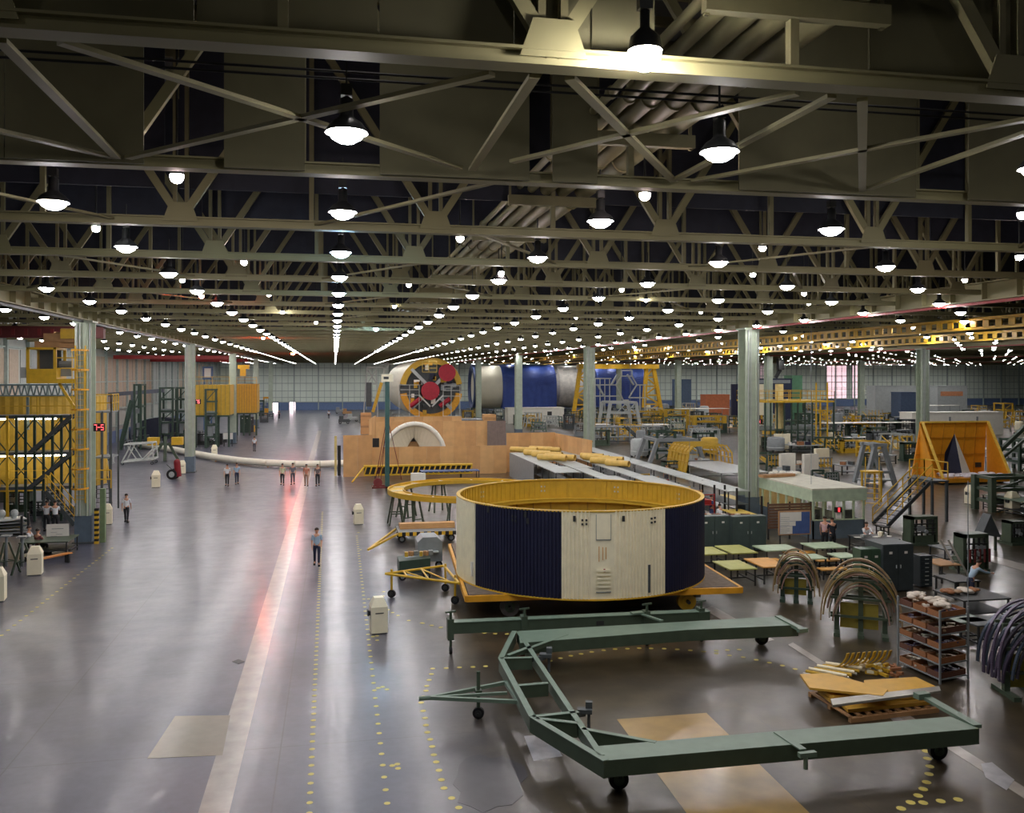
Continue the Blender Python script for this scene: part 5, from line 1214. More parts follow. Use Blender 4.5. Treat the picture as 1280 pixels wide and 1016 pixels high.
# silver lattice boom left of it
t = thing('lattice_gantry', 'silver lattice gantry frame left of the engine end', 'gantry', (XY(468, 150), 150, 0)); Yg = 150.
b = MB(); pp = lambda px, py: (XY(px, Yg), Yg, ZH(px, py, Yg))
for a, c in (((459, 459), (480, 459)), ((459, 459), (455, 510)), ((470, 459), (472, 510)), ((460, 463), (470, 478)), ((470, 463), (460, 478)), ((457, 480), (471, 480)), ((457, 490), (471, 500)), ((480, 459), (480, 470)), ((484, 452), (484, 462)), ((480, 455), (488, 455))): b.bar(pp(*a), pp(*c), .16)
b.bar(pp(455, 510), (XY(455, Yg), Yg, 0), .16).bar(pp(472, 510), (XY(472, Yg), Yg, 0), .16); b.build('lattice', SILV, t)
b = MB(); b.bar(pp(461, 478), pp(461, 508), .9, .6); b.build('dark_cylinder', DGREY, t)
b = MB(); b.bar(pp(477, 478), pp(466, 515), .5); b.build('yellow_strut', YEL, t)
# ================================================================ covered stages lying across the hall
def stage_x(px0, px1, Y, z, r, label, secs, name='covered_stage', ell=.0):
    t = thing(name, label, 'rocket stage', (XY((px0+px1)/2, Y), Y, z-r))
    for (a, c, rr0, rr1, m, nm) in secs:
        xa, xc = XY(a, Y), XY(c, Y); b = MB()
        n = 8; prof = [(r*(rr0+(rr1-rr0)*i/n), (xa+(xc-xa)*i/n)) for i in range(n+1)]; b.lathe(prof, (0, Y, z), 36, 'x'); b.lathe([(.01, xa), (prof[0][0], xa)], (0, Y, z), 36, 'x'); b.lathe([(prof[-1][0], xc), (.01, xc)], (0, Y, z), 36, 'x'); b.build(nm, m, t)
    return t
SW_ = mat('stage_white2', (224, 220, 196), .5, var=.06, scale=.5); QW = mat('quilted_cover', (212, 208, 196), .7, var=.2, scale=1.2, bump=1.0)
Yv = 205.; zc_ = ZH(640, 484, Yv); r_ = (ZH(640, 457, Yv)-zc_)
t = stage_x(590, 690, Yv, zc_, r_, 'rocket stage with bare white left half and blue tarpaulin over the rest', [(592, 598, .82, .97, SW_, 'rounded_end'), (598, 634, .97, 1.0, SW_, 'white_section')])
# tarpaulin hanging straight to the ground on the near side with draped top folds
def tarp(t, px0, px1, Y, z, r, zb=None, scal=3):
    xa, xc = XY(px0, Y), XY(px1, Y); b = MB(); n = 60; vs_ = []; zb = z-r if zb is None else zb; rows_ = 20
    for i in range(n+1):
        x = xa+(xc-xa)*i/n
        for j in range(rows_+1):
            u = j/rows_
            if u < .4:
                a = pi*.5+pi*.55*u/.4*.9; a = pi-a if 0 else a; ang = pi/2+(pi/2)*(u/.4); y, zz = cos(ang)*r*1.03, sin(ang)*r*1.03
                zz -= .35*abs(sin(i*pi*scal/n))*(1-u/.4)*0+.0; y -= .08*sin(i*1.3+j*.5)*u
            else: y, zz = -r*1.03-.1*sin(i*.8), (zb-z)*(u-.4)/.6
            vs_.append((x, Y+y, z+zz))
    m_ = rows_+1; fs = [(i*m_+j, i*m_+j+1, (i+1)*m_+j+1, (i+1)*m_+j) for i in range(n) for j in range(rows_)]
    b.add(vs_, fs, True); b.build('blue_tarpaulin', BLUET, t)
    b = MB(); ys = [(Y+cos(pi/2+pi/2*q/8)*r*1.03, z+sin(pi/2+pi/2*q/8)*r*1.03) for q in range(9)]+[(Y-r*1.03, zb), (Y+r*.9, zb), (Y+r, z), (Y+r*.7, z+r*.7)]
    for x in (xa, xc): b.slab([(y, zz) for y, zz in ys], 'x', x-.05, x+.05)
    b.build('tarpaulin_end', BLUET, t)
    b = MB()
    for q in range(5):
        for i in range(24):
            u0, u1 = i/24, (i+1)/24; f = lambda u: (xa+(xc-xa)*u, Y-r*(1.0-.45*(1-abs(2*((u*1) % 1)-1)))*1.0, z+r*.62-q*.45-1.1*sin(pi*u)) ; p_, c_ = f(u0), f(u1); b.bar((p_[0], Y-r*1.08, p_[2]), (c_[0], Y-r*1.08, c_[2]), .1, .12)
    b.build('drape_folds', BLUET, t)
tarp(t, 624, 689, Yv, zc_, r_, ZH(640, 510, Yv))
STG = t; Yq = Yv+6; t = stage_x(690, 722, Yq, zc_, r_*1.02, 'rocket stage wrapped in crinkled white quilting left of the yellow gantry', [(690, 694, .85, .98, QW, 'rounded_end'), (694, 737, .98, 1.0, QW, 'quilted_body')])
t = thing('covered_stage', 'blue tarpaulin covered stage framed by the yellow gantry', 'rocket stage', (XY(770, Yv), Yv+2, zc_-r_))
tarp(t, 740, 799, Yv+2, ZH(770, 485, Yv), r_*1.0, ZH(770, 507, Yv))
for k, (px, lab) in enumerate(((604, 'left'), (660, 'middle'), (706, 'right'), (770, 'far right'))):
    X = XY(px, Yv); t = thing('stage_cradle', 'dark cradle carrying the covered stages, %s' % lab, 'cradle', (X, Yv, 0), 0, 'stage cradles')
    b = MB(); b.bx(X-1, X+1, Yv-5, Yv+5, 0, .5).bx(X-.6, X+.6, Yv-4, Yv-3, .5, zc_-r_*.97).bx(X-.6, X+.6, Yv+3, Yv+4, .5, zc_-r_*.97).bx(X-.6, X+.6, Yv-3, Yv+3, .5, zc_-r_-.02); b.build('cradle', DGREY, t)
# navy support ring at the left end
b = MB(); X = XY(592, Yv); b.lathe([(r_*1.02, X-.6), (r_*1.04, X+.3), (r_*.8, X+.3), (r_*.8, X-.6), (r_*1.02, X-.6)], (0, Yv, zc_), 36, 'x'); b.build('support_ring', mat('ring_navy', (52, 66, 104), .5), STG)
# yellow gantry crane
Yg = 186.; g = thing('gantry_crane', 'big yellow gantry crane straddling the covered stages', 'crane', (XY(770, Yg), Yg, 0))
pg = lambda px, py, dy=0.: (XY(px, Yg), Yg+dy, ZH(px, py, Yg))
GY = mat('gantry_yellow', (226, 178, 40), .5)
b = MB(); b.bar(pg(722, 458), pg(822, 458), 2.0, 1.0); b.build('top_beam', GY, g)
for s, (pa, pb, pc_, pd_) in (('left', (725, 735, 717, 737)), ('right', (808, 817, 804, 827))):
    for px, qx in ((pa, pc_), (pb, pd_)):
        b = MB(); b.bar(pg(px, 460), (XY(qx, Yg), Yg, .8), .75, .75); b.build('leg', GY, g)
    b = MB()
    for k in range(5):
        u0, u1 = k/5, (k+1)/5; f = lambda u, s_: (XY((pa if s_ else pb)+((pc_ if s_ else pd_)-(pa if s_ else pb))*u, Yg), Yg, ZH(725, 460, Yg)*(1-u)+.8*u)
        b.bar(f(u0, k % 2), f(u1, 1-k % 2), .3); b.bar(f(u1, 0), f(u1, 1), .3)
    b.build('leg_lacing', GY, g)
    b = MB(); x0, x1 = XY(pc_-2, Yg), XY(pd_+2, Yg); b.bx(x0, x1, Yg-.8, Yg+.8, .1, 1.3); b.build('bogie', GY, g)
# silver stair platform in front of the blue cover
Ys = 168.; t = thing('access_stand', 'silver access stand with diamond opening in front of the blue covered stage', 'access stand', (XY(770, Ys), Ys, 0)); ps = lambda px, py: (XY(px, Ys), Ys, ZH(px, py, Ys))
b = MB()
for a, c in (((742, 481), (770, 481)), ((742, 495), (775, 495)), ((770, 481), (777, 470)), ((777, 470), (790, 470)), ((770, 481), (779, 500)), ((790, 470), (796, 481)), ((796, 481), (786, 497)), ((796, 481), (808, 481)), ((786, 497), (808, 497)), ((742, 473), (764, 473)), ((779, 500), (786, 500)), ((777, 463), (790, 463)), ((777, 463), (777, 470)), ((790, 463), (790, 470))): b.bar(ps(*a), ps(*c), .22)
for px in (744, 750, 756, 762, 806, 800): b.bar(ps(px, 473 if px < 790 else 481), (XY(px, Ys), Ys, 0), .16)
b.build('tube_frame', SILV, t)
b = MB()
for a, c in (((764, 481), (772, 468)), ((784, 468), (792, 481)), ((747, 481), (755, 495))): b.bar(ps(*a), ps(*c), .5, .3)
b.build('stair_flights', LGREY, t)
# white building and cabins
def cabin(px0, px1, pyt, pyb, Y, label, m, name='site_cabin', cat='cabin', dep=3., win=()):
    x0, x1 = XY(px0, Y), XY(px1, Y); z1 = ZH((px0+px1)/2, pyt, Y); z0 = max(0., ZH((px0+px1)/2, pyb, Y)) if pyb else 0.
    t = thing(name, label, cat, ((x0+x1)/2, Y+dep/2, 0)); b = MB(); b.bx(x0, x1, Y, Y+dep, 0, z1-.1); b.build('body', m, t)
    b = MB(); b.bx(x0-.08, x1+.08, Y-.08, Y+dep+.08, z1-.1, z1); b.build('top', m, t)
    for (u0, u1, v0, v1, mm) in win: b = MB(); b.bx(x0+(x1-x0)*u0, x0+(x1-x0)*u1, Y-.04, Y, z1*v0, z1*v1); b.build('window', mm, t)
    return t
cabin(635, 705, 509.5, None, 165, 'low white cabin below the blue covered stage', WHITE, win=((.7, .78, .4, .75, DARK), (.3, .34, 0, .7, GREY), (.5, .54, 0, .7, GREY)))
cabin(1140, 1254, 515, None, 120, 'long low white cabin behind the orange crate', WHITE, win=((.1, .12, .1, .8, GREY), (.4, .42, .1, .8, GREY), (.7, .72, .1, .8, GREY)))
cabin(1094, 1146, 482, None, 165, 'pale grey tall cabin at the far right', LGREY)
cabin(1172, 1209, 482, None, 170, 'grey cabin with an orange sign at the far right', LGREY, win=((.1, .85, .68, .82, mat('orange_sign', (206, 140, 100), .6)),))
cabin(882, 912, 493, None, 190, 'orange brown shed before the rear wall right of the gantry', mat('rust_shed', (190, 110, 70), .7))
cabin(846, 864, 474, None, 200, 'tall blue grey cabinet tower near the rear wall', mat('blue_grey', (84, 104, 128), .6))
cabin(947, 990, 473, None, 150, 'dark blue tank house behind the yellow railed platform', mat('dark_tank', (40, 50, 74), .6), win=((.05, .95, .9, .97, GREY),))
cabin(990, 1003, 469, None, 152, 'green machine housing right of the dark blue tank house', mat('mid_green', (90, 136, 104), .5))
cabin(1126, 1148, 490, None, 150, 'dim blue machine housing at the far right', mat('slate_blue', (70, 86, 110), .6))
cabin(395 if 0 else 577, 609, 524, None, 121, 'low grey cabin right behind the enclosure', GREY)
# long white benches lit brightly
for k, (px0, px1, py, Y, lab) in enumerate(((1036, 1146, 529, 118, 'long white topped bench in the middle of the right bay'), (850, 912, 511, 150, 'long white bench behind the yellow arch jig'), (1150, 1200, 507, 160, 'white bench far right below the cabins'), (745, 765, 531, 120, 'short white bench beneath the silver trapezoid stand'), (808, 838, 531, 119, 'short white bench right of the silver trapezoid stand'), (1240, 1278, 562, 84, 'white bench at the right edge behind the orange crate'), (960, 1020, 545, 104, 'white bench beneath the green platform'))):
    z = ZH(px0, py, Y); table(XY(px0, Y), XY(px1, Y), Y, Y+3, max(z, .8), lab, WHITE, GREY)
# navy and cream display panel behind the near right column
Yp = 148.; x0, xm, x1 = XY(915, Yp), XY(935, Yp), XY(956, Yp); z0, z1 = ZH(930, 519, Yp), ZH(930, 480, Yp)
t = thing('display_board', 'tall panel, navy left half and cream right half, behind the near right column', 'panel', ((x0+x1)/2, Yp, 0))
b = MB(); b.bx(x0, xm, Yp, Yp+.5, z0, z1); b.build('navy_half', NAVY, t); b = MB(); b.bx(xm, x1, Yp, Yp+.5, z0, z1); b.build('cream_half', CREAM, t)
b = MB()
for x in (x0+.5, xm, x1-.5): b.bx(x-.15, x+.15, Yp+.1, Yp+.4, 0, z0)
b.bar((XY(918, Yp), Yp-1.5, 0), (xm, Yp-.1, z1*.8), .3); b.build('stand', OCH, t)
# black crane hook block far right
Yk = 150.; b = MB(); X = XY(977, Yk); b.bx(X-.5, X+.5, Yk, Yk+1, ZH(977, 462, Yk), ZH(977, 448, Yk)).bar((X, Yk+.5, ZH(977, 462, Yk)), (X-.9, Yk+.5, ZH(977, 472, Yk)), .5).bx(X-.1, X+.1, Yk+.4, Yk+.6, ZH(977, 448, Yk), ZB); single('hoist_block', b, DARK, 'black hoist block hanging above the dark blue tank house', 'hoist')
# ================================================================ yellow railed platform on green posts
Ya = 100.; Yb_ = 108.; pl = thing('work_platform', 'tall work platform, yellow railings on dark green posts, right of the near column', 'platform', (XY(1000, Ya), Ya, 0))
xa, xb_ = XY(957, Ya), XY(1043, Ya); zd = ZH(1000, 501, Ya); zr = ZH(1000, 489, Ya)
b = MB(); b.bx(xa, xb_, Ya, Yb_, zd-.2, zd); b.build('deck', YEL, pl)
b = railing(MB(), [(xa, Ya, zd), (xb_, Ya, zd), (xb_, Yb_, zd), (xa, Yb_, zd), (xa, Ya, zd)], 1.15, .06); b.build('railing', YEL, pl)
for px in (957, 964, 972, 981, 990, 998, 1007, 1016, 1026, 1043):
    b = MB(); X = XY(px, Ya); b.bx(X-.08, X+.08, Ya+.05, Ya+.2, 0, zd-.2); b.build('post', YEL if px in (1026,) else DGREEN, pl)
for px in (1020, 1034): b = MB(); X = XY(px, Ya); b.bx(X-.08, X+.08, Ya-.1, Ya+.02, 0, zd+2.2); b.build('tall_post', YEL, pl)
b = MB(); z = ZH(1000, 537, Ya); b.bx(xa, xb_, Ya, Yb_, z-.12, z); b.build('lower_deck', DGREEN, pl)
b = MB()
for px in (967, 1000): b.bar((XY(px, Ya), Ya+.3, 0), (XY(px+12, Ya), Ya+.3, z), .1)
b.build('cross_braces', DGREEN, pl)
b = MB(); X = XY(979, Ya+2); b.cyl((X, Ya+3, .5), (X, Ya+3, ZH(979, 480, Ya+2)), .55, 14, .5); single('cream_cylinder', b, mat('cream_tube', (220, 202, 140), .5), 'cream upright cylinder rising through the yellow railed platform', 'cylinder')
for k, px in enumerate((972, 981)): X = XY(px, Ya-1); b = MB(); b.bx(X-.5, X+.5, Ya-1.4, Ya-1, 0, ZH(px, 542, Ya-1)); single('cream_locker', b, CREAM, 'cream locker beneath the railed platform, %s' % ('left', 'right')[k], 'locker')
# ================================================================ orange crate with black and white fin
Yo = fp(1180, 606).y; oz = ZH(1200, 527, Yo+3.2); bx0, bx1 = XY(1150, Yo+3.2), XY(1233, Yo+3.2); fx0, fx1 = XY(1179, Yo), XY(1264, Yo)
o = thing('nacelle_crate', 'big orange wedge shaped crate with slanted sides at right', 'crate', ((fx0+fx1)/2, Yo+1.5, 0)); CO = mat('crate_orange', (222, 150, 34), .5, var=.06)
def quad3(b, P4, th, n_):
    P4 = [Vector(p) for p in P4]; n_ = Vector(n_)*th; b.add(P4+[p+n_ for p in P4], [(0, 1, 2, 3), (7, 6, 5, 4), (0, 4, 5, 1), (1, 5, 6, 2), (2, 6, 7, 3), (3, 7, 4, 0)]); return b
b = quad3(MB(), [(bx0+.1, Yo+3.2, oz), (bx1, Yo+3.2, oz), (fx1, Yo+3.2, .5), (fx0-.6, Yo+3.2, .5)], .12, (0, 1, 0)); b.build('back_wall', CO, o)
b = MB(); vv = [(bx0, Yo+3.3, oz), (bx0, Yo+3.3, .5), (fx0-.5, Yo+.2, .5)]; b.add([Vector(v) for v in vv]+[Vector(v)+Vector((.12, .05, 0)) for v in vv], [(0, 1, 2), (5, 4, 3), (0, 3, 4, 1), (1, 4, 5, 2), (2, 5, 3, 0)]); b.build('side_wall', CO, o)
b = MB(); vv = [(bx1, Yo+3.25, oz), (bx1+.1, Yo+3.25, .5), (fx1-.05, Yo+.1, .5)]; b.add([Vector(v) for v in vv]+[Vector(v)+Vector((.1, .05, 0)) for v in vv], [(0, 1, 2), (5, 4, 3), (0, 3, 4, 1), (1, 4, 5, 2), (2, 5, 3, 0)]); b.build('side_wall', CO, o)
b = MB(); b.bar((bx0+.1, Yo+3.0, oz), (fx0, Yo, .5), .16, .16).bar((bx1, Yo+3.0, oz), (fx1, Yo, .5), .16, .16).bar((bx0, Yo+3.1, oz), (bx1, Yo+3.1, oz), .14, .14); b.build('edge_tube', mat('crate_edge', (236, 196, 84), .4), o)
b = MB(); b.prism([(fx0-.1, Yo), (fx1, Yo), (fx1-.2, Yo+3.3), (bx0, Yo+3.3)], .15, .5); b.build('base_tray', CO, o)
b = MB()
for u in (.18, .36, .52, .68, .84): b.bar((bx0+(bx1-bx0)*u, Yo+3.14, oz-.05), (fx0-.6+(fx1-fx0+.6)*u, Yo+3.14, .5), .05, .05)
for v in (.3, .62): b.bar((bx0+(fx0-.6-bx0)*v, Yo+3.14, oz+(.5-oz)*v), (bx1+(fx1-bx1)*v, Yo+3.14, oz+(.5-oz)*v), .05, .05)
b.build('stiffener', mat('crate_seam', (190, 128, 34), .5), o)
for px in (1184, 1255): wheel(o, (XY(px, Yo), Yo+.3, .15), .15, .12, (0, 1, 0), BLACK, GREY)
for px in (1184, 1255): wheel(o, (XY(px, Yo), Yo+3.0, .15), .15, .12, (0, 1, 0), BLACK, GREY)
b = MB(); X = XY(1224, Yo+3); b.bx(X-.28, X+.28, Yo+3.08, Yo+3.16, ZH(1224, 584, Yo+3), ZH(1224, 578, Yo+3)); b.build('vent_plate', DARK, o)
Yn = Yo+1.7; ap = (XY(1195, Yn), Yn+.2, ZH(1195, 542, Yn)); bl_, bm_, br_ = (XY(1179, Yn+.5), Yn+.5, .55), (XY(1203, Yn-.3), Yn-.3, .55), (XY(1214, Yn+.2), Yn+.2, .55)
fn = thing('tail_fin', 'pointed fin, navy black left face and white right face, standing in the orange crate', 'fin', (bm_[0], Yn, .5))
mid = (XY(1183, Yn), Yn+.3, ZH(1183, 566, Yn)); 
b = MB(); b.add([ap, bl_, bm_, (XY(1182, Yn), Yn+.1, ZH(1182, 566, Yn))], [(0, 3, 1, 2)]); b.add([ap, bl_, br_], [(0, 2, 1)]); b.build('dark_face', NAVY, fn)
b = MB(); b.add([ap, bm_, br_], [(0, 1, 2)]); b.add([bl_, bm_, br_], [(0, 2, 1)]); b.build('white_face', WHITE, fn)
for k, px in enumerate((1188, 1205, 1222, 1238)):
    b = MB(); random.seed(k+60); X = XY(px, Yo+1)
    for q in range(12): b.ball((X+random.uniform(-.6, .6), Yo+random.uniform(.3, 2.0), .56+random.uniform(0, .15)), random.uniform(.2, .36), 8, .5)
    single('white_sheeting', b, mat('white_plastic', (226, 220, 226), .5), 'crumpled white sheeting on the crate tray, %s' % ('leftmost', 'second', 'third', 'rightmost')[k], 'sheeting')
# ================================================================ A-frame, stairs with yellow rails
Yt = 66.; t = thing('a_frame_stand', 'grey steel A-frame stand left of the orange crate', 'stand', (XY(1100, Yt), Yt, 0)); pt = lambda px, py, dy=0.: (XY(px, Yt), Yt+dy, ZH(px, py, Yt))
for dy in (0., 1.6):
    b = MB(); b.bar(pt(1094, 556, dy), pt(1082, 606, dy), .35, .3).bar(pt(1104, 556, dy), pt(1119, 606, dy), .35, .3).bar(pt(1090, 556, dy), pt(1108, 556, dy), .3, .25).bar(pt(1086, 590, dy), pt(1115, 590, dy), .2); b.build('a_leg', GREY, t)
b = MB(); b.bar(pt(1082, 606), (XY(1082, Yt), Yt, 0), .3).bar(pt(1119, 606), (XY(1119, Yt), Yt, 0), .3).bar(pt(1094, 556), pt(1094, 556, 1.6), .2).bar(pt(1104, 556), pt(1104, 556, 1.6), .2); b.bx(XY(1082, Yt), XY(1119, Yt), Yt, Yt+1.6, ZH(1100, 600, Yt)-.1, ZH(1100, 600, Yt)); b.build('lower_frame', GREY, t)
s1 = fp(1100, 656); st = thing('steel_staircase', 'grey staircase with yellow handrails behind the office', 'staircase', tuple(s1)); hd_ = Vector((XY(1156, s1.y+1), s1.y+1, 2.55)); stairs(st, s1, hd_, 1.1, n=11)
b = MB(); b.bx(hd_.x-.1, hd_.x+1.1, hd_.y-.8, hd_.y+1.6, 2.45, 2.55); b.build('landing', DGREY, st)
b = railing(MB(), [(hd_.x+1.05, hd_.y-.75, 2.55), (hd_.x+1.05, hd_.y+1.5, 2.55), (hd_.x, hd_.y+1.5, 2.55)], 1.1, .06); b.build('landing_rail', YEL, st)
posts(st, ((hd_.x, hd_.y-.7), (hd_.x+1, hd_.y-.7), (hd_.x+1, hd_.y+1.5), (hd_.x, hd_.y+1.5)), 2.45, .07, DGREY)
s2 = fp(1090, 632); st = thing('step_ladder', 'short yellow stair left of the big grey staircase', 'stairs', tuple(s2)); stairs(st, s2, s2+Vector((1.0, 1.5, 2.2)), .9, n=7, m=YEL); b = MB(); b.bx(s2.x+.6, s2.x+1.8, s2.y+1.4, s2.y+2.4, 2.1, 2.2); b.build('landing', YEL, st); posts(st, ((s2.x+.7, s2.y+2.3), (s2.x+1.7, s2.y+2.3), (s2.x+1.7, s2.y+1.5)), 2.1, .05, YEL)
# yellow arch jig
Yj = 76.; x0, x1 = XY(857, Yj), XY(916, Yj); zt_ = ZH(890, 557, Yj); t = thing('arch_jig', 'yellow ribbed arch jig left of the near right column', 'jig', ((x0+x1)/2, Yj, 0))
b = MB()
for k in range(7):
    y = Yj+k*.8; pf = [(x0, .2), (x0+.35, zt_*.8), (x0+.8, zt_), (x1-.6, zt_), (x1-.1, zt_*.75), (x1, .6)]
    for p, q in zip(pf, pf[1:]): b.bar((p[0], y, p[1]), (q[0], y, q[1]), .1)
b.build('ribs', OCH, t)
b = MB(); b.add([(x0+.02, Yj, .3), (x0+.02, Yj+4.8, .3), (x0+.37, Yj+4.8, zt_*.8), (x0+.37, Yj, zt_*.8), (x0+.82, Yj+4.8, zt_-.04), (x0+.82, Yj, zt_-.04)], [(0, 1, 2, 3), (3, 2, 4, 5)]); b.build('side_skin', OCH, t)
for z in (.5, 1.2, 1.9, 2.5): b = MB(); b.bx(x0+.1, x0+.18, Yj, Yj+4.8, z, z+.08).bx(x1-.12, x1-.04, Yj, Yj+4.8, z*.8, z*.8+.08); b.build('stringer', OCH, t)
# silver trapezoid stands
def trap(px0, px1, pt0, pt1, pyt, pyb, Y, label, m, dy=4.):
    t = thing('trapezoid_stand', label, 'stand', (XY((px0+px1)/2, Y), Y, 0), 0, 'trapezoid work stands'); f = lambda px, py, d=0.: (XY(px, Y), Y+d, max(0, ZH(px, py, Y)))
    for d in (0., dy):
        b = MB(); b.bar((XY(px0, Y), Y+d, 0), f(pt0, pyt, d), .45, .35).bar((XY(px1, Y), Y+d, 0), f(pt1, pyt, d), .45, .35); b.build('side_leg', m, t)
        b = MB(); b.bar(f(pt0-1, pyt, d), f(pt1+1, pyt, d), .35, .35).bar(f(pt0, (pyt+pyb)/2, d), f(pt1, (pyt+pyb)/2, d), .2); b.bar(f(pt0+(pt1-pt0)*.5, pyt, d), f(pt1, (pyt+pyb)/2, d), .15).bar(f(pt1, pyt, d), f(pt0+(pt1-pt0)*.6, (pyt+pyb)/2, d), .15); b.build('cross_beam', m, t)
    b = MB()
    for px in (pt0, pt1): b.bar(f(px, pyt), f(px, pyt, dy), .3)
    b.build('top_rail', m, t); return t
trap(756, 802, 763, 795, 503, 530, 128, 'silver trapezoid stand below the yellow gantry', LGREY)
trap(812, 880, 822, 870, 550, 582, 88, 'grey trapezoid stand behind the long racks', GREY)
# stair down from the mezzanine in front of the gantry
s3 = Vector((XY(806, 112), 112, 0)); st = thing('mezzanine_stair', 'grey stair slanting down right of the second right column', 'staircase', tuple(s3)); stairs(st, s3, Vector((XY(782, 112), 112, ZH(782, 533, 112))), 1.2, n=9, rail=GREY)
# raised catwalk
Yc = 114.; t = thing('catwalk', 'raised catwalk with yellow rails across the middle right of the hall', 'walkway', (XY(790, Yc), Yc, 0)); x0, x1 = XY(744, Yc), XY(830, Yc); z = ZH(790, 533, Yc)
b = MB(); b.bx(x0, x1, Yc, Yc+2, z-.12, z); b.build('deck', GREY, t); b = railing(MB(), [(x0, Yc, z), (x1, Yc, z)], 1.1, .05); b.build('railing', OCH, t); posts(t, [(x0+(x1-x0)*k/6, Yc+.1) for k in range(7)], z-.12, .08, GREY, name='post')
# ================================================================ long shelving racks with yellow tubes
SHM = mat('rack_sheet', (170, 176, 172), .4, metal=.2, var=.1)
rk = [(15.4, 17.3, 62, 79, 2.1, 'leftmost long low rack with sheet metal end panel'), (17.7, 19.3, 55, 76.5, 2.0, 'second long rack carrying open yellow tubes'), (19.9, 21.5, 52, 80, 2.1, 'third long rack with yellow tubes in its middle'), (23.0, 24.4, 50, 84, 2.1, 'rightmost long rack with a bare pale top')]
for k, (x0, x1, y0, y1, h, lab) in enumerate(rk):
    t = thing('storage_rack', lab+' behind the big cylinder', 'rack', ((x0+x1)/2, (y0+y1)/2, 0), 0, 'long storage racks')
    for z in (.5, 1.3): b = MB(); b.bx(x0+.05, x1-.05, y0, y1, z-.04, z); b.build('shelf_board', DGREY, t)
    n = 4
    for q in range(n):
        ya, yb = y0+(y1-y0)*q/n, y0+(y1-y0)*(q+1)/n; b = MB(); b.bx(x0, x1-(.5 if q % 2 and k < 3 else 0), ya+.05, yb-.05, h-.05, h); b.build('top_sheet', SHM, t)
    for q in range(9):
        y = y0+(y1-y0)*q/8
        for x in (x0+.03, x1-.03): b = MB(); b.bx(x-.03, x+.03, y-.03, y+.03, 0, h-.05); b.build('post', DARK, t)
    if k == 0: b = MB(); b.bx(x0-.03, x0, y0+7, y1, 0, h).bx(x0, x1, y1, y1+.03, 0, h); b.build('end_panel', GREY, t)
TUBY = mat('yellow_tube', (216, 178, 92), .5); random.seed(3); k = 0
for px, py, L, lay in ((655, 562, 2.6, 0), (672, 566, 2.6, 0), (684, 568, 2.8, 1), (690, 572, 2.6, 0), (700, 571, 2.8, 1), (676, 561, 2.2, 0), (686, 562, 2.2, 0), (745, 572, 2.4, 0), (755, 576, 2.2, 0), (764, 574, 2.0, 0), (772, 579, 2.0, 0), (740, 570, 2., 0)):
    X, Y_ = G(px, py, 2.35); 
    b = MB(); a = random.uniform(-.5, .2)+.3; z = 2.36; u = Vector((sin(-.9+a*.4), cos(-.9+a*.4), 0)); p = Vector((X, Y_, z))
    b.cyl(p-u*L/2, p+u*L/2, .24, 14, cap=False).cyl(p-u*L/2, p+u*L/2, .21, 14, cap=False); b.add([], [])
    single('yellow_tube', b, TUBY, 'hollow yellow tube lying on top of the long racks, %s' % ('back left', 'left', 'left middle', 'front left', 'front middle', 'rear pair left', 'rear pair right', 'right group first', 'right group second', 'right group third', 'right group last', 'right group rear')[k], 'tube', 'yellow tubes on the racks'); k += 1
for k in range(7):
    Y_ = 62-k*1.9; b = MB(); x = 22.0; b.bx(x-.4, x+.4, Y_, Y_+1.3, 1.2, 1.24).bar((x-.4, Y_, 0), (x-.4, Y_, 1.9), .06).bar((x+.4, Y_, 0), (x+.4, Y_, 1.9), .06).bar((x-.4, Y_, 1.85), (x+.4, Y_, 1.85), .06).bx(x-.3, x+.3, Y_+.2, Y_+1, 1.24, 1.5)
    single('parts_trolley', b, [OCH, PLANK, RED, DGREY][k % 4], '%s of the small parts trolleys in the aisle left of the rightmost rack' % ORD[k], 'trolley', 'parts trolleys')
# tall black posts near the column with tables
for k, (px, py, pt) in enumerate(((893, 655, 606), (906, 655, 606), (921, 660, 610), (952, 672, 620), (878, 640, 600))):
    c = fp(px, py); b = MB(); b.bx(c.x-.05, c.x+.05, c.y-.05, c.y+.05, 0, ZH(px, pt, c.y)).bx(c.x-.15, c.x+.15, c.y-.15, c.y+.15, 0, .04); single('black_post', b, BLACK, 'tall thin black post near the cabinets, %s from the left' % ('second', 'third', 'fourth', 'fifth', 'first')[k], 'post', 'thin black posts')
tb(905, 622, 40, 8, 'yellow table beside the tall black posts', mat('yellow_top', (210, 184, 90), .5), h=1.0)
tb(925, 640, 26, 8, 'yellow table in front of the near right column', mat('yellow_top', (210, 184, 90), .5), h=1.0)
tb(900, 583, 60, 14, 'grey work bench beneath the yellow arch jig', LGREY, h=1.0)
tb(905, 647, 64, 8, 'long bench strewn with brown boxes behind the cabinets', CARD, h=1.1)
c = fp(905, 640)
for k in range(10):
    X, Y_ = G(880+k*6, 646, 1.15); b = MB(); b.box((X, Y_, 1.1+.12), (.25, .2, .22), k*.7); single('brown_carton', b, [CARD, CLOTHS[1], CARD2][k % 3], 'small carton in the row on the long bench behind the cabinets', 'carton', 'cartons on the long bench')
# hanging thin wires
for k, (px, p0, p1) in enumerate(((862, 560, 660), (960, 480, 640), (1014, 430, 640), (1194 if 0 else 1210, 720, 890), (788, 470, 600))):
    Y_ = (60, 55, 47, 25, 70)[k]; X = XY(px, Y_); b = MB(); b.cyl((X, Y_, max(0.01, ZH(px, p1, Y_))), (X, Y_, min(ZB, ZH(px, p0, Y_)+3)), .015, 5)
    single('air_line', b, GREY, 'thin vertical air line hanging at the right of the hall, %s' % ('by the arch jig', 'left of the office', 'at the office corner', 'by the shelf rack', 'beyond the racks')[k], 'cable')
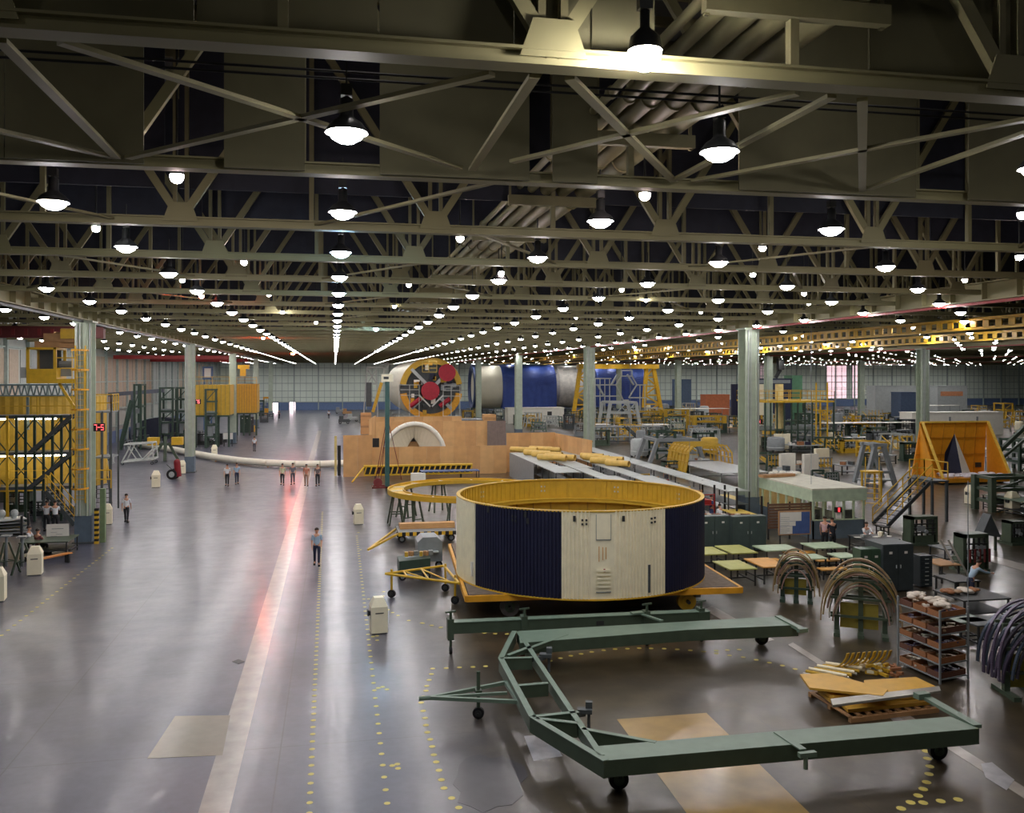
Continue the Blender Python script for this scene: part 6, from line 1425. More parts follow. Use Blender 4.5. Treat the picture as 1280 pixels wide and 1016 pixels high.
# ================================================================ left side
# overhead crane cab on its bridge
Y = 55.; t = thing('crane_cab', 'yellow overhead crane cab with window and railed balcony at upper left', 'crane cab', (XY(60, Y), Y, ZH(60, 479, Y)))
x0, xm, x1 = XY(33, Y), XY(64, Y), XY(96, Y); zb, zw, zt = ZH(60, 479, Y), ZH(60, 461, Y), ZH(60, 434, Y)
b = MB(); b.bx(x0, xm+.25, Y, Y+2, zb, zw).bx(x0, xm+.25, Y, Y+2, zt-.12, zt); 
for x in (x0+.06, xm+.19): b.bx(x-.08, x+.08, Y, Y+.12, zw, zt).bx(x-.08, x+.08, Y+1.9, Y+2, zw, zt)
b.build('cab_shell', YEL, t)
b = MB(); b.bx(x0+.15, xm+.1, Y+.08, Y+.1, zw, zt-.12); b.build('window', glass(), t); b = MB(); b.bx(x0+.1, xm, Y+1.9, Y+1.95, zw, zt-.12); b.build('rear_panel', DGREY, t)
b = MB(); b.bx(xm+.25, x1, Y, Y+1.8, zb, zb+.25); b.build('balcony_floor', YEL, t)
b = railing(MB(), [(xm+.25, Y, zb+.25), (x1, Y, zb+.25), (x1, Y+1.8, zb+.25)], 1.2, .06); b.build('balcony_rail', YEL, t)
b = MB(); b.bx(XY(74, Y+1), XY(90, Y+1), Y+.9, Y+1.4, zb+.4, zb+.9).cyl((XY(74, Y+1), Y+1.1, zb+1.1), (XY(90, Y+1), Y+1.1, zb+1.1), .2, 10); b.build('motor', GREY, t)
b = MB(); b.bx(x0-.4, x0-.05, Y+.2, Y+1, zb+.3, zb+.9); b.build('side_box', LGREY, t)
b = MB(); b.bar((XY(72, Y), Y+.3, zb), (XY(94, Y), Y+.3, zb-1.6), .14); b.build('strut', YEL, t)
b = MB(); b.bx(x0+.3, x1+.6, Y+.4, Y+1.6, zt, zt+.35).bx(x0+.8, x0+1.8, Y+.3, Y+1.8, zt+.35, zt+.8).bx(x1-.9, x1+.3, Y+.2, Y+1.6, zt+.3, zt+1.1).cyl((xm, Y+.6, zt+.6), (x1-.6, Y+.6, zt+.6), .3, 12); b.build('hoist_machinery', PLANK, t)
b = MB(); b.bx(x1-.9, x1+.3, Y+.1, Y+.2, zt+.5, zt+1.05); b.build('yellow_panel', YEL, t)
Yb2 = 58.; t = thing('crane_bridge', 'dark red crane bridge girder crossing the left bay', 'girder', (-21, Yb2, 11.2)); b = MB(); b.bx(XW+.4, XL-.5, Yb2, Yb2+.5, 11.25, 11.95); b.build('girder', mat('crane_maroon', (88, 30, 30), .6), t); b = MB()
for k in range(20): x = XW+.8+k*.72; b.bx(x, x+.2, Yb2-.05, Yb2, 11.4, 11.8)
b.build('web_plates', mat('darker_red', (104, 28, 30), .5), t)
for k, yy in enumerate((126., 150.)): b = MB(); b.bx(XW+.4, XL-.5, yy, yy+.5, 11.2, 11.7); single('crane_bridge', b, RED, 'red crane bridge far down the left bay, %s' % ('nearer', 'farther')[k], 'girder')
# caged ladder on the first column
lx, ly = XL-.1, CY0-.48; t = thing('caged_ladder', 'yellow caged ladder fixed to the nearest left column', 'ladder', (lx, ly-.3, 2.2))
b = MB(); b.bx(lx-.28, lx-.22, ly-.15, ly-.09, 2.2, 10.6).bx(lx+.22, lx+.28, ly-.15, ly-.09, 2.2, 10.6); b.build('side_rail', YEL, t)
b = MB(); b.cyl((lx-.25, ly-.12, 2.4), (lx+.25, ly-.12, 2.4), .015, 5)
z = 2.6
while z < 10.5: b.cyl((lx-.25, ly-.12, z), (lx+.25, ly-.12, z), .015, 5); z += .3
o = b.build('rungs', YEL, t); o['kind'] = 'stuff'
for k in range(8):
    z = 3.0+k*1.05; b = MB(); pts = [(lx+.42*cos(a), ly-.12+.6*sin(a), z) for a in [-pi*i/8 for i in range(9)]]
    for p, q in zip(pts, pts[1:]): b.bar(p, q, .03, .09)
    b.build('cage_hoop', ORG, t)
for a in (-.25, -.5, -.75): b = MB(); b.bar((lx+.42*cos(pi*a), ly-.12+.6*sin(pi*a), 3.0), (lx+.42*cos(pi*a), ly-.12+.6*sin(pi*a), 10.4), .03, .03); b.build('cage_strap', YEL, t)
b = MB()
for k in range(14): b.m(k % 2).bx(XL+.6, XL+.8, CY0-.65, CY0-.45, k*.135, (k+1)*.135)
t = single('hazard_bollard', b, [YEL, BLACK], 'black and yellow striped bollard at the foot of the nearest left column', 'bollard')
b = MB(); b.bx(XL+.8, XL+1.05, CY0-.3, CY0, 0, 2.9); single('green_locker', b, mat('locker_pale_green', (110, 132, 96), .5), 'narrow pale green locker beside the striped bollard', 'locker')
# ---- assembly dock with lit levels
Yd = 60.; X0, X1 = XY(-60, Yd), XY(99, Yd); zA, zB_, zC, zD_ = ZH(50, 519, Yd), ZH(50, 565, Yd), ZH(50, 608, Yd), ZH(50, 497, Yd)
dk = thing('assembly_dock', 'multi level assembly dock of dark green posts with lit yellow walls at left', 'dock', ((X0+X1)/2, Yd+2, 0))
DY = mat('dock_yellow', (208, 168, 62), .5, var=.1)
b = MB(); n = 60; cxr = XY(34, Yd+6); R_ = 4.9
vs_ = []
for i in range(n+1):
    a = pi+pi*i/n; r = R_+.06*(i % 2); vs_ += [(cxr+r*cos(a), Yd+6.6+r*.8*sin(a), zC-.6), (cxr+r*cos(a), Yd+6.6+r*.8*sin(a), zD_)]
b.add(vs_, [(2*i, 2*i+2, 2*i+3, 2*i+1) for i in range(n)]); single('curved_skin_section', b, DY, 'large yellow ribbed cylindrical section enclosed by the dock at left', 'rocket section')
for z in (zA, zB_, zC): b = MB(); b.bx(X0, X1, Yd, Yd+1.6, z-.18, z); b.build('deck', mat('dock_deck', (84, 92, 100), .5), dk)
for k in range(15):
    x = X0+(X1-X0)*k/14; b = MB(); b.bx(x-.07, x+.07, Yd-.05, Yd+.1, 0, zA); b.build('post', YEL if k == 6 else DGREEN, dk)
b = MB()
for k in range(0, 14, 3):
    x, x2 = X0+(X1-X0)*k/14, X0+(X1-X0)*(k+3)/14
    for za, zb2 in ((zB_, zA), (zC, zB_)): b.bar((x, Yd+.05, za), (min(x2, X1), Yd+.05, zb2-.2), .06).bar((x, Yd+.05, zb2-.2), (min(x2, X1), Yd+.05, za), .06)
b.build('cross_braces', DGREEN, dk)
for z, c in ((zA, .3), (zA+.0, 0)): pass
b = railing(MB(), [(X0, Yd, zA), (X1, Yd, zA)], 1.15, .05, post=2.); b.build('top_railing', YEL, dk)
b = railing(MB(), [(X0, Yd-.05, zC), (XY(60, Yd), Yd-.05, zC)], 1.0, .04, post=2.); b.build('lower_railing', YEL, dk)
for z, pa, pb in ((zA, 16, 68), (zA, 92, 98), (zB_, 15, 86), (zA, -30, 6), (zB_, -30, 5)):
    b = MB(); b.bx(XY(pa, Yd), XY(pb, Yd), Yd+.35, Yd+.45, z-.28, z-.2); b.build('fluorescent_tube', emit('dock_tube', (255, 244, 214), 22), dk)
for (pa, za, pb, zb2) in ((40, zB_, 93, zA), (40, zC, 93, zB_)):
    p, q = Vector((XY(pa, Yd), Yd-.5, za)), Vector((XY(pb, Yd), Yd-.5, zb2)); b = MB(); b.bar(p, q, .08, .22).bar(p+Vector((0, .7, 0)), q+Vector((0, .7, 0)), .08, .22)
    for k in range(12): c = p+(q-p)*(k+.5)/12; b.box((c.x, c.y+.35, c.z), (.22, .7, .04))
    b.build('stair_flight', DGREY, dk)
p, q = Vector((XY(96, Yd-2), Yd-2, .1)), Vector((XY(60, Yd-2), Yd-2, zC)); s_ = thing('dock_stair', 'lower stair with yellow handrails descending toward the left column', 'staircase', (p.x, p.y, 0)); stairs(s_, p, q, 1.0, n=9); posts(s_, ((q.x-.1, q.y-.4), (q.x-.1, q.y+.4)), zC, .06, DGREY)
# light truss and dark wall behind the dock top
b = MB(); zt1, zt2 = ZH(40, 480, Yd+2), ZH(40, 496, Yd+2)
b.bx(X0, X1, Yd+2, Yd+2.15, zt1-.1, zt1).bx(X0, X1, Yd+2, Yd+2.15, zt2, zt2+.12)
for k in range(20): x = X0+(X1-X0)*k/20; w = (X1-X0)/20; b.bar((x, Yd+2.05, zt2), (x+w/2, Yd+2.05, zt1), .08).bar((x+w/2, Yd+2.05, zt1), (x+w, Yd+2.05, zt2), .08)
for x in (X0+.5, X1-.3, (X0+X1)/2): b.bx(x-.08, x+.08, Yd+2.02, Yd+2.14, zA-1, zt2)
b.build('top_truss', mat('blue_grey_truss', (120, 138, 140), .5), dk)
# right tower of the dock with yellow rails and stair
Yw = 63.; t = thing('dock_tower', 'grey scaffold tower with yellow top railing behind the left column', 'scaffold', (XY(128, Yw), Yw, 0)); xa, xb2 = XY(117, Yw), XY(139, Yw); zt3 = ZH(128, 514, Yw)
for x in (xa, xb2, (xa+xb2)/2):
    for y in (Yw, Yw+2): b = MB(); b.bx(x-.05, x+.05, y-.05, y+.05, 0, zt3); b.build('post', DGREY, t)
for z in (zt3, zt3*.55): b = MB(); b.bx(xa, xb2, Yw, Yw+2, z-.1, z); b.build('deck', GREY, t)
b = railing(MB(), [(xa, Yw, zt3), (xb2, Yw, zt3), (xb2, Yw+2, zt3)], 1.1, .07, post=.6); b.build('top_railing', YEL, t)
b = railing(MB(), [(xa, Yw-.02, 1.6), (xb2, Yw-.02, 1.6)], 1.2, .07, post=.6); b.build('lower_railing', YEL, t)
p = fp(150, 630); s_ = thing('black_stair', 'black stepped stair with yellow handrail right of the left column', 'staircase', tuple(p)); q = Vector((XY(118, p.y+3), p.y+3, 2.4)); stairs(s_, Vector((p.x-1.3, p.y-.0, 0)), q, 1.5, m=DARK, n=9); posts(s_, ((q.x, q.y-.5), (q.x, q.y+.5)), 2.3, .06, DARK)
b = MB(); c = fp(140, 668); 
# ---- left foreground tables
tb(62, 673, 56, 9, 'dark green work table carrying the whiteboard at left', GREEN, h=.8, shelf=True)
a = fp(72, 690); t = thing('white_sign_board', 'white sign board propped on the green table at left', 'sign', (a.x, a.y, .8)); x0, x1 = XY(58, a.y), XY(86, a.y); zz0, zz1 = .81, ZH(72, 655, a.y)
b = MB(); b.bx(x0, x1, a.y, a.y+.04, zz0, zz1); b.build('board', PAPER, t); b = MB(); b.bx(x0+.25, x1-.25, a.y-.006, a.y, zz1-.25, zz1-.22)
for k in range(4): b.bx(x0+.2+.25*(k % 2), x0+.5+.25*(k % 2), a.y-.006, a.y, zz1-.42-k*.1, zz1-.405-k*.1)
b.build('written_lines', GREY, t); b = MB(); b.bar((x0+.3, a.y+.05, zz1-.2), (x0+.3, a.y+.3, .81), .03).bar((x1-.3, a.y+.05, zz1-.2), (x1-.3, a.y+.3, .81), .03); b.build('prop', PLANK, t)
c = Vector(G(66, 695, .45)); t = thing('long_bench', 'orange wooden bench in front of the green table at left', 'bench', (c.x, c.y, 0), .95)
b = MB(); b.bx(-.95, .95, -.16, .16, .42, .47); b.build('seat', mat('orange_bench', (204, 130, 60), .5), t, True)
for i in (-.8, .8): b = MB(); b.bx(i-.04, i+.04, -.14, .14, 0, .42); b.build('leg', DARK, t, True)
for k, (px, py, h) in enumerate(((28, 716, 1.35), (8, 716, 1.4))):
    c = fp(px, py); t = thing('jack_stand', 'dark green tripod jack stand at lower left, %s' % ('right', 'left')[k], 'jack stand', tuple(c), 0, 'jack stands')
    for a in (0, 2.1, 4.2): b = MB(); b.bar((c.x+.6*cos(a), c.y+.6*sin(a), 0), (c.x+.1*cos(a), c.y+.1*sin(a), h), .07); b.build('leg', GREEN, t)
    b = MB(); b.cyl((c.x, c.y, .3), (c.x, c.y, h+.3), .06, 10).box((c.x, c.y, h+.3), (.4, .4, .06)); b.build('screw', GREY, t)
    b = MB()
    for a in (0, 2.1, 4.2): b.bar((c.x+.4*cos(a), c.y+.4*sin(a), h*.4), (c.x+.4*cos(a+2.1), c.y+.4*sin(a+2.1), h*.4), .04)
    b.build('tie_ring', GREEN, t)
c = fp(10, 690); t = thing('sheet_rack', 'dark rack stacked with grey sheet parts at the left edge', 'rack', tuple(c))
for k in range(6): b = MB(); b.box((c.x+.1*(k % 2), c.y, .9+k*.16), (1.8-.1*k, 1.2, .05), .1*k); b.build('shelf', [DGREY, GREY, LGREY][k % 3], t)
posts(t, ((c.x-.8, c.y-.5), (c.x+.8, c.y-.5), (c.x-.8, c.y+.5), (c.x+.8, c.y+.5)), 1.9, .05, DARK)
for k, px in enumerate((3, 15)): c = fp(10, 690)+Vector((-.3+.6*k, 0, 0)); b = MB(); b.ball((c.x, c.y, 1.98), .2, 10); b.cyl((c.x, c.y, 1.725), (c.x, c.y, 1.85), .12, 10); single('metal_pot', b, LGREY, 'rounded grey metal pot on top of the sheet rack, %s' % ('left', 'right')[k], 'pot')
# grey parts under dock
for k, (px, py, w, h, m) in enumerate(((50, 645, 26, 18, DGREY), (80, 648, 22, 14, GREY), (20, 640, 30, 26, DGREEN), (98, 655, 12, 22, DGREY), (62, 632, 20, 20, DARK), (5, 628, 26, 40, DGREY))):
    machine(px, py, w, h, '%s squat machine in the shadow below the left dock' % ('leftmost', 'second', 'third', 'fourth', 'fifth', 'sixth')[k], m, 70+k, kind='shop_machine')
# fire extinguisher cart
c = fp(219, 599); t = thing('extinguisher_cart', 'red wheeled fire extinguisher cart beside the second left column', 'fire extinguisher', tuple(c))
b = MB(); b.cyl((c.x+.25, c.y, .25), (c.x+.15, c.y, 1.5), .28, 12); b.ball((c.x+.15, c.y, 1.5), .27, 12); b.build('tank', mat('dark_red2', (130, 24, 34), .4), t); wheel(t, (c.x-.25, c.y-.2, .45), .45, .08, (.2, 1, 0), BLACK, LGREY); wheel(t, (c.x-.1, c.y+.35, .45), .45, .08, (.2, 1, 0), BLACK, LGREY)
b = MB(); b.bar((c.x+.3, c.y, .3), (c.x-.7, c.y, 1.3), .05); b.build('handle', DARK, t)
# silver tube cart
c = fp(170, 581); Y = c.y; t = thing('tube_cart', 'silver tubular cart frame on casters in the left bay', 'cart', tuple(c)); f = lambda px, py, d=0.: (XY(px, Y), Y+d, ZH(px, py, Y))
b = MB()
for d in (0, 2.2): b.cyl(f(152, 578, d), f(192, 574, d), .1, 8).cyl(f(155, 556, d), f(190, 554, d), .07, 8).cyl(f(152, 578, d), f(163, 557, d), .07, 8).cyl(f(192, 574, d), f(190, 554, d), .07, 8).cyl(f(178, 575, d), f(192, 560, d), .09, 8).cyl(f(160, 558, d), f(172, 576, d), .05, 8)
for px, py in ((152, 578), (192, 574), (155, 556), (190, 554), (172, 555)): b.cyl(f(px, py), f(px, py, 2.2), .06, 8)
b.build('tube_frame', SILV, t)
for px in (153, 190): wheel(t, (XY(px, Y), Y, .14), .14, .1, (0, 1, 0), BLACK, GREY)
for px in (153, 190): wheel(t, (XY(px, Y), Y+2.2, .14), .14, .1, (0, 1, 0), BLACK, GREY)
# green towers
def tower(px0, px1, pt, pb, label, m=DGREEN, lev=5, dy=2.5, Y=None):
    a = fp(px0, pb); Y = Y or a.y; x0, x1 = XY(px0, Y), XY(px1, Y); h = ZH(px0, pt, Y); t = thing('tooling_tower', label, 'tooling tower', ((x0+x1)/2, Y+dy/2, 0))
    r = max(.12, (x1-x0)*.06)
    for x in (x0, x1):
        for y in (Y, Y+dy): b = MB(); b.bx(x-r, x+r, y-r, y+r, 0, h); b.build('post', m, t)
    b = MB()
    for k in range(1, lev+1):
        z = h*k/lev-.1; b.bx(x0, x1, Y-.05, Y+.1, z-.1, z+.1).bx(x0, x1, Y+dy-.1, Y+dy+.05, z-.1, z+.1).bx(x0-.05, x0+.1, Y, Y+dy, z-.1, z+.1).bx(x1-.1, x1+.05, Y, Y+dy, z-.1, z+.1)
        if k % 2: b.bar((x0, Y, z-h/lev), (x1, Y, z), .1)
    b.build('girts', m, t)
    b = MB(); b.bx(x0+.1, x1-.1, Y+.2, Y+dy*.6, h*.55, h*.62).bx(x0+.2, x0+(x1-x0)*.6, Y+.2, Y+dy*.5, h*.2, h*.4); b.build('tool_block', GREY, t); return t
tower(200, 216, 484, 556, 'dark green tooling tower with finials left of the second left column')
tower(222, 234, 484, 556, 'slimmer green tooling tower just left of the second left column')
tower(246 if 0 else 257, 270, 486, 560, 'green tower right of the second left column')
t = tower(168, 176, 480, 562, 'tall dark post tower with a slanting beam in the left bay', lev=3)
b = MB(); Y = fp(163, 562).y-.3; b.bar((XY(149, Y), Y, 0), (XY(164, Y), Y, ZH(164, 500, Y)), .35).bar((XY(152, Y), Y, 0), (XY(168, Y), Y, ZH(166, 498, Y)), .15); o = b.build('slanting_beam', DGREEN, t)
Y = 125.; b = MB(); b.bar((XY(125, Y), Y, ZH(125, 494, Y)), (XY(205, Y), Y, ZH(205, 488, Y)), .5, .5); 
for px in (130, 165, 200): b.bx(XY(px, Y)-.15, XY(px, Y)+.15, Y-.1, Y+.1, 0, ZH(px, 491, Y))
single('pipe_rail', b, mat('grey_rail', (96, 100, 112), .5), 'grey elevated rail crossing the left bay in front of the panelled wall', 'rail')
c = fp(170, 550); b = MB(); Y = c.y+3
for k in range(16):
    a, a2 = pi*k/16, pi*(k+1)/16; f = lambda a: (XY(168, Y)+3.6-4.2*cos(a), ZH(168, 552, Y)*0+2.9*sin(a)**.6+.05)
    p, q = f(a), f(a2); b.add([(p[0], Y, 0), (q[0], Y, 0), (q[0], Y, q[1]), (p[0], Y, p[1]), (p[0], Y+3, p[1]), (q[0], Y+3, q[1])], [(0, 1, 2, 3), (3, 2, 5, 4)])
single('dark_hump', b, mat('dark_blue_tarp', (38, 44, 62), .6), 'dark blue covered hump of equipment in the left bay', 'covered equipment')
for k, (px, py, w, h, m) in enumerate(((163, 562, 14, 12, GREY), (175, 556, 20, 12, DGREY), (195, 562, 14, 10, GREY), (134, 580, 12, 12, LGREY), (185, 548, 16, 8, DGREY), (235, 560, 12, 22, DGREEN), (262, 556, 30, 14, DARK), (255, 548, 16, 10, GREY))):
    machine(px, py, w, h, '%s low machine in the equipment cluster of the left bay' % ('first grey', 'second dark', 'third grey', 'fourth pale', 'fifth dark', 'sixth green', 'seventh black', 'eighth grey')[k], m, 90+k, kind='shop_machine')
t = thing('yellow_jig', 'green splayed jig with two yellow end blocks in the left bay', 'jig', tuple(fp(207, 576))); c = fp(207, 576)
for s in (-1, 1): b = MB(); b.bar((c.x+s*1.3, c.y, 0), (c.x+s*.3, c.y, 1.9), .25); b.build('leg', GREEN, t); b = MB(); b.box((c.x+s*1.2, c.y, 2.1), (1.1, .9, .8)); b.build('yellow_block', YEL, t)
b = MB(); b.bar((c.x-1.2, c.y, 1.75), (c.x+1.2, c.y, 1.75), .2).bar((c.x, c.y-.4, 0), (c.x, c.y, 2.6), .3); b.build('cross_beam', GREEN, t)
# yellow enclosures behind columns two and three
def encl(px0, px1, pt, pb, Y, label, m=OCH):
    x0, x1 = XY(px0, Y), XY(px1, Y); z0, z1 = ZH(px0, pb, Y), ZH(px0, pt, Y); t = thing('yellow_enclosure', label, 'enclosure', ((x0+x1)/2, Y+2, 0))
    b = MB(); b.bx(x0, x1, Y, Y+5, z0, z1); b.build('panel_wall', m, t); b = MB(); n = 8
    for k in range(n+1): x = x0+(x1-x0)*k/n; b.bx(x-.06, x+.06, Y-.08, Y, z0, z1)
    b.build('ribs', mat('rib_yellow', (170, 140, 50), .5), t)
    b = MB(); b.bx(x0, x1, Y-.3, Y+5, z0-.2, z0); b.build('platform', DGREEN, t)
    b = railing(MB(), [(x0, Y-.3, z1), (x1, Y-.3, z1)], 1.0, .06); b.build('railing', YEL, t); posts(t, [(x0+(x1-x0)*u, Y) for u in (.02, .35, .65, .98)], z0-.2, .12, DGREEN)
encl(244, 287, 481, 519, 118, 'large yellow ribbed enclosure between the second and third left columns')
encl(296, 321, 480, 516, 140, 'smaller yellow ribbed enclosure right of the third left column')
encl(232, 242, 492, 517, 122, 'narrow olive enclosure hard by the second left column', mat('olive_encl', (150, 134, 60), .6))
Y = 140.; t = thing('monorail_hoist', 'yellow hoist hanging right of the third left column', 'hoist', (XY(304, Y), Y, ZH(304, 471, Y)))
b = MB(); b.bx(XY(297, Y), XY(311, Y), Y, Y+1.5, ZH(304, 461, Y), ZH(304, 456, Y)).bx(XY(300, Y), XY(307, Y), Y, Y+1, ZH(304, 470, Y), ZH(304, 461, Y)); b.build('carriage', YEL, t); b = MB(); b.bx(XY(303, Y), XY(304, Y), Y+.5, Y+.7, ZH(304, 456, Y), ZB); b.build('hanger', DARK, t)
Y = 150.; b = MB(); x0, x1 = XY(253, Y), XY(266, Y); z0, z1 = ZH(260, 474, Y), ZH(260, 458, Y); b.bx(x0, x1, Y, Y+.3, z0, z1); b.m(1).bx(x0+.3, x1-.3, Y-.05, Y, z0+.3, z1-.3); b.m(0)
for px in (255, 264): b.bx(XY(px, Y)-.1, XY(px, Y)+.1, Y+.05, Y+.25, 0, z0)
single('display_sign', b, [mat('panel_blue', (86, 112, 150), .6), PAPER], 'blue framed pale display panel raised in the left bay', 'display panel')
for k, (px0, px1, pt, pb, Y, m, lab) in enumerate(((279, 291, 541, 549, None, PAPER, 'white board on a dark stand below the third left column'),)):
    a = fp(285, 558); x0, x1 = XY(px0, a.y), XY(px1, a.y); t = thing('standing_board', lab, 'board', tuple(a)); b = MB(); b.bx(x0, x1, a.y, a.y+.06, ZH(285, pb, a.y), ZH(285, pt, a.y)); b.build('board', m, t); posts(t, ((x0+.1, a.y+.12), (x1-.1, a.y+.12)), ZH(285, pb, a.y)+.3, .05, DARK)
cab(300, 312, 541, 519, 'dark shelving cabinet right of the third left column', DGREEN); cab(312, 317, 540, 521, 'narrow dark cabinet next to the shelving cabinet', DGREY, nd=1)
c = fp(317, 539); b = MB(); b.cyl((c.x, c.y-1, 0), (c.x, c.y-1, .95), .32, 14); b.cyl((c.x, c.y-1, .95), (c.x, c.y-1, 1.0), .34, 14); single('yellow_drum', b, YEL, 'yellow drum standing by the dark cabinets', 'drum')
for k, (px, py, w, h, m) in enumerate(((330, 528, 10, 12, DGREY), (338, 524, 8, 8, GREY), (325, 520, 10, 20, DGREEN), (333, 518, 8, 22, ORG), (276, 553, 14, 8, DGREY), (292, 552, 8, 8, DARK))):
    machine(px, py, w, h, '%s piece of equipment along the far left edge of the aisle' % ('first', 'second', 'third', 'fourth', 'fifth', 'sixth')[k], m, 110+k, kind='shop_machine')
for k, (px, py, m) in enumerate(((434, 519, PLANK), (441, 527, LGREY), (425, 517, GREY), (430, 530, DGREY))):
    c = fp(px, py); D = DEP(c.x, c.y); t = thing('utility_cart', '%s utility cart parked far down the aisle left of the enclosure' % ('tan', 'silver', 'grey', 'dark')[k], 'cart', tuple(c)); b = MB(); b.bx(c.x-1, c.x+1, c.y, c.y+1.6, .35, .9).bx(c.x-.9, c.x-.1, c.y+.2, c.y+1.2, .9, 1.5); b.build('body', m, t)
    for i in (-.7, .7): wheel(t, (c.x+i, c.y+.1, .25), .25, .15, (0, 1, 0), BLACK, GREY)
    for i in (-.7, .7): wheel(t, (c.x+i, c.y+1.4, .25), .25, .15, (0, 1, 0), BLACK, GREY)
# ================================================================ crowded equipment field, middle and right background
def bench_clut(px, py, w, label, seed, h=.9, dep=1.6, top=None):
    c = fp(px, py); random.seed(seed); D = DEP(c.x, c.y); W = w*D/F
    t = thing('cluttered_bench', label, 'workbench', tuple(c)); b = MB(); b.bx(c.x-W/2, c.x+W/2, c.y, c.y+dep, h-.08, h); b.build('top', top or random.choice([LGREY, GREEN, PLANK, GREY]), t)
    posts(t, [(c.x+i*(W/2-.1), c.y+j) for i in (-1, 1) for j in (.1, dep-.1)], h-.08, .05, DARK)
    b = MB(); b.bx(c.x-W/2+.1, c.x+W/2-.1, c.y+.1, c.y+dep-.1, .25, .32); b.build('shelf', DGREY, t)
    for k in range(int(3+W*.7)):
        x = c.x+random.uniform(-W/2+.3, W/2-.3); s = random.uniform(.2, .7); b = MB(); b.box((x, c.y+random.uniform(.3, dep-.4), h+s*.3), (s, s*.6, s*.6), random.uniform(0, 3)); b.build('bench_item', random.choice([PAPER, GREY, OCH, DGREY, CREAM, LGREY, NAVY, CARD, GREEN]), t)
    return t
def jig(px, py, w, h, label, seed, m=None, dep=2.2):
    """open tooling frame: posts, rails, contour boards and clamps"""
    c = fp(px, py); random.seed(seed); D = DEP(c.x, c.y); W = w*D/F; H = h*D/F; m = m or random.choice([GREEN, GREENT, DGREEN, GREY, LGREY, YEL, SILV, DGREEN, GREY])
    t = thing('tooling_jig', label, 'jig', tuple(c))
    for i in (-1, 1):
        for j in (0, dep): b = MB(); b.bar((c.x+i*W*.5, c.y+j, 0), (c.x+i*W*random.uniform(.34, .5), c.y+j, H), .16); b.build('post', m, t)
    b = MB()
    for z in (H*.3, H*.65, H*.97): b.bx(c.x-W*.46, c.x+W*.46, c.y-.08, c.y+.08, z-.09, z+.09).bx(c.x-W*.46, c.x+W*.46, c.y+dep-.08, c.y+dep+.08, z-.09, z+.09)
    b.build('rails', m, t)
    b = MB(); m2 = random.choice([OCH, LGREY, GREY, YEL, SILV])
    for k in range(5):
        x = c.x-W*.4+W*.8*k/4; a = random.uniform(.1, .5); b.bar((x, c.y, H*a), (x+random.uniform(-.3, .3), c.y+dep, H*(a+.4)), .09).bx(x-.04, x+.04, c.y-.1, c.y, H*.3, H*.97)
    b.build('contour_bars', m2, t)
    b = MB(); b.box((c.x+random.uniform(-.25, .25)*W, c.y+dep/2, H*.45), (W*.35, dep*.5, H*.25)); b.build('fixture_block', random.choice([GREY, DGREY, PLANK, CREAM, NAVY]), t)
    return t
def roundtank(px, py, w, h, label, m):
    c = fp(px, py); D = DEP(c.x, c.y); r = w*D/F/2; H = h*D/F; t = thing('round_tank', label, 'tank', (c.x, c.y+r, 0)); b = MB(); b.lathe([(r*.97, .2), (r, .3), (r, H*.9), (r*.8, H), (.01, H*1.02)], (c.x, c.y+r, 0), 20); b.build('shell', m, t)
    b = MB(); b.lathe([(r*1.03, H*.3), (r*1.03, H*.36), (r, H*.36)], (c.x, c.y+r, 0), 20); b.build('band', LGREY, t); posts(t, [(c.x+r*.7*i, c.y+r+r*.7*j) for i in (-1, 1) for j in (-1, 1)], .3, .1, DARK); return t
rowsY = [  # (base py, [px...], typical height px)
 (521, range(716, 1290, 19), 12), (531, range(650, 1290, 21), 14), (542, range(752, 1290, 24), 16), (556, range(750, 1290, 27), 19), (572, range(800, 1160, 30), 22), (588, range(845, 940, 32), 22), (574, range(1275, 1290, 20), 20), (592, range(1282, 1300, 20), 24),
  (516, range(740, 1290, 23), 9), (526, range(748, 1290, 25), 12), (536, range(762, 1290, 26), 14), (549, range(764, 1290, 28), 17), (564, range(815, 1150, 32), 18), (579, range(1085, 1150, 26), 18)]
ADJ = ['grey green', 'dull', 'small', 'low', 'tall', 'boxy', 'slender', 'wide', 'stepped', 'plain', 'crowded', 'skewed', 'open', 'heavy', 'pale', 'dark', 'short', 'narrow', 'bulky', 'rusty']
cols_ = ['straight below the silver diamond stand', 'right of the second right column', 'under the catwalk', 'below the gantry leg', 'beyond the yellow arch jig', 'left of the big near right column', 'right of the big near right column', 'under the railed platform', 'right of the railed platform', 'between platform and third column line', 'left of the orange crate', 'behind the orange crate', 'right of the orange crate', 'at the right edge']
rown = ['in the farthest equipment row', 'in the second farthest row', 'in the middle row', 'in the fourth row', 'in the fifth row', 'in the nearest row', 'in the near corner row', 'in the edge row', 'along the far wall line', 'between the two farthest rows', 'just before the middle row', 'just behind the fourth row', 'between the last near rows', 'beside the big staircase']
k = 0
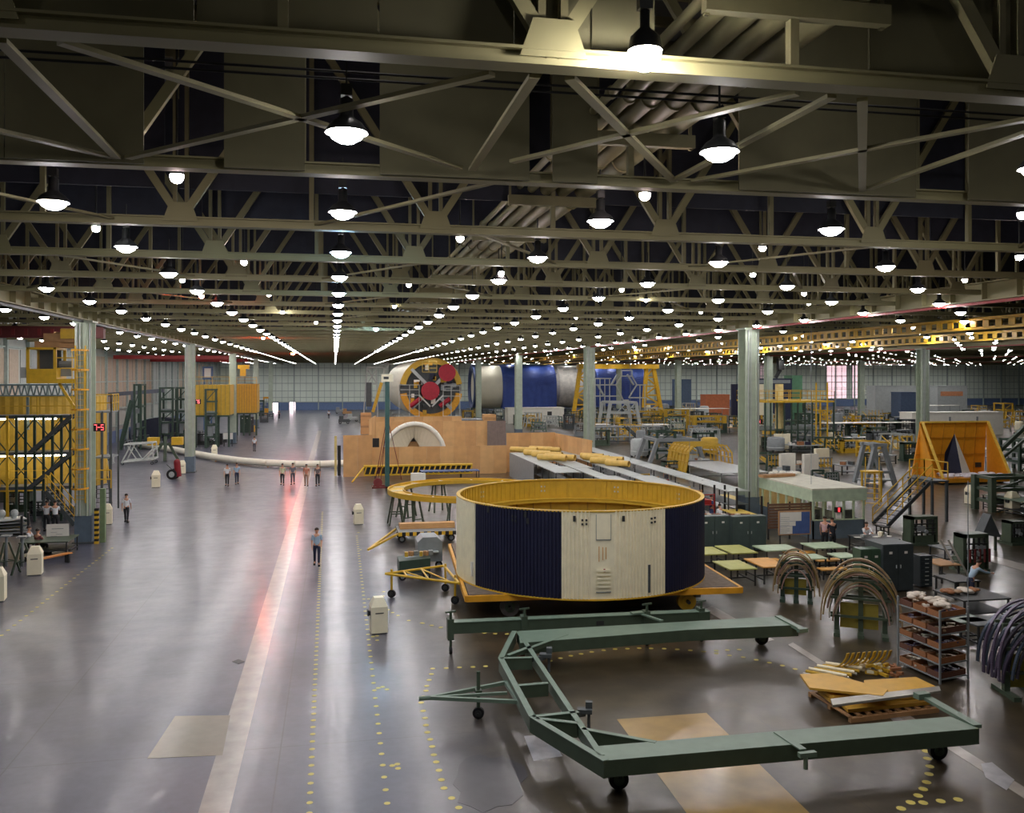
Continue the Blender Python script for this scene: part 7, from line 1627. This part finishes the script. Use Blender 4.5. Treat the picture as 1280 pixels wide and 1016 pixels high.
for ri, (py, pxs, hh) in enumerate(rowsY):
    for j, px in enumerate(pxs):
        random.seed(1000+k*17); px = px+random.uniform(-5, 5); pyy = py+random.uniform(-4, 4); h = hh*random.uniform(.6, 1.35)
        if 905 < px < 955 and ri > 2: continue
        if 1140 < px < 1272 and ri > 2: continue
        if 950 < px < 1085 and ri == 4 and py > 565: pyy = 566
        where = cols_[min(13, max(0, int((px-740)/40)))]; k += 1
        kind = random.random()
        lab = lambda n: '%s %s %s, %s' % (ADJ[k % 20], n, rown[ri], where)
        w = hh*random.uniform(1.0, 1.7)
        if kind < .4: jig(px, pyy, w, h, lab('tooling jig'), 2000+k)
        elif kind < .62: bench_clut(px, pyy, w*1.3, lab('cluttered workbench'), 3000+k)
        elif kind < .84: machine(px, pyy, w, h, lab('machine'), random.choice([GREEN, DGREEN, GREY, DGREY, OCH]), 4000+k, kind='shop_machine')
        elif kind < .93: roundtank(px, pyy, w*.6, h, lab('round tank'), random.choice([OCH, LGREY, CREAM, GREY]))
        else: tower(px-w*.3, px+w*.3, pyy-h*1.5, pyy, lab('tooling tower'), random.choice([DGREEN, OCH, GREY]), lev=3)
# yellow work around the gantry feet, small yellow towers
for i, (px0, px1, pt, pb, lab) in enumerate(((795, 828, 514, 528, 'yellow railed plinth below the right gantry leg'), (832, 860, 512, 530, 'olive railed plinth right of the gantry'), (868, 905, 520, 540, 'yellow railed tooling block left of the two tone panel'))):
    tower(px0, px1, pt, pb, lab, OCH, lev=3)
# engine area clutter
for i, (px, py, w, h) in enumerate(((455, 529, 12, 10), (497, 530, 14, 12), (585, 527, 14, 14), (596, 526, 10, 16), (612, 525, 10, 12), (624, 524, 10, 14), (590, 520, 12, 10), (642, 527, 14, 12), (660, 533, 18, 14), (690, 534, 16, 14), (712, 536, 14, 18), (675, 540, 16, 12), (725, 545, 12, 16))):
    (jig if i % 2 else (lambda px, py, w, h, l, s: machine(px, py, w, h, l, [GREY, DGREY, OCH][i % 3], s, kind='shop_machine')))(px, py, w, h, '%s piece of equipment behind the plywood enclosure' % ORD[i if i < 12 else 11].replace('nearest', 'leftmost')+(' again' if i > 11 else ''), 500+i)
# stairs and tooling between office and crate
for i, (px, py, w, h) in enumerate(((1000, 592, 26, 22), (1030, 590, 24, 18), (1062, 594, 22, 20), (968, 588, 22, 20), (985, 602, 18, 16), (1040, 603, 18, 12))):
    (jig if i % 2 else bench_clut)(*((px, py, w, h) if i % 2 else (px, py, w)), '%s item crowded behind the office roof' % ORD[i].replace('nearest', 'first'), 600+i)
for i, (px, py, m) in enumerate(((984, 596, WHITE), (1013, 597, WHITE), (942+85, 588, CREAM))):
    c = fp(px, py); b = MB(); b.box((c.x, c.y, 1.05), (1.6, .3, 2.1), .2); single('white_panel_rack', b, m, 'white upright panel behind the office, %s' % ('left', 'middle', 'right')[i], 'board')
# yellow cloth-like long slabs on the benches near the office: stacked planks on the roof line
b = MB(); c = (OX0+.8, OY0+5.6); b.box((c[0], c[1], OZ+.12), (2.4, .5, .16), .2); single('brown_plank_bundle', b, PLANK, 'bundle of brown planks on the office roof, rear left', 'planks')
for i in range(3):
    b = MB(); random.seed(i+80)
    for q in range(7): b.ball((OX0+1.0+i*.7+random.uniform(-.3, .3), OY1-.7+random.uniform(-.3, .3), OZ+.1+random.random()*.1), random.uniform(.12, .22), 8, .6)
    single('white_bundle', b, WHITE, 'white wrapped bundle on the rear of the office roof, %s' % ('left', 'middle', 'right')[i], 'bundle')
# green racks at the right edge
tower(1240, 1290, 596, 640, 'green rack frame at the right edge in front of the orange crate', GREEN, lev=3, dy=1.6)
t = thing('slanted_mast', 'dark green slanted lattice beam at the far right edge', 'beam', tuple(fp(1262, 600))); b = MB(); Y = fp(1262, 600).y
b.bar((XY(1248, Y), Y, ZH(1248, 565, Y)), (XY(1290, Y), Y, ZH(1290, 525, Y)), .3).bar((XY(1250, Y), Y, ZH(1248, 575, Y)), (XY(1292, Y), Y, ZH(1290, 540, Y)), .2); b.build('beam', GREEN, t); posts(t, ((XY(1250, Y), Y), (XY(1286, Y), Y)), 3.0, .12, GREEN)
tb(1268, 622, 34, 10, 'green topped inspection table at the right edge', GREENT, h=1.0, shelf=True)
# table behind the cylinder rack area and left of office: light tables strewn
for i, (px, py, w, lab) in enumerate(((1240, 775, 70, 'dark work table right of the shelf rack'), (1205, 772, 40, 'pale green table just behind the shelf rack'))):
    tb(px, py, w, 10, lab, [DGREY, GREENT][i], h=.8)
